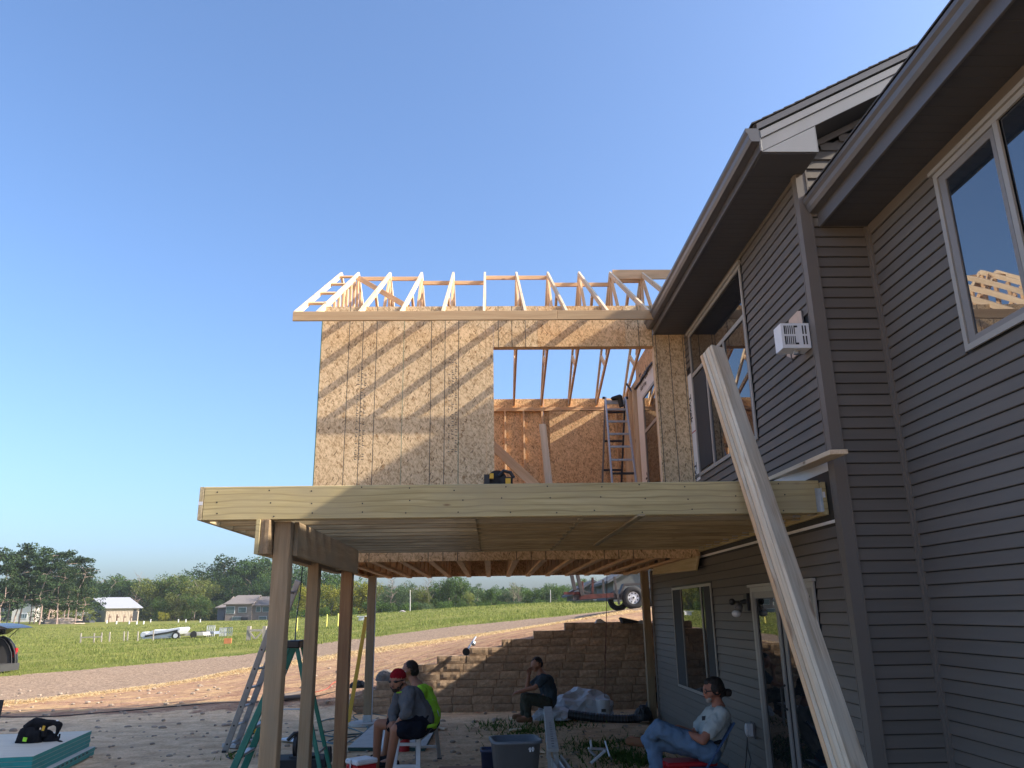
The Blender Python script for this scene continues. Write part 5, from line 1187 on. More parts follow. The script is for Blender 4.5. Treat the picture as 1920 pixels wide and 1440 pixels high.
# sheet and scraps on the ground
gs = thing("foam_sheet", atZ(735, 1378, 0), "pale sheet with a dark green edge lying flat behind the seated men", "sheet")
cs = [atZ(652, 1402, .05), atZ(797, 1402, .05), atZ(823, 1354, .05), atZ(706, 1354, .05)]
MB().prism([v + Vector((0, 0, 0.002)) for v in cs], (0, 0, .006)).build("face", M['board_grey'], gs); MB().prism([v - Vector((0, 0, .045)) for v in cs], (0, 0, .045)).build("core", plain('dark_green_edge', (.02, .06, .05), .7), gs)
def scrap(px0, py0, px1, py1, w_, t_, mat, lab, z=.03, up=(0, 0, 1)):
    a, b = onG(px0, py0), onG(px1, py1); a.z += z; b.z += z
    return tag(board("scrap_board", a, b, t_, w_, up, M[mat]), lab, "scrap wood")
scrap(438, 1399, 482, 1391, .09, .03, 'whitepl', "white strip of wood on the ground left of the green step ladder")
scrap(421, 1402, 447, 1404, .12, .05, 'board_grey', "grey offcut lying between the feet of the leaning aluminium ladder")
scrap(818, 1369, 836, 1371, .06, .03, 'spruce_pale', "short pale lath on the dirt right of the work platform")
scrap(957, 1374, 987, 1372, .10, .03, 'spruce_pale', "pale offcut in the weeds behind the large grey bin")
scrap(958, 1352, 972, 1353, .09, .04, 'spruce_pale', "small yellowish block by the boots of the man on the plank")
scrap(1004, 1415, 1024, 1416, .05, .02, 'spruce_pale', "thin lath on the dirt between the grey bin and the plank bench")
scrap(530, 1391, 560, 1393, .18, .02, 'whitepl', "white scrap lying behind the middle post")
scrap(455, 1382, 490, 1372, .05, .03, 'spruce', "narrow brown offcut behind the green step ladder")

# hoses and cords
def cord(name, pix, r, mat, lab, loops=None, zoff=.01):
    pts = [onG(a, b) + Vector((0, 0, zoff)) for a, b in pix]; g = MB(); g.tube(smooth_pts(pts, 6), r, 5); return tag(g.build(name, mat, None, True), lab, "hose" if 'hose' in name else "cord")
HOSE = plain('air_hose', (.03, .085, .09), .5); REDH = plain('red_cord', (.35, .07, .04), .6)
cord("air_hose", [(595, 1357), (618, 1351), (640, 1350), (665, 1352), (700, 1370), (735, 1372), (700, 1378), (650, 1380), (614, 1392), (640, 1396), (700, 1388), (650, 1366), (625, 1372), (600, 1380), (640, 1386), (668, 1382)], .011, HOSE, "dark teal air hose lying in loose loops behind the posts")
cord("air_hose", [(556, 1398), (590, 1392), (640, 1400), (655, 1392), (690, 1366), (662, 1344), (690, 1340), (730, 1346)], .010, HOSE, "second dark air hose running from the saw towards the footing pad")
cord("ground_cord", [(0, 1345), (90, 1345), (200, 1338), (330, 1327), (420, 1321), (520, 1316), (600, 1306), (652, 1292)], .012, M['blackpl'], "thin dark cord stretched across the dirt along the edge of the shade")
cord("red_hose", [(590, 1302), (612, 1296), (625, 1282), (640, 1276), (655, 1274)], .012, REDH, "red hose curving over the sunlit slope behind the posts")
cord("red_hose", [(870, 1334), (930, 1335), (975, 1332), (1010, 1334)], .010, REDH, "red cord along the foot of the block wall")
cord("ground_cord", [(473, 1390), (466, 1405), (440, 1412), (425, 1420), (438, 1427), (470, 1418)], .010, M['blackpl'], "dark cord coiled at the foot of the leaning aluminium ladder")
g = MB(); g.tube(smooth_pts([atY(567, 1062, 11.0), atY(563, 1110, 10.9), atY(556, 1160, 10.2), atY(553, 1204, 9.5)], 6), .008, 5); tag(g.build("hanging_cord", M['blackpl'], None, True), "black cord hanging from the room above down to the green step ladder", "cord")
for i, (a, b, c_, d_) in enumerate(((533, 1313, 567, 1306), (533, 1318, 568, 1313))):
    p0, p1 = onG(a, b), onG(c_, d_); g = MB(); g.cyl(p0 + Vector((0, 0, .06)), p1 + Vector((0, 0, .06)), .05, .05, 8)
    tag(g.build("pipe_length", plain('brown_pipe%d' % i, (.10 if i else .16, .075 if i else .13, .06 if i else .11), .6)), ["upper of two dark pipes behind the first two posts", "lower of two dark pipes behind the first two posts"][i], "pipe")

# ladders
def ext_ladder():
    b0, b1 = atZ(421, 1411, 0), atZ(437, 1404, 0); t0, t1 = atY(540, 1086, 11.35), atY(554, 1088, 11.62)
    b1 = b0 + (b1 - b0).normalized() * .42; t1 = t0 + (t1 - t0).normalized() * .38
    t = thing("extension_ladder", (b0.x, b0.y, 0), "aluminium extension ladder leaning up behind the front left post", "ladder")
    wd = (t0 - b0).cross(b1 - b0).normalized()
    for a, b in ((b0, t0), (b1, t1)): board("side_rail", a, b, .085, .03, wd, M['alu'], t)
    off = wd * .0
    for k in range(9):
        f_ = .05 + .11 * k; a, b = b0.lerp(t0, f_), b1.lerp(t1, f_); e = (a - b).normalized() * .03
        g = MB(); g.cyl(a, b, .018, .018, 8); g.build("rung", M['alu'], t)
        g = MB(); g.cyl(a + e * .53, a + e * .70, .014, .014, 8); g.build("rung_end", M['blackpl'], t)
    for a in (b0, b1): g = MB(); g.box(a.x - .03, a.x + .03, a.y - .04, a.y + .04, 0, .03); g.build("foot", M['blackpl'], t)
ext_ladder()
def step_ladder():
    ap = atY(554, 1208, 9.5); t = thing("step_ladder", (ap.x, ap.y, 0), "green fibreglass step ladder standing open behind the front left post", "ladder")
    Hh = ap.z; tops = [ap + Vector((-.05, -.16, -.02)), ap + Vector((-.05, .16, -.02))]; fx = atZ(452, 1475, 0).x; rx = atY(620, 1470, 9.5).x
    fb = [Vector((fx, ap.y - .27, 0)), Vector((fx, ap.y + .27, 0))]; rb = [Vector((rx, ap.y - .25, 0)), Vector((rx, ap.y + .25, 0))]; rt_ = [ap + Vector((.05, -.13, -.03)), ap + Vector((.05, .13, -.03))]
    for a, b in zip(tops, fb): board("front_rail", a, b, .075, .03, (1, 0, 0.3), M['greenfib'], t, .006)
    for a, b in zip(rt_, rb): board("rear_rail", a, b, .045, .025, (1, 0, -0.3), M['greenfib'], t, .006)
    for k in range(1, 6):
        f_ = k / 5.6; a, b = tops[0].lerp(fb[0], f_), tops[1].lerp(fb[1], f_); board("tread", a, b, .03, .08, (0, 0, 1), M['alu'], t)
        a, b = rt_[0].lerp(rb[0], f_), rt_[1].lerp(rb[1], f_)
        if k in (2, 4): board("rear_brace", a, b, .03, .012, (0, 0, 1), M['alu'], t)
    abox("top_cap", ap.x - .10, ap.x + .09, ap.y - .19, ap.y + .19, ap.z - .035, ap.z + .045, M['blackpl'], t, 'x', .012)
    g = MB(); g.cyl(tops[0].lerp(fb[0], .42), rt_[0].lerp(rb[0], .42), .008); g.build("spreader", M['steel'], t)
    board("label_strip", tops[0].lerp(fb[0], .84) + Vector((-.03, -.018, 0)), tops[0].lerp(fb[0], .97) + Vector((-.03, -.018, 0)), .05, .002, (1, 0, .3), M['whitepl'], t, 0)
step_ladder()
yp0, yp1 = atY(687, 1156, 15.55), atY(654, 1332, 15.3); yp1.z = 0.02
tag(board("yellow_level", yp0, yp1, .07, .03, (1, 0, 0), M['yellow']), "long yellow level leaning against the far left post", "level")
def attic_ladder():
    t = thing("articulated_ladder", (2.3, 12.9, 3.02), "grey articulated ladder standing open inside the upper room", "ladder")
    tl, tr = atY(1135, 746, 13.2), atY(1172, 746, 13.2); bl, br = atY(1147, 900, 12.35), atY(1192, 900, 12.35)
    dl, dr = (bl - tl), (br - tr); bl = tl + dl * ((tl.z - 3.02) / -dl.z); br = tr + dr * ((tr.z - 3.02) / -dr.z)
    for a, b in ((tl, bl), (tr, br)): board("side_rail", a, b, .06, .028, (0, 1, .3), M['alu'], t)
    rl, rr_ = bl + Vector((.02, 1.9, 0)), br + Vector((-.06, 1.9, 0))
    for a, b in ((tl, rl), (tr, rr_)): board("rear_rail", a, b, .06, .028, (0, 1, -.3), plain('dull_aluminium', (.16, .16, .165), .6) if a is tl else M['screen'], t)
    for k in range(1, 10):
        f_ = k / 10.0; board("rung", tl.lerp(bl, f_), tr.lerp(br, f_), .035, .03, (0, 0, 1), M['blackpl'] if k == 6 else M['alu'], t)
        if k % 2: board("rear_rung", tl.lerp(rl, f_), tr.lerp(rr_, f_), .035, .03, (0, 0, 1), M['screen'], t)
    board("top_rung", tl + Vector((0, 0, -.08)), tr + Vector((0, 0, -.08)), .07, .03, (0, 0, 1), M['alu'], t)
    g = MB()
    for a, sg in ((tl, -1), (tr, 1)): g.cyl(a + Vector((sg * .05, 0, -.0)), a + Vector((sg * -.0, 0, -.0)), .025, .02)
    o = g.build("hinge_knob", M['blackpl'], t); o['kind'] = 'stuff'
    c = tr.lerp(tl, .3); blob_ = blob("work_glove", [([c + Vector((-.12, -.04, -.02)), c + Vector((0, -.05, 0)), c + Vector((.04, -.06, -.16))], [.035, .05, .025]), ([c + Vector((0, -.05, 0)), c + Vector((0.0, -.06, -.18))], [.04, .02])], [], M['blackpl'], None, .012, 1)
    tag(blob_, "dark work glove draped over the top rung of the ladder in the room", "glove")
attic_ladder()
tag(board("plank", atY(1017, 796, 12.7), atY(1031, 925, 12.0), .115, .038, (1, 0, 0), M['spruce_pale']), "upright plank leaning inside the wall opening of the upper room", "plank")
tag(board("plank", atY(922, 833, 12.0), atY(1008, 915, 11.5), .14, .038, (1, 0, 1), M['spruce']), "reddish plank slanting down across the left of the wall opening", "plank")

# circular saw on the joists
def saw():
    c = atY(936, 899, 6.90); c.z = 2.959; t = thing("circular_saw", c, "yellow and black cordless circular saw sitting on the deck frame", "saw")
    g = MB(); g.box(c.x - .12, c.x + .14, c.y - .06, c.y + .08, c.z, c.z + .008); g.build("base_plate", M['alu'], t)
    g = MB(); g.cyl(c + Vector((-.02, -.012, .055)), c + Vector((-.02, .012, .055)), .088, .088, 24); g.build("blade_guard", M['darkrub'], t)
    g = MB(); g.cyl(c + Vector((.04, -.05, .05)), c + Vector((.04, .09, .05)), .036, .032, 12); g.box(c.x + .055, c.x + .12, c.y - .04, c.y + .05, c.z + .01, c.z + .075); o = g.build("motor_housing", M['darkrub'], t); o['kind'] = 'stuff'
    for q_ in ((c.x + .055, c.x + .10, c.z + .01, c.z + .06), (c.x - .085, c.x - .05, c.z + .06, c.z + .105)): MB().box(q_[0], q_[1], c.y - .07, c.y - .03, q_[2], q_[3]).build("yellow_shell", M['yellow'], t)
    g = MB(); g.tube([c + Vector((.0, -.02, .09)), c + Vector((.04, -.02, .135)), c + Vector((.10, -.02, .12)), c + Vector((.13, -.02, .07))], .016, 8); g.build("handle", M['blackpl'], t)
    g = MB(); g.box(c.x - .135, c.x - .085, c.y - .05, c.y + .05, c.z + .01, c.z + .10); g.build("battery", M['blackpl'], t)
saw()
# mitre saw behind the posts
def mitre():
    c = atZ(572, 1436, 0); c.y -= .1; t = thing("mitre_saw", c, "black mitre saw on the ground behind the first two posts", "saw")
    g = MB(); g.box(c.x - .36, c.x + .32, c.y - .2, c.y + .25, .02, .12); g.cyl(c + Vector((0, 0, .12)), c + Vector((0, 0, .15)), .19, .19, 20); o = g.build("table", M['darkrub'], t); o['kind'] = 'stuff'
    g = MB(); g.cyl(c + Vector((-.12, 0, .27)), c + Vector((-.08, 0, .27)), .15, .15, 24); g.build("blade_guard", M['blackpl'], t)
    g = MB(); g.cyl(c + Vector((-.07, 0, .28)), c + Vector((.14, 0, .30)), .065, .055, 12); g.build("motor", M['alu'], t)
    g = MB(); g.tube([c + Vector((-.2, -.1, .34)), c + Vector((-.12, -.1, .42)), c + Vector((0, -.06, .43)), c + Vector((.1, 0, .36))], .022, 8); g.build("handle", M['blackpl'], t)
    g = MB(); g.cyl(c + Vector((.30, -.1, .16)), c + Vector((.36, -.1, .16)), .10, .10, 14); g.build("wheel", M['darkrub'], t)
    g = MB(); g.tube([c + Vector((-.22, .1, .3)), c + Vector((-.1, .25, .42)), c + Vector((.1, .3, .40))], .006); g.build("cable", M['blackpl'], t)
mitre()
def nailer():
    p = atZ(472, 1374, .12); t = thing("nail_gun", (p.x, p.y, 0), "black and yellow nail gun resting on offcuts behind the ladder", "nail gun")
    a, b = atZ(463, 1378, .10), atZ(483, 1364, .2)
    g = MB(); g.bar(a, a.lerp(b, .7), .09, .07, (0, 0, 1)); g.build("magazine", M['blackpl'], t)
    g = MB(); g.bar(a.lerp(b, .55), b, .12, .09, (0, 0, 1)); g.build("body", M['yellow'], t)
    g = MB(); g.bar(a + Vector((.05, 0, -.02)), a + Vector((.1, 0, -.1)), .04, .04, (0, 1, 0)); g.build("handle", M['blackpl'], t)
nailer()
# float tool leaning at the wall steps
ft2 = thing("edging_tool", onG(874, 1226), "long-handled tool with a black wheel leaning on a step of the block wall", "tool")
a, b = atY(892, 1194, 17.3), atY(874, 1222, 16.9)
g = MB(); g.cyl(a, b, .02, .02, 8); g.build("pole", M['alu'], ft2); g = MB(); g.cyl(b + Vector((0, -.03, 0)), b + Vector((0, .03, 0)), .075, .075, 16); g.build("wheel", M['blackpl'], ft2); g = MB(); g.ball(a.lerp(b, .45) + Vector((.04, 0, 0)), .05); g.build("clamp", M['steel'], ft2)
# rocks and black sheeting on the wall
ROCK = plain('boulder', (.17, .145, .125), .95, var=.25, scale=4, bmp=.4)
p = atY(718, 1272, 17.0); heap("boulder", Vector((p.x, 17.5, p.z - .06)), .22, .2, .20, ROCK, "grey boulder behind the left steps of the block wall", "boulder", 11, .25)
p = atY(671, 1288, 16.95); heap("landscape_fabric", Vector((p.x, 16.95, p.z)), .17, .15, .13, 'darkrub', "dark fold of landscape fabric on the lowest wall step", "landscape fabric", 6)
for i, pix in enumerate((((1163, 1157), (1178, 1160), (1205, 1166), (1168, 1168)), ((1120, 1161), (1126, 1160), (1137, 1167), (1117, 1168)), ((1202, 1162), (1213, 1167), (1204, 1169), (1196, 1168)))):
    g = MB(); g.prism([atY(a, b, 17.1) for a, b in pix], (0, .25, -.02)); tag(g.build("plastic_edging", M['darkrub'] if i == 0 else M['board_grey']), ["black plastic edging poking up on top of the block wall", "small grey scrap on top of the block wall, left of the black edging", "grey scrap on top of the block wall beside the corner post"][i], "plastic scrap")

# teal foam boards with a tool belt
def foam_stack():
    zt = .32; A = atZ(62, 1418, zt); B = atZ(172, 1370, zt); e = (B - A).normalized(); nrm = Vector((-e.y, e.x, 0)); lab = ["top board of the teal foam stack under the tool belt", "second teal foam board from the top", "third teal foam board from the top", "fourth teal foam board of the stack, above the printed one", "lower teal foam board with a worn white edge and dark print", "lowest teal foam board resting on the ground"]
    z = zt
    for k in range(6):
        sh = 0 if k < 4 else -.10; aa = A + e * (.0 if k < 4 else .05) - nrm * sh * -1; n0_ = A - nrm * (0 if k < 4 else .0) + nrm * 0
        o_ = (-nrm * .09 - e * .05) if k >= 4 else Vector((0, 0, 0))
        p = [A + o_, B + o_ - e * .03 * (k % 2), B + o_ - e * .03 * (k % 2) + nrm * 1.22, A + o_ + nrm * 1.22]
        t = thing("foam_board", (A.x, A.y, z - .05), lab[k], "foam board", "stack of teal foam boards")
        MB().prism([Vector((v.x, v.y, z - .0495)) for v in p], (0, 0, .047)).build("core", M['teal'], t)
        MB().prism([Vector((v.x, v.y, z - .0024)) for v in p], (0, 0, .0022)).build("facing", M['ply'] if k == 0 else M['board_grey'], t)
        if k == 4:
            g = MB(); rr = random.Random(5)
            for m_ in range(9):
                c0 = A + o_ + e * (.5 + .16 * m_) - nrm * .001
                g.add([(c0.x, c0.y, z - .04), (c0.x + e.x * .09, c0.y + e.y * .09, z - .04), (c0.x + e.x * .09, c0.y + e.y * .09, z - .018), (c0.x, c0.y, z - .018)], [(0, 1, 2, 3)])
            o = g.build("print", M['ink'], t); o['kind'] = 'stuff'
        z -= .052
    return A, B, zt
A_, B_, zt = foam_stack()
def belt():
    c = atZ(72, 1392, zt); t = thing("tool_belt", c, "black tool belt with bulging pouches lying on the foam boards", "tool belt")
    Yb_ = c.y; BK = cloth('black_nylon', (.014, .014, .016), .3, .5)
    def P(px, py, dy=0.0): return atY(px, py, Yb_ + dy)
    blob("pouch", [([P(47, 1388), P(46, 1376)], [.085, .075]), ([P(38, 1392), P(40, 1382)], [.05, .05])], [], BK, t, .014, 1)
    blob("pouch", [([P(60, 1390), P(60, 1374)], [.095, .085]), ([P(70, 1390), P(70, 1376)], [.06, .06])], [], BK, t, .014, 1)
    blob("pouch", [([P(92, 1388, .1), P(90, 1378, .1)], [.085, .06]), ([P(103, 1389, .1), P(98, 1382, .1)], [.05, .05])], [], BK, t, .014, 1)
    blob("waist_belt", [([P(47, 1362), P(66, 1354), P(84, 1356), P(104, 1355), P(112, 1360), P(108, 1372), P(104, 1380)], [.03, .06, .05, .04, .035, .025, .02]), ([P(53, 1362), P(50, 1376)], [.045, .05]), ([P(84, 1356), P(83, 1378)], [.03, .04]), ([P(70, 1358), P(62, 1378)], [.045, .05])], [], BK, t, .014, 1)
    g = MB(); g.bar(P(83, 1361, -.09), P(80, 1370, -.09), .03, .012, (1, 0, 0)); g.build("tape_handle", M['yellow'], t)
    g = MB(); g.bar(P(43, 1386, -.1), P(50, 1387, -.1), .05, .01, (0, 0, 1)); g.build("hi_vis_patch", HIVIS, t)
    g = MB(); g.tube([P(112, 1376), P(111, 1384), P(106, 1388), P(114, 1390), P(117, 1392)], .012); g.build("strap", BK, t)
    g = MB(); g.ball(P(107, 1353), .022); g.build("buckle", M['whitepl'], t)
belt()

# ================================================================== BACKGROUND
M['carpaint'] = plain('dark_car_paint', (.035, .037, .045), .25, metal=.3, var=.03, spec=.6); M['cartrim'] = plain('grey_car_trim', (.10, .095, .09), .7)
def suv():
    Y0 = onG(10, 1266).y; DY = 1.7
    def q(px, py, dy=0.0): return atY(px, py, Y0 + DY + dy)
    xr = q(31, 1220).x; gz = hz(xr - 1, Y0); zb = q(20, 1256).z; L = 4.4; x_l = xr - L
    t = thing("car", (xr - .2, Y0, gz), "dark estate car at the left edge with its tailgate raised", "car")
    prof = [(p.x, p.z) for p in (q(31, 1250), q(32, 1236), q(31, 1222), q(26, 1208), q(18, 1198), q(8, 1193))]; zt = prof[-1][1]
    poly = [(x_l + .1, zb), (xr - .02, zb)] + prof + [(xr - 3.2, zt + .02), (xr - 3.9, gz + 1.05), (x_l, gz + .85)]
    for ya in (0.0, DY): MB().prism([(x, Y0 + ya, z) for x, z in poly], (0, .06, 0)).build("body_side", M['carpaint'], t)
    MB().box(x_l + .2, xr - 1.0, Y0 + .06, Y0 + DY, zt - .03, zt + .02).build("roof", M['carpaint'], t)
    MB().box(xr - 1.6, xr - .12, Y0 + .1, Y0 + DY - .05, zb + .12, zb + .18).build("cargo_floor", M['cartrim'], t)
    MB().box(xr - 1.7, xr - 1.6, Y0 + .1, Y0 + DY - .05, zb + .12, zt - .1).build("rear_seat", M['darkrub'], t)
    g = MB(); g.tube([Vector((x - .05, Y0 + DY - .03, z)) for x, z in prof], .04, 6); g.build("opening_seal", M['darkrub'], t)
    g = MB(); g.tube([Vector((x - .17, Y0 + DY - .03, z - .03)) for x, z in prof], .022, 6); g.build("inner_trim", M['cartrim'], t)
    g = MB(); g.prism([(x - .22, Y0 + DY - .02, z - .05) for x, z in prof] + [(xr - 1.3, Y0 + DY - .02, zt - .1), (xr - 1.3, Y0 + DY - .02, zb + .1)], (0, .001, 0)); g.build("cargo_wall", plain('car_interior', (.06, .057, .055), .8), t)
    a = q(31, 1216); MB().box(a.x - .08, a.x + .02, Y0 + DY - .04, Y0 + DY + .08, q(31, 1232).z, a.z + .02).build("tail_light", M['red'], t)
    b0 = q(32, 1243); b1 = q(30, 1256); MB().box(xr - 1.2, b0.x + .04, Y0 - .05, Y0 + DY + .10, b1.z, b0.z).build("bumper", plain('bumper_grey', (.04, .038, .037), .6), t)
    a = q(12, 1262); MB().box(xr - .12, xr + .06, Y0 + .75, Y0 + .9, a.z, a.z + .12).build("tow_hitch", M['blackpl'], t)
    for wx in (xr - .95, x_l + .9):
        for yy in (-.02, DY - .1):
            w_ = thing("wheel", (wx, Y0 + yy, gz + .34), None, None); w_.parent = t; w_.matrix_basis = WM[t.name].inverted() @ WM[w_.name]
            g = MB(); g.cyl((wx, Y0 + yy - .02, gz + .34), (wx, Y0 + yy + .2, gz + .34), .34, .34, 20); g.build("tyre", M['darkrub'], w_)
            g = MB(); g.cyl((wx, Y0 + yy - .03, gz + .34), (wx, Y0 + yy - .015, gz + .34), .21, .21, 14); g.build("rim", M['alu'], w_)
    tp = [q(-14, 1180), q(2, 1169.5), q(20, 1168), q(40, 1170), q(52, 1173), q(62, 1176.5), q(56, 1178), q(40, 1178.5), q(28, 1180), q(14, 1189), q(0, 1191)]
    MB().prism(tp, (0, -1.6, 0)).build("tailgate", M['carpaint'], t)
    g = MB(); g.prism([p + Vector((0, -.3, .02)) for p in (q(2, 1171.5), q(20, 1169.5), q(38, 1171), q(34, 1173), q(12, 1174))], (0, -1.0, 0)); g.build("rear_window", M['glass2'], t)
    g = MB(); g.cyl(q(35, 1179, -.05), q(17, 1195, -.05), .014, .014, 6); g.build("gas_strut", M['blackpl'], t)
suv()
p = atY(2, 1350, 13.6); g = MB(); zt_ = atY(5, 1312, 14.2).z; xr_ = atY(5, 1330, 14.2).x
g.prism([(xr_ - .5, 13.6, 0.0), (xr_ - .04, 13.6, 0.0), (xr_ + .0, 13.6, zt_), (xr_ - .6, 13.6, zt_)], (0, .6, 0)); tag(g.build("storage_tote", M['darkrub']), "dark plastic tote cut off by the left edge of the picture", "tote")

# ---- barn
BARN = plain('barn_steel_tan', (.50, .415, .315), .7, var=.06); BROOF = plain('barn_roof', (.34, .345, .36), .45, var=.05, spec=.5); BSHADE = plain('barn_gable_shaded', (.36, .35, .33), .7)  # left gable is greyer because its shade is put into the colour
def ribs_mat(): pass
def barn():
    Yb = 150.0; A = onG(196, 1167, 100, 400) ; A = atY(196, 1166.5, Yb); z0 = hz(A.x, Yb); z0 = min(z0, A.z)
    a = Vector((A.x, Yb, z0)); bq = atY(258, 1165, Yb + 2.5); b = Vector((bq.x, Yb + 2.5, z0)); hgt = atY(196, 1140, Yb).z - z0
    back = Vector((atY(150, 1160, Yb + 9).x, Yb + 9.0, z0)) - a
    t = thing("barn", a, "tan metal barn with a pale grey roof at the far side of the field", "barn")
    up = Vector((0, 0, 1)); rise = 1.9
    MB().prism([a, b, b + up * hgt, a + up * hgt], back * .02).build("wall", BARN, t)
    ridge0 = a + back * .5 + up * (hgt + rise); 
    MB().prism([a, a + back, a + back + up * hgt, ridge0, a + up * hgt], (b - a) * .01).build("gable_wall", BSHADE, t)
    MB().prism([a + back, b + back, b + back + up * hgt, a + back + up * hgt], back * .01).build("wall", BARN, t); MB().prism([b, b + back, b + back + up * hgt, b + back * .5 + up * (hgt + rise), b + up * hgt], (b - a) * .01).build("gable_wall", BARN, t)
    e = (b - a).normalized() * .5
    for s in (0, 1):
        lo_ = a + up * (hgt - .1) + (back * 1.03 if s else -back * .04)
        p = [lo_ - e, lo_ + (b - a) + e, ridge0 + (b - a) + e, ridge0 - e]; MB().prism(p, up * .12).build("roof", BROOF, t)
    n = (b - a).normalized(); out = -back.normalized() * .06
    for f0, f1, z1, nm in ((.83, .93, 2.2, "door"), (.93, .97, 1.8, "window")): 
        MB().prism([a + n * ((b - a).length * f0) + up * .2 + out, a + n * ((b - a).length * f1) + up * .2 + out, a + n * ((b - a).length * f1) + up * z1 + out, a + n * ((b - a).length * f0) + up * z1 + out], out * .3).build(nm, M['screen'], t)
    for k in range(22):
        f_ = (k + .5) / 22; pp = a + (b - a) * f_ + out * .6; g = MB(); g.box(pp.x - .03, pp.x + .03, pp.y - .03, pp.y + .03, z0 + .1, z0 + hgt - .1); g.build("wall_rib", BARN, t)
    for i, px in enumerate((203, 218, 231, 244)):
        p = atY(px, 1166, Yb - 6); g = MB(); zz = hz(p.x, Yb - 6); g.box(p.x - .06, p.x + .06, p.y, p.y + .1, zz, atY(px, 1152, Yb - 6).z); g.box(p.x - .05, p.x + .35, p.y - .02, p.y + .12, atY(px, 1158, Yb - 6).z, atY(px, 1156, Yb - 6).z)
        tag(g.build("sign_post", M['redink'] if 0 else plain('rusty_post%d' % i, (.18, .09, .06), .8)), NTH[i] + " from the left of the short rusty posts before the barn", "post", "rusty posts in front of the barn")
barn()
# ---- distant houses
HB = plain('brown_house_siding', (.20, .165, .145), .8, var=.05); HR = plain('brown_house_roof', (.17, .145, .13), .9, var=.12, scale=2); WINP = glass('far_window', 1.6, (.10, .14, .14)); WT = M['whitepl']
def far_house(name, lab, Yh, sections, wins, mats, gable_left=None, group=None):
    wallm, roofm = mats; c = atY(sections[0][0], sections[0][3], Yh); t = thing(name, (c.x, Yh, c.z), lab, "house", group)
    for (x0, x1, ye, yb, yr, dx, dy, ridge_in) in sections:
        a, b = atY(x0, yb, Yh + dy), atY(x1, yb, Yh + dy); z0 = min(hz(a.x, Yh), a.z) - .3; ze = atY(x0, ye, Yh + dy).z; zr = atY(x0, yr, Yh + dy + 4).z
        MB().box(a.x, b.x, Yh + dy, Yh + dy + 8, z0, ze).build("wall", wallm, t)
        rr = dx; MB().prism([(a.x - .4, Yh + dy - .4, ze - .05), (b.x + .4, Yh + dy - .4, ze - .05), (b.x + .4 - ridge_in, Yh + dy + 4, zr), (a.x - .4 + rr, Yh + dy + 4, zr)], (0, 0, .15)).build("roof", roofm, t)
        MB().prism([(a.x - .4, Yh + dy + 8.4, ze - .05), (b.x + .4, Yh + dy + 8.4, ze - .05), (b.x + .4 - ridge_in, Yh + dy + 4, zr), (a.x - .4 + rr, Yh + dy + 4, zr)], (0, 0, .15)).build("roof", roofm, t)
        for xx, sg in ((a.x, 0.0), (b.x, 1.0)): MB().prism([(xx, Yh + dy, ze), (xx, Yh + dy + 8, ze), (xx, Yh + dy + 4, zr)], (.05 if sg == 0 else -.05, 0, 0)).build("gable_wall", wallm, t)
    for (x0, y0, x1, y1, nm, dy) in wins:
        a, b = atY(x0, y0, Yh + dy - .06), atY(x1, y1, Yh + dy - .06); f = MB().box(a.x - .06, b.x + .06, a.y - .02, a.y + .05, b.z - .06, a.z + .06).build(nm, WT if nm == 'window' else wallm, t)
        g = MB().box(a.x, b.x, a.y - .05, a.y - .03, b.z, a.z).build("pane", WINP if nm == 'window' else M['screen'], f)
    return t
far_house("brown_house", "brown two storey house with a grey brown roof beyond the field behind the ladder", 150.0,
    [(421, 470, 1133.5, 1167, 1118, 1.2, 0, 0), (470.5, 511, 1136, 1167, 1120.5, 0, .6, 1.6)],
    [(425, 1138, 439, 1150, 'window', 0), (448, 1139, 461, 1148, 'window', 0), (481, 1138, 488, 1147, 'window', .6), (493, 1138, 504, 1147, 'window', .6), (436, 1157, 451, 1167, 'window', 0), (452, 1157, 464, 1167, 'door', 0), (486, 1156, 499, 1164, 'window', .6)], (HB, HR))
far_house("side_wing_house", "low grey wing left of the brown two storey house", 156.0, [(406, 419, 1140, 1166, 1134, 0, 0, 0)], [], (plain('grey_wing', (.17, .165, .17), .8), HR))
GW = plain('grey_house_siding', (.105, .103, .107), .8); GR = plain('dark_grey_roof', (.09, .09, .10), .9)
def gable_house(name, lab, Yh, x0, x1, ye, yp, xp, yb, wins, mats):
    a, b = atY(x0, yb, Yh), atY(x1, yb, Yh); z0 = a.z - 1.5; ze = atY(x0, ye, Yh).z; pk = atY(xp, yp, Yh)
    t = thing(name, (a.x, Yh, z0), lab, "house")
    MB().prism([(a.x, Yh, z0), (b.x, Yh, z0), (b.x, Yh, ze), (pk.x, Yh, pk.z), (a.x, Yh, ze)], (0, 10, 0)).build("wall", mats[0], t)
    MB().prism([(a.x - .5, Yh - .5, ze - .25), (pk.x, Yh - .5, pk.z + .05), (pk.x, Yh - .5, pk.z + .25), (a.x - .5, Yh - .5, ze - .05)], (0, 11, 0)).build("roof", mats[1], t)
    MB().prism([(b.x + .5, Yh - .5, ze - .25), (pk.x, Yh - .5, pk.z + .05), (pk.x, Yh - .5, pk.z + .25), (b.x + .5, Yh - .5, ze - .05)], (0, 11, 0)).build("roof", mats[1], t)
    for (wx0, wy0, wx1, wy1) in wins:
        p0, p1 = atY(wx0, wy0, Yh - .05), atY(wx1, wy1, Yh - .05); f = MB().box(p0.x, p1.x, Yh - .07, Yh - .01, p1.z, p0.z).build("window", WT, t)
        for k in range(3): w3 = (p1.x - p0.x) / 3; MB().box(p0.x + w3 * (k + .12), p0.x + w3 * (k + .88), Yh - .09, Yh - .072, p1.z + .15, p0.z - .15).build("pane", WINP, f)
    return t
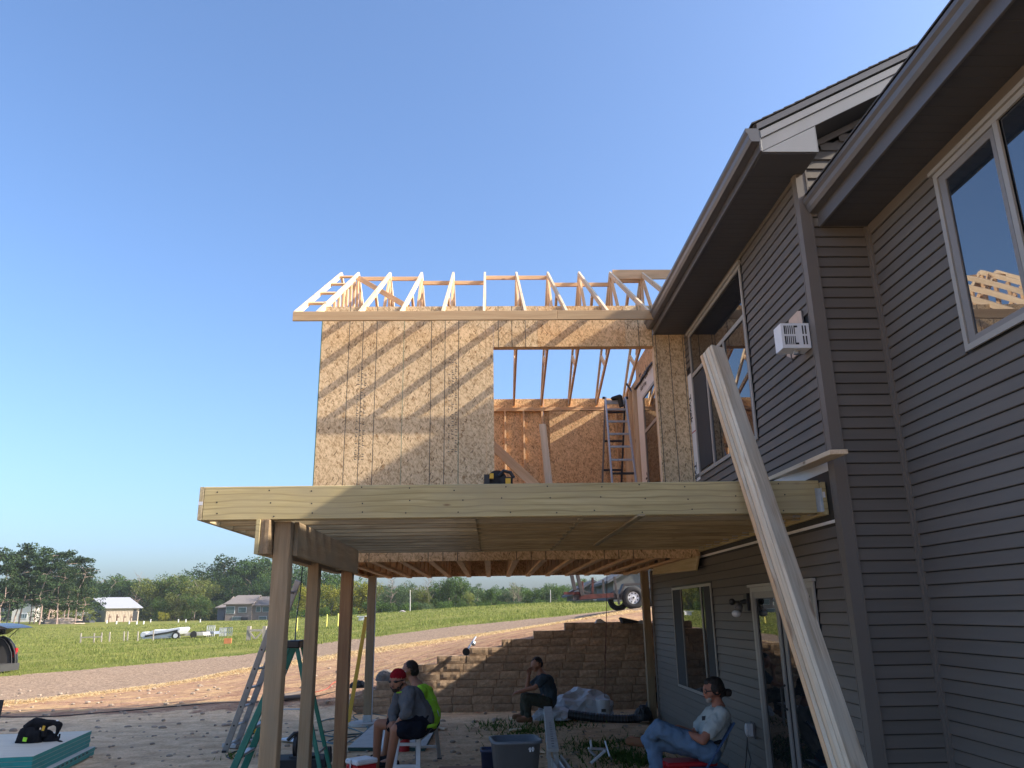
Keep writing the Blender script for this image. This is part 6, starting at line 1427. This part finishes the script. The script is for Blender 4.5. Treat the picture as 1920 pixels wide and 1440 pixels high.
gable_house("grey_gabled_house", "grey gabled house seen behind the red flatbed trailer", 75.0, 1083, 1146, 1112, 1092, 1112, 1142, [(1112, 1124, 1145, 1135)], (GW, GR))
gable_house("tall_grey_house", "grey house with a dark roof rising behind the trailer wheels", 62.0, 1152, 1262, 1088, 1040, 1240, 1140, [], (GW, GR))
WHH = plain('white_house_siding', (.62, .58, .52), .8)
gable_house("white_house", "white house half hidden behind the pine trunks on the left", 175.0, 20, 62, 1135, 1115, 40, 1166, [(26, 1130, 34, 1138), (38, 1150, 50, 1160)], (WHH, GR))
gable_house("cream_house", "cream building glimpsed between the pine trunks, right of the white one", 180.0, 64, 96, 1138, 1130, 80, 1167, [], (plain('cream_siding', (.66, .50, .40), .8), GR))
p = atY(112, 1160, 146); g = thing("lean_to_shed", p, "small open shed attached in the shade left of the barn", "shed")
a, b = atY(118, 1154, 146), atY(152, 1155, 148); MB().prism([a, b, b + Vector((0, 4, .5)), a + Vector((0, 4, .5))], (0, 0, .15)).build("roof", BROOF, g)
for q_ in (a, b): abox("post", q_.x - .1, q_.x + .1, q_.y, q_.y + .2, q_.z - 1.7, q_.z, M['board_grey'], g, 'z')
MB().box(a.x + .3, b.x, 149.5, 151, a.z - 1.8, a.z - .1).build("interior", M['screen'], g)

# ---- field furniture
GRPW = plain('weathered_post', (.33, .29, .24), .9)
for i, (px, yt, yb) in enumerate(((151, 1187, 1206), (176, 1187, 1205), (190, 1186, 1204), (205, 1185, 1204), (232, 1184, 1203), (239, 1184, 1202), (258, 1184, 1202), (287, 1182, 1201))):
    b = onG(px, yb); top = atY(px + 1, yt, b.y); g = MB(); g.bar(b - Vector((0, 0, .1)), top, .07, .07, (0, 1, 0)); tag(g.build("fence_post", GRPW), NTH[i] + " from the left of the weathered wooden stakes standing in the green field", "fence post", "wooden stakes in the field")
b0 = onG(151, 1206); r0, r1 = atY(152, 1195.5, b0.y), atY(190, 1194, b0.y); tag(board("fence_rail", r0, r1, .08, .05, (0, 0, 1), GRPW), "single weathered rail joining the first three stakes in the field", "fence rail")
for i, (px, py) in enumerate(((200, 1168), (218, 1169.5), (242, 1169), (256, 1170), (269, 1169.5), (282, 1166), (334, 1166), (348, 1166), (375, 1166))):
    b = onG(px, py + 1); h = atY(px, py - 5, b.y).z; g = MB(); g.cyl(b, (b.x, b.y, h), .10, .10, 8); tag(g.build("marker_post", M['whitepl']), NTH[i] + " from the left of the small white marker posts at the field edge", "marker post", "white marker posts by the barn")
def boat():
    b = onG(300, 1199); t = thing("covered_boat", b, "boat wrapped in white plastic on a trailer out in the field", "boat"); Y = b.y
    def q(px, py, dy=0): return atY(px, py, Y + dy)
    top = [(262, 1189), (266, 1185), (272, 1184.5), (276, 1187), (284, 1183), (290, 1180.5), (298, 1181.5), (312, 1180), (326, 1178), (337, 1176), (340, 1178)]; bot = [(338, 1182), (332, 1190), (318, 1194), (300, 1197), (285, 1198), (268, 1198), (262, 1194)]
    g = MB(); poly = [q(*p) for p in top + bot]; g.prism(poly, (0, 2.0, 0)); me, c = g.mesh(M['sheeting']); 
    o = put("cover", me, Matrix.Translation(c), t); md = o.modifiers.new("b", 'BEVEL'); md.width = .25; md.segments = 3
    g = MB(); g.tube([q(272, 1193, -.03), q(290, 1190, -.05), (q(315, 1186, -.05)), q(333, 1182, -.05)], .07, 6); g.build("strap", M['screen'], t)
    w_ = q(329, 1192, -.1); g = MB(); g.cyl(w_, w_ + Vector((0, .2, 0)), .30, .30, 18); g.build("tyre", M['darkrub'], t); g = MB(); g.cyl(w_ - Vector((0, .02, 0)), w_, .17, .17, 12); g.build("rim", M['whitepl'], t)
    g = MB(); g.bar(q(262, 1198), q(338, 1194), .1, .1, (0, 0, 1)); g.build("trailer_frame", M['alu'], t)
boat()
def flat(name, lab, px0, px1, py, hgt_px, mat, wheels, cat="trailer"):
    b = onG((px0 + px1) / 2, py); t = thing(name, b, lab, cat); Y = b.y; q0, q1 = atY(px0, py - hgt_px * .45, Y), atY(px1, py - hgt_px * .5, Y); z1 = atY(px0, py - hgt_px, Y).z
    MB().prism([q0, q1, Vector((q1.x - .1, q1.y, z1)), Vector((q0.x + .3, q0.y, z1 - .02))], (0, 1.6, 0)).build("bed", mat, t)
    for wx in wheels: w_ = atY(wx, py - hgt_px * .25, Y - .05); w_.z = b.z + .3; g = MB(); g.cyl(w_, w_ + Vector((0, .2, 0)), .26, .26, 14); g.build("wheel", M['darkrub'], t)
    g = MB(); g.bar(Vector((q0.x - .9, q0.y + .8, b.z + .35)), Vector((q0.x, q0.y + .8, b.z + .45)), .07, .07, (0, 0, 1)); g.build("drawbar", M['screen'], t)
flat("utility_trailer", "low grey trailer parked right of the wrapped boat", 340, 382, 1197, 11, M['board_grey'], (362,))
flat("silver_trailer", "silver trailer front parked by the wire pen", 384, 402, 1194, 10, M['alu'], ())
flat("black_trailer", "black flatbed trailer parked by the woodpile near the barn", 140, 168, 1171, 7, M['screen'], ())
p = onG(118, 1170); heap("woodpile", Vector((p.x, p.y, p.z)), 3.2, 1.2, .9, plain('cut_wood', (.42, .33, .26), .95, var=.4, scale=3), "long low woodpile left of the barn beneath the pines", "woodpile", 4, .4)
for i, (x0, x1, yt, yb) in enumerate(((387, 401, 1173, 1194), (421, 434, 1176, 1194), (411, 422, 1177, 1194))):
    b = onG(x0, yb); q0, q1, z1 = atY(x0, yb, b.y), atY(x1, yb, b.y), atY(x0, yt, b.y).z; g = MB()
    for f_ in np.linspace(0, 1, 5): g.box(q0.x + (q1.x - q0.x) * f_ - .025, q0.x + (q1.x - q0.x) * f_ + .025, b.y, b.y + .05, b.z, z1)
    for zz in (z1, (z1 + b.z) / 2): g.box(q0.x, q1.x, b.y, b.y + .05, zz - .05, zz)
    o = g.build("wire_pen", M['whitepl'] if i != 1 else M['steel']); tag(o, ["tall pale wire pen frame right of the silver trailer", "pale wire pen frame nearest the wooden gate", "narrow wire pen frame between the other two"][i], "pen", kind=None)
gt = thing("field_gate", onG(480, 1200), "wooden braced gate with thick posts in the field behind the ladder", "gate"); Yg = onG(464, 1201).y
for px in (464.5, 494): a = atY(px, 1201, Yg); abox("post", a.x - .10, a.x + .10, Yg, Yg + .2, a.z - .1, atY(px, 1174, Yg).z, GRPW, gt, 'z')
board("rail", atY(466, 1182, Yg), atY(493, 1182, Yg), .12, .06, (0, 0, 1), GRPW, gt); board("brace", atY(467, 1184, Yg), atY(478, 1198, Yg), .09, .05, (0, 0, 1), GRPW, gt); board("brace", atY(492, 1184, Yg), atY(479, 1198, Yg), .09, .05, (0, 0, 1), GRPW, gt)
b = onG(427, 1209); tag(board("orange_sign", atY(420, 1202, b.y), atY(434, 1201.5, b.y), atY(427, 1197, b.y).z - atY(427, 1207, b.y).z, .05, (0, 0, 1), M['orange']), "small orange board standing in the grass near the gate", "sign board")
for i, (px, py) in enumerate(((612, 1176), (633, 1176), (556, 1184))):
    b = onG(px, py); g = MB(); g.cyl(b, (b.x, b.y, b.z + .9), .06, .06, 6); tag(g.build("marker_stake", plain('yellow_stake%d' % i, (.62, .55, .12), .7)), ["thin yellow stake between the two front posts, nearer the camera left", "thin yellow stake right of the other one between the posts", "thin yellow stake just right of the front left post"][i], "stake", "yellow stakes in the field")
b = onG(678, 1164); g = MB(); g.box(b.x - .25, b.x + .25, b.y, b.y + .5, b.z, b.z + .3); g.box(b.x - .4, b.x + .3, b.y - .1, b.y + .6, b.z + .31, b.z + .36); tag(g.build("white_table", M['whitepl']), "small white table far out in the grass behind the yellow level", "table", kind=None)
for px, yt, yb, Y, lab in ((769, 1106, 1152, 80, "thin utility pole standing in the grass below the left of the room"), (1032, 1106, 1142, 85, "thin pale utility pole by the trees left of the red trailer")):
    a, tp = atY(px, yb, Y), atY(px, yt, Y); g = MB(); g.cyl(a - Vector((0, 0, .5)), tp, .055, .04, 6); tag(g.build("utility_pole", M['board_grey']), lab, "utility pole")
p = atY(752, 1150, 78); g = MB(); g.prism([atY(745, 1150, 78), atY(752, 1144, 78), atY(768, 1151, 78), atY(745, 1152, 78)], (0, 2, 0)); tag(g.build("low_roof", plain('low_roof', (.3, .27, .25), .8)), "low brown roof just showing over the grass rise by the utility pole", "roof")

# ---- red flatbed trailer on the rise
def trailer():
    Y = 27.7; t = thing("flatbed_trailer", (4.7, Y, 1.95), "old red and black flatbed trailer with white wheels parked at the top of the slope", "trailer")
    def q(px, py, dy=0): return atY(px, py, Y + dy)
    RU = plain('rusty_red_frame', (.075, .022, .02), .85, var=.7, scale=8); DK = plain('dark_trailer_steel', (.045, .04, .042), .7, var=.3)
    board("frame_rail", q(1057, 1112.5), q(1090, 1112), .09, .08, (0, 0, 1), RU, t); board("frame_rail", q(1086, 1120), q(1150, 1116), .15, .10, (0, 0, 1), RU, t)
    board("side_rail", q(1074, 1123), q(1152, 1117, .5), .10, .08, (0, 0, 1), DK, t)
    for px, yt, yb, w_, m_ in ((1092, 1090, 1116, .07, RU), (1111, 1083, 1116, .08, RU), (1131, 1087, 1114, .07, DK), (1152, 1081, 1113, .07, DK), (1157, 1112, 1134, .06, DK)):
        board("stake", q(px, yt), q(px + (4 if yb > 1130 or px > 1150 else 0), yb), w_, .07, (0, 1, 0), m_, t, .004)
    for a, b in (((1068, 1060), (1078, 1107)), ((1078.5, 1060), (1092, 1117))): board("ramp", q(*a), q(*b), .16, .12, (0, 1, 0), DK, t, .006)
    board("brace", q(1070, 1110), q(1084, 1104), .05, .05, (0, 0, 1), DK, t); board("brace", q(1084, 1104), q(1110, 1114), .05, .05, (0, 0, 1), DK, t)
    g = MB(); g.prism([q(1074, 1113), q(1090, 1112), q(1088, 1124), q(1078, 1125)], (0, .3, 0)); g.build("hitch_box", DK, t)
    MB().prism([q(1150, 1114), q(1235, 1112), q(1235, 1124), q(1150, 1122)], (0, 1.9, 0)).build("bed", DK, t)
    # fender
    fp = [(1160, 1118), (1170, 1094), (1240, 1091), (1240, 1094), (1172, 1098), (1164, 1119)]
    MB().prism([q(*p) for p in fp], (0, .55, 0)).build("fender", DK, t)
    for (cx, cy, dy, nm) in ((1188, 1120.5, -.05, 0), (1234, 1119.5, -.05, 1), (1160, 1125, 1.9, 2)):
        c = q(cx, cy, dy); R = .385; w_ = thing("wheel", c, None, None); w_.parent = t; w_.matrix_basis = WM[t.name].inverted() @ WM[w_.name]
        g = MB(); n = 28; prof = [(R * .52, 0), (R * .60, -.02), (R * .93, -.015), (R, .03), (R, .19), (R * .93, .235), (R * .5, .22)]
        vs = []
        for k in range(n):
            a = 2 * math.pi * k / n
            for r_, y_ in prof: vs.append((c.x + r_ * math.cos(a), c.y + y_, c.z + r_ * math.sin(a)))
        m_ = len(prof); g.add(vs, [(k * m_ + j, k * m_ + j + 1, ((k + 1) % n) * m_ + j + 1, ((k + 1) % n) * m_ + j) for k in range(n) for j in range(m_ - 1)]); g.build("tyre", M['darkrub'], w_, True)
        if nm < 2:
            g = MB(); g.cyl(c + Vector((0, .05, 0)), c + Vector((0, .02, 0)), R * .56, R * .56, 28); g.cyl(c + Vector((0, .02, 0)), c + Vector((0, .0, 0)), R * .2, R * .17, 14); g.build("rim", M['white'], w_)
            g = MB()
            for k in range(8): a = 2 * math.pi * k / 8 + .3; p = c + Vector((R * .40 * math.cos(a), .018, R * .40 * math.sin(a))); g.cyl(p, p - Vector((0, .004, 0)), .026, .026, 8)
            g.cyl(c - Vector((0, .0, 0)), c - Vector((0, .03, 0)), .035, .03, 10); o = g.build("wheel_holes", M['blackpl'], w_); o['kind'] = 'stuff'
trailer()

# ---- trees
BARK = plain('bark', (.20, .155, .125), .95, var=.3, scale=8, bmp=.4); BARKP = plain('pine_bark', (.34, .245, .20), .95, var=.3, scale=6)
LEAF = {'dark': leafmat('leaf_dark_green', (.018, .042, .014), (.055, .10, .025), .3, .6), 'mid': leafmat('leaf_mid_green', (.035, .07, .018), (.10, .16, .035), .35, .5),
        'olive': leafmat('leaf_olive', (.07, .09, .022), (.18, .20, .05), .35, .5), 'yellow': leafmat('leaf_yellow_green', (.14, .15, .02), (.34, .32, .045), .4, .6),
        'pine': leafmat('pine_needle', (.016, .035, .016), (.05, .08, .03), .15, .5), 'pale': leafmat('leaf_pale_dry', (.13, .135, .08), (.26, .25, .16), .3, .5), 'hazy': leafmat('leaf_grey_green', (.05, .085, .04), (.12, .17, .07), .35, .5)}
def leaf_cloud(centres, nper, lsz, seed, flat=1.0):
    r_ = np.random.default_rng(seed); P = []; S = []
    for (c, rad, k) in centres:
        n = int(nper * k); d = r_.normal(0, 1, (n, 3)); d /= np.linalg.norm(d, axis=1)[:, None]; rr = rad * r_.uniform(.35, 1.08, n) ** .5
        pts = np.array(c) + d * rr[:, None] * np.array([1, 1, flat]); P.append(pts); S.append(r_.uniform(.6, 1.3, n) * lsz)
    P = np.concatenate(P); S = np.concatenate(S); n = len(P)
    a = r_.normal(0, 1, (n, 3)); a /= np.linalg.norm(a, axis=1)[:, None]; b = r_.normal(0, 1, (n, 3)); b -= a * (a * b).sum(1)[:, None]; b /= np.linalg.norm(b, axis=1)[:, None]
    v = np.empty((n * 4, 3)); v[0::4] = P - a * S[:, None]; v[1::4] = P - b * S[:, None] * .6; v[2::4] = P + a * S[:, None]; v[3::4] = P + b * S[:, None] * .6
    return v, np.arange(n * 4).reshape(n, 4)
def crown_mesh(kind, seed):
    r_ = random.Random(seed); cs = []
    if kind == 'broad':
        for k in range(34):
            t_ = r_.random(); z = .22 + .70 * t_; w_ = .40 * math.sin(math.pi * min(1, .12 + .86 * (1 - abs(t_ - .42) * 1.1))) ; a = r_.uniform(0, 6.28); q_ = w_ * math.sqrt(r_.random())
            cs.append(((q_ * math.cos(a), q_ * math.sin(a), z), r_.uniform(.075, .15), r_.uniform(.7, 1.2)))
        for k in range(10): a = r_.uniform(0, 6.28); cs.append(((.28 * math.cos(a), .28 * math.sin(a), r_.uniform(.04, .3)), r_.uniform(.07, .12), .7))
        v, f = leaf_cloud(cs, 115, .017, seed)
    elif kind == 'airy':
        for k in range(26):
            t_ = r_.random(); z = .30 + .66 * t_; w_ = .30 * (1 - .5 * t_); a = r_.uniform(0, 6.28); q_ = w_ * math.sqrt(r_.random()); cs.append(((q_ * math.cos(a), q_ * math.sin(a), z), r_.uniform(.05, .10), r_.uniform(.5, 1)))
        v, f = leaf_cloud(cs, 55, .014, seed)
    elif kind == 'pine':
        for k in range(46):
            t_ = r_.random() ** .8; z = .22 + .76 * t_; w_ = .27 * (1.08 - t_) + .05; a = r_.uniform(0, 6.28); q_ = w_ * r_.uniform(.25, 1); cs.append(((q_ * math.cos(a), q_ * math.sin(a), z), r_.uniform(.05, .095), r_.uniform(.6, 1.1)))
        v, f = leaf_cloud(cs, 85, .013, seed, .55)
    else:
        for k in range(16): a = r_.uniform(0, 6.28); q_ = .5 * math.sqrt(r_.random()); cs.append(((q_ * math.cos(a), q_ * math.sin(a), r_.uniform(.2, .75)), r_.uniform(.16, .28), 1))
        v, f = leaf_cloud(cs, 110, .035, seed)
    me = bpy.data.meshes.new("crown_" + kind); me.from_pydata(v.tolist(), [], f.tolist()); return me
def trunk_mesh(kind, seed):
    r_ = random.Random(seed); g = MB(); tw = .010 if kind == 'pine' else .014
    pts = [Vector((r_.uniform(-.01, .01) * i, r_.uniform(-.01, .01) * i, .13 * i - .02)) for i in range(8)]
    g.tube(pts, [tw * (1 - .11 * i) for i in range(8)], 6)
    for k in range({'pine': 14, 'bare': 26}.get(kind, 9)):
        i = r_.randint(2, 6); p = pts[i].lerp(pts[i + 1], r_.random()); a = r_.uniform(0, 6.28); L = r_.uniform(.1, .26) * (1 if kind != 'pine' else .8); up_ = r_.uniform(.2, .9) if kind != 'pine' else r_.uniform(-.05, .2)
        e = p + Vector((L * math.cos(a), L * math.sin(a), L * up_)); g.tube([p, p.lerp(e, .5) + Vector((0, 0, .012)), e], [.005, .0035, .001], 4)
        if kind == 'bare':
            for j in range(3): b2 = a + r_.uniform(-.9, .9); m_ = p.lerp(e, r_.uniform(.4, .9)); g.tube([m_, m_ + Vector((.09 * math.cos(b2), .09 * math.sin(b2), r_.uniform(.02, .1)))], [.0025, .0008], 4)
    me, _ = g.mesh(BARKP if kind == 'pine' else BARK, centre=False, fix=False); return me
CR = {k: [crown_mesh(k, 10 * i + 3) for i in range(n)] for k, n in (('broad', 5), ('airy', 3), ('pine', 4), ('bush', 3))}
TR = {k: [trunk_mesh(k, 7 * i + 1) for i in range(3)] for k in ('broad', 'pine', 'bare')}
_mc = {}
def with_mat(me, mat):
    key = (me.name, mat.name)
    if key not in _mc: c = me.copy(); c.materials.clear(); c.materials.append(mat); _mc[key] = c
    return _mc[key]
tr_ = random.Random(21)
GROUPED = {}
def tree(px, ytop, Y, kind, leaf, wide=1.0, label=None, group=None, name=None):
    if kind == 'broad': wide *= 1.28
    if kind == 'airy': wide *= 1.2
    p = atY(px, 1150, Y); z0 = hz(p.x, Y) - .2; h = atY(px, ytop, Y).z - z0
    name = name or {'pine': 'pine_tree', 'bush': 'bush', 'bare': 'bare_tree'}.get(kind, 'leafy_tree')
    t = thing(name, (p.x, Y, z0), label, {'bush': 'bush'}.get(kind, 'tree'), group)
    if group: GROUPED.setdefault((group, label), []).append((px, t))
    rz = tr_.uniform(0, 6.28)
    S = Matrix.Diagonal((h * wide, h * wide, h, 1)); Rz = Matrix.Rotation(rz, 4, 'Z')
    if kind != 'bush':
        o = bpy.data.objects.new("trunk", TR['pine' if kind == 'pine' else ('bare' if kind == 'bare' else 'broad')][tr_.randrange(3)]); COL.objects.link(o); o.parent = t; o.matrix_basis = Rz @ S
    if kind != 'bare':
        ck = kind if kind in CR else 'broad'; o = bpy.data.objects.new("crown", with_mat(CR[ck][tr_.randrange(len(CR[ck]))], LEAF[leaf])); COL.objects.link(o); o.parent = t; o.matrix_basis = Rz @ S
GP = "pines on the left"; GB = "trees behind the barn"; GD = "tall dark trees behind the brown house"; GR_ = "trees on the far side of the rise"; GY = "trees beyond the posts"
for px, yt, Y, w_ in ((-60, 1030, 118, 1), (-25, 1026, 122, 1), (2, 1030, 116, 1.0), (16, 1034, 124, .9), (38, 1019, 120, 1.05), (58, 1036, 127, .9), (76, 1026, 118, 1.05), (93, 1037, 124, .95), (109, 1033, 119, 1.0), (127, 1048, 125, .9), (142, 1044, 121, 1.05), (156, 1064, 126, .95), (28, 1050, 133, 1), (66, 1052, 134, 1), (120, 1062, 133, 1)):
    tree(px, yt, Y, 'pine', 'pine', w_ * 1.1, "tall pine in the grove at the left", GP)
for px, yt, Y, lf in ((150, 1095, 150, 'olive'), (120, 1105, 146, 'olive'), (86, 1112, 150, 'mid')): tree(px, yt, Y, 'broad', lf, 1.1, "lower broadleaf tree under the pines", "broadleaf trees under the pines")
for px, yt, Y, lf in ((172, 1080, 185, 'dark'), (188, 1077, 190, 'mid'), (204, 1082, 186, 'dark'), (220, 1079, 192, 'mid'), (236, 1090, 186, 'dark'), (252, 1092, 190, 'dark'), (268, 1088, 188, 'mid'), (282, 1086, 195, 'dark')):
    tree(px, yt, Y, 'broad', lf, .95, "dense green tree behind the barn roof", GB)
tree(252, 1074, 184, 'bare', 'mid', .6, "bare dead tree sticking up behind the barn")
for px, yt, Y, lf in ((285, 1082, 165, 'olive'), (304, 1079, 168, 'olive'), (322, 1077, 164, 'mid'), (342, 1078, 168, 'olive'), (360, 1080, 164, 'olive'), (376, 1088, 167, 'olive'), (330, 1110, 158, 'olive'), (300, 1120, 158, 'mid'), (365, 1112, 158, 'mid'), (384, 1125, 160, 'mid')):
    tree(px, yt, Y, 'broad', lf, .95, "olive green tree between the barn and the brown house", "olive trees right of the barn")
tree(306, 1143, 155, 'bush', 'yellow', .8, "small yellow green bush at the foot of the olive trees")
for px, yt, Y in ((382, 1068, 182), (398, 1060, 186), (416, 1052, 184), (434, 1044, 188), (452, 1041, 190), (470, 1040, 186), (488, 1050, 184), (505, 1048, 190), (523, 1052, 186), (398, 1095, 172), (430, 1085, 170), (465, 1080, 172), (500, 1082, 170), (540, 1056, 188), (405, 1125, 165), (530, 1100, 165)):
    tree(px, yt, Y, 'broad', 'dark' if tr_.random() < .75 else 'mid', .9, "tall dark green tree behind the brown house", GD)
for px, yt, Y, lf, kd in ((556, 1060, 150, 'hazy', 'airy'), (566, 1092, 118, 'yellow', 'broad'), (582, 1056, 150, 'dark', 'broad'), (598, 1085, 120, 'mid', 'broad'), (612, 1072, 140, 'dark', 'broad'), (622, 1094, 118, 'yellow', 'broad'), (636, 1078, 135, 'mid', 'broad'), (652, 1090, 120, 'mid', 'airy'), (665, 1088, 118, 'yellow', 'broad'), (680, 1092, 120, 'yellow', 'broad'), (592, 1120, 112, 'olive', 'broad'), (640, 1118, 112, 'olive', 'broad'), (545, 1110, 115, 'mid', 'broad'), (610, 1135, 108, 'mid', 'bush'), (660, 1136, 108, 'mid', 'bush'), (575, 1138, 108, 'mid', 'bush')):
    tree(px, yt, Y, kd, lf, .85, {'bush': "green bush at the field edge seen between the posts"}.get(kd, "tree beyond the field seen between the deck posts"), GY if kd != 'bush' else "bushes at the field edge")
for px, yt, Y, lf, kd in ((694, 1092, 118, 'yellow', 'broad'), (708, 1100, 112, 'hazy', 'airy'), (722, 1096, 120, 'hazy', 'broad'), (738, 1097, 116, 'hazy', 'broad'), (756, 1090, 122, 'hazy', 'broad'), (770, 1094, 112, 'hazy', 'airy'), (784, 1098, 115, 'olive', 'broad'), (798, 1104, 112, 'olive', 'broad'), (812, 1100, 120, 'mid', 'broad'), (826, 1088, 116, 'mid', 'broad'), (840, 1078, 118, 'mid', 'broad'), (854, 1080, 121, 'mid', 'broad'), (868, 1084, 116, 'mid', 'broad'), (880, 1108, 110, 'olive', 'broad'), (896, 1094, 120, 'hazy', 'airy'), (908, 1104, 118, 'mid', 'broad'), (921, 1098, 114, 'mid', 'broad'), (935, 1105, 120, 'hazy', 'broad'), (948, 1104, 118, 'hazy', 'broad'), (964, 1092, 116, 'pale', 'airy'), (976, 1096, 120, 'hazy', 'broad'), (990, 1102, 118, 'mid', 'broad'), (1004, 1100, 116, 'mid', 'broad'), (1018, 1102, 121, 'mid', 'broad'), (1030, 1098, 118, 'hazy', 'broad'), (1044, 1092, 116, 'mid', 'broad'), (1058, 1096, 120, 'mid', 'broad'), (1070, 1098, 118, 'mid', 'broad'), (1084, 1088, 100, 'mid', 'broad'), (1102, 1083, 98, 'mid', 'broad'), (1122, 1086, 100, 'mid', 'broad'), (1140, 1094, 102, 'mid', 'broad'),
                      (700, 1122, 105, 'mid', 'bush'), (730, 1126, 105, 'mid', 'bush'), (765, 1125, 105, 'mid', 'bush'), (800, 1126, 105, 'hazy', 'bush'), (835, 1124, 105, 'mid', 'bush'), (870, 1126, 105, 'mid', 'bush'), (905, 1124, 105, 'mid', 'bush'), (940, 1126, 105, 'mid', 'bush'), (975, 1124, 105, 'hazy', 'bush'), (1010, 1122, 105, 'mid', 'bush'), (1050, 1122, 105, 'mid', 'bush')):
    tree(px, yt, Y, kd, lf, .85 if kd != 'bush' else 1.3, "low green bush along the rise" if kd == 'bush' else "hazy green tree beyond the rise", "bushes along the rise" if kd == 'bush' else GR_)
tree(802, 1072, 114, 'bare', 'mid', .6, "bare snag among the hazy trees under the room"); tree(972, 1097, 112, 'bare', 'mid', .8, "pale leafless tree in the middle of the tree line"); tree(733, 1080, 112, 'bare', 'mid', .9, "leafless tree at the left of the view under the room")
# trees outside the frame on the left, met in the window reflections
for k in range(26):
    X = -150 + 4.2 * k + tr_.uniform(-1, 1); Y = 60 + .6 * k + tr_.uniform(-4, 4)
    if X / Y > -.72: continue
    z0 = hz(X, Y); h = tr_.uniform(8, 12); t = thing("leafy_tree", (X, Y, z0), NTH[k % 36] + " tree of the wood edge left of the field", "tree", "trees of the left wood edge")
    o = bpy.data.objects.new("trunk", TR['broad'][k % 3]); COL.objects.link(o); o.parent = t; o.matrix_basis = Matrix.Diagonal((h, h, h, 1))
    o = bpy.data.objects.new("crown", with_mat(CR['broad'][k % 5], LEAF['mid' if k % 2 else 'olive'])); COL.objects.link(o); o.parent = t; o.matrix_basis = Matrix.Rotation(k, 4, 'Z') @ Matrix.Diagonal((h, h, h, 1))

for (grp, lab), lst in GROUPED.items():
    if len(lst) > 1:
        for i, (px, t) in enumerate(sorted(lst, key=lambda q_: q_[0])): t['label'] = NTH[i] + " from the left, " + lab
# closed wood behind the single trees
r_ = np.random.default_rng(77); cs = []
for px in range(-80, 1300, 5):
    if 160 < px < 690: Yw, top = 205 + 10 * math.sin(px * .05), 1098 + 6 * math.sin(px * .11) + 4 * math.sin(px * .37)
    elif px <= 160: Yw, top = 200, 1092
    else: Yw, top = 135 + 4 * math.sin(px * .05), 1112 + 5 * math.sin(px * .09) + 3 * math.sin(px * .41)
    p0 = atY(px, top, Yw); z0 = hz(p0.x, Yw); hh_ = p0.z - z0
    for f_ in (.12, .4, .68, .9): cs.append(((p0.x + r_.normal(0, .5), Yw + r_.normal(0, 1.5), z0 + hh_ * f_), max(.9, hh_ * .20), 1.0))
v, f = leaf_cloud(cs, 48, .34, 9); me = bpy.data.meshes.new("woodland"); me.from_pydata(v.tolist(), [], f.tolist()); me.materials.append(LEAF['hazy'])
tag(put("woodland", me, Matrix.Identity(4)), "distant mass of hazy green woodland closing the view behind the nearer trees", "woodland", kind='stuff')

# air of a warm hazy morning
hm = bpy.data.materials.new("haze"); hm.use_nodes = True; hn = hm.node_tree; hn.nodes.clear()
ho = hn.nodes.new("ShaderNodeOutputMaterial"); hv_ = hn.nodes.new("ShaderNodeVolumePrincipled"); hv_.inputs['Density'].default_value = 0.00028; hv_.inputs['Color'].default_value = (0.86, 0.92, 1.0, 1); hv_.inputs['Anisotropy'].default_value = 0.2
hn.links.new(hv_.outputs[0], ho.inputs['Volume'])
me, c = MB().box(-330, 330, -80, 330, -14.0, 27.0).mesh(hm, fix=True); tag(put("haze", me, Matrix.Translation(c)), "thin pale haze hanging over the whole place", "haze", kind='stuff')

tag(board("trim_board", atX(1226, 1067, 2.84), atX(1308, 1056, 2.84), .20, .03, (.25, 0, 1), wood('pale_trim_wood', (.66, .55, .33), (.50, .40, .22))), "pale curled board propped under the deck ledger at the far house corner", "trim board")
g = MB(); g.tube(smooth_pts([atY(1138, 1078, 14.5), atY(1137, 1160, 14.5), atY(1135, 1230, 14.5), atY(1134, 1306, 14.5)], 5), .006, 5); tag(g.build("hanging_cord", plain('dark_red_cord', (.10, .02, .015), .7), None, True), "thin dark red cord hanging under the room in front of the block wall", "cord")
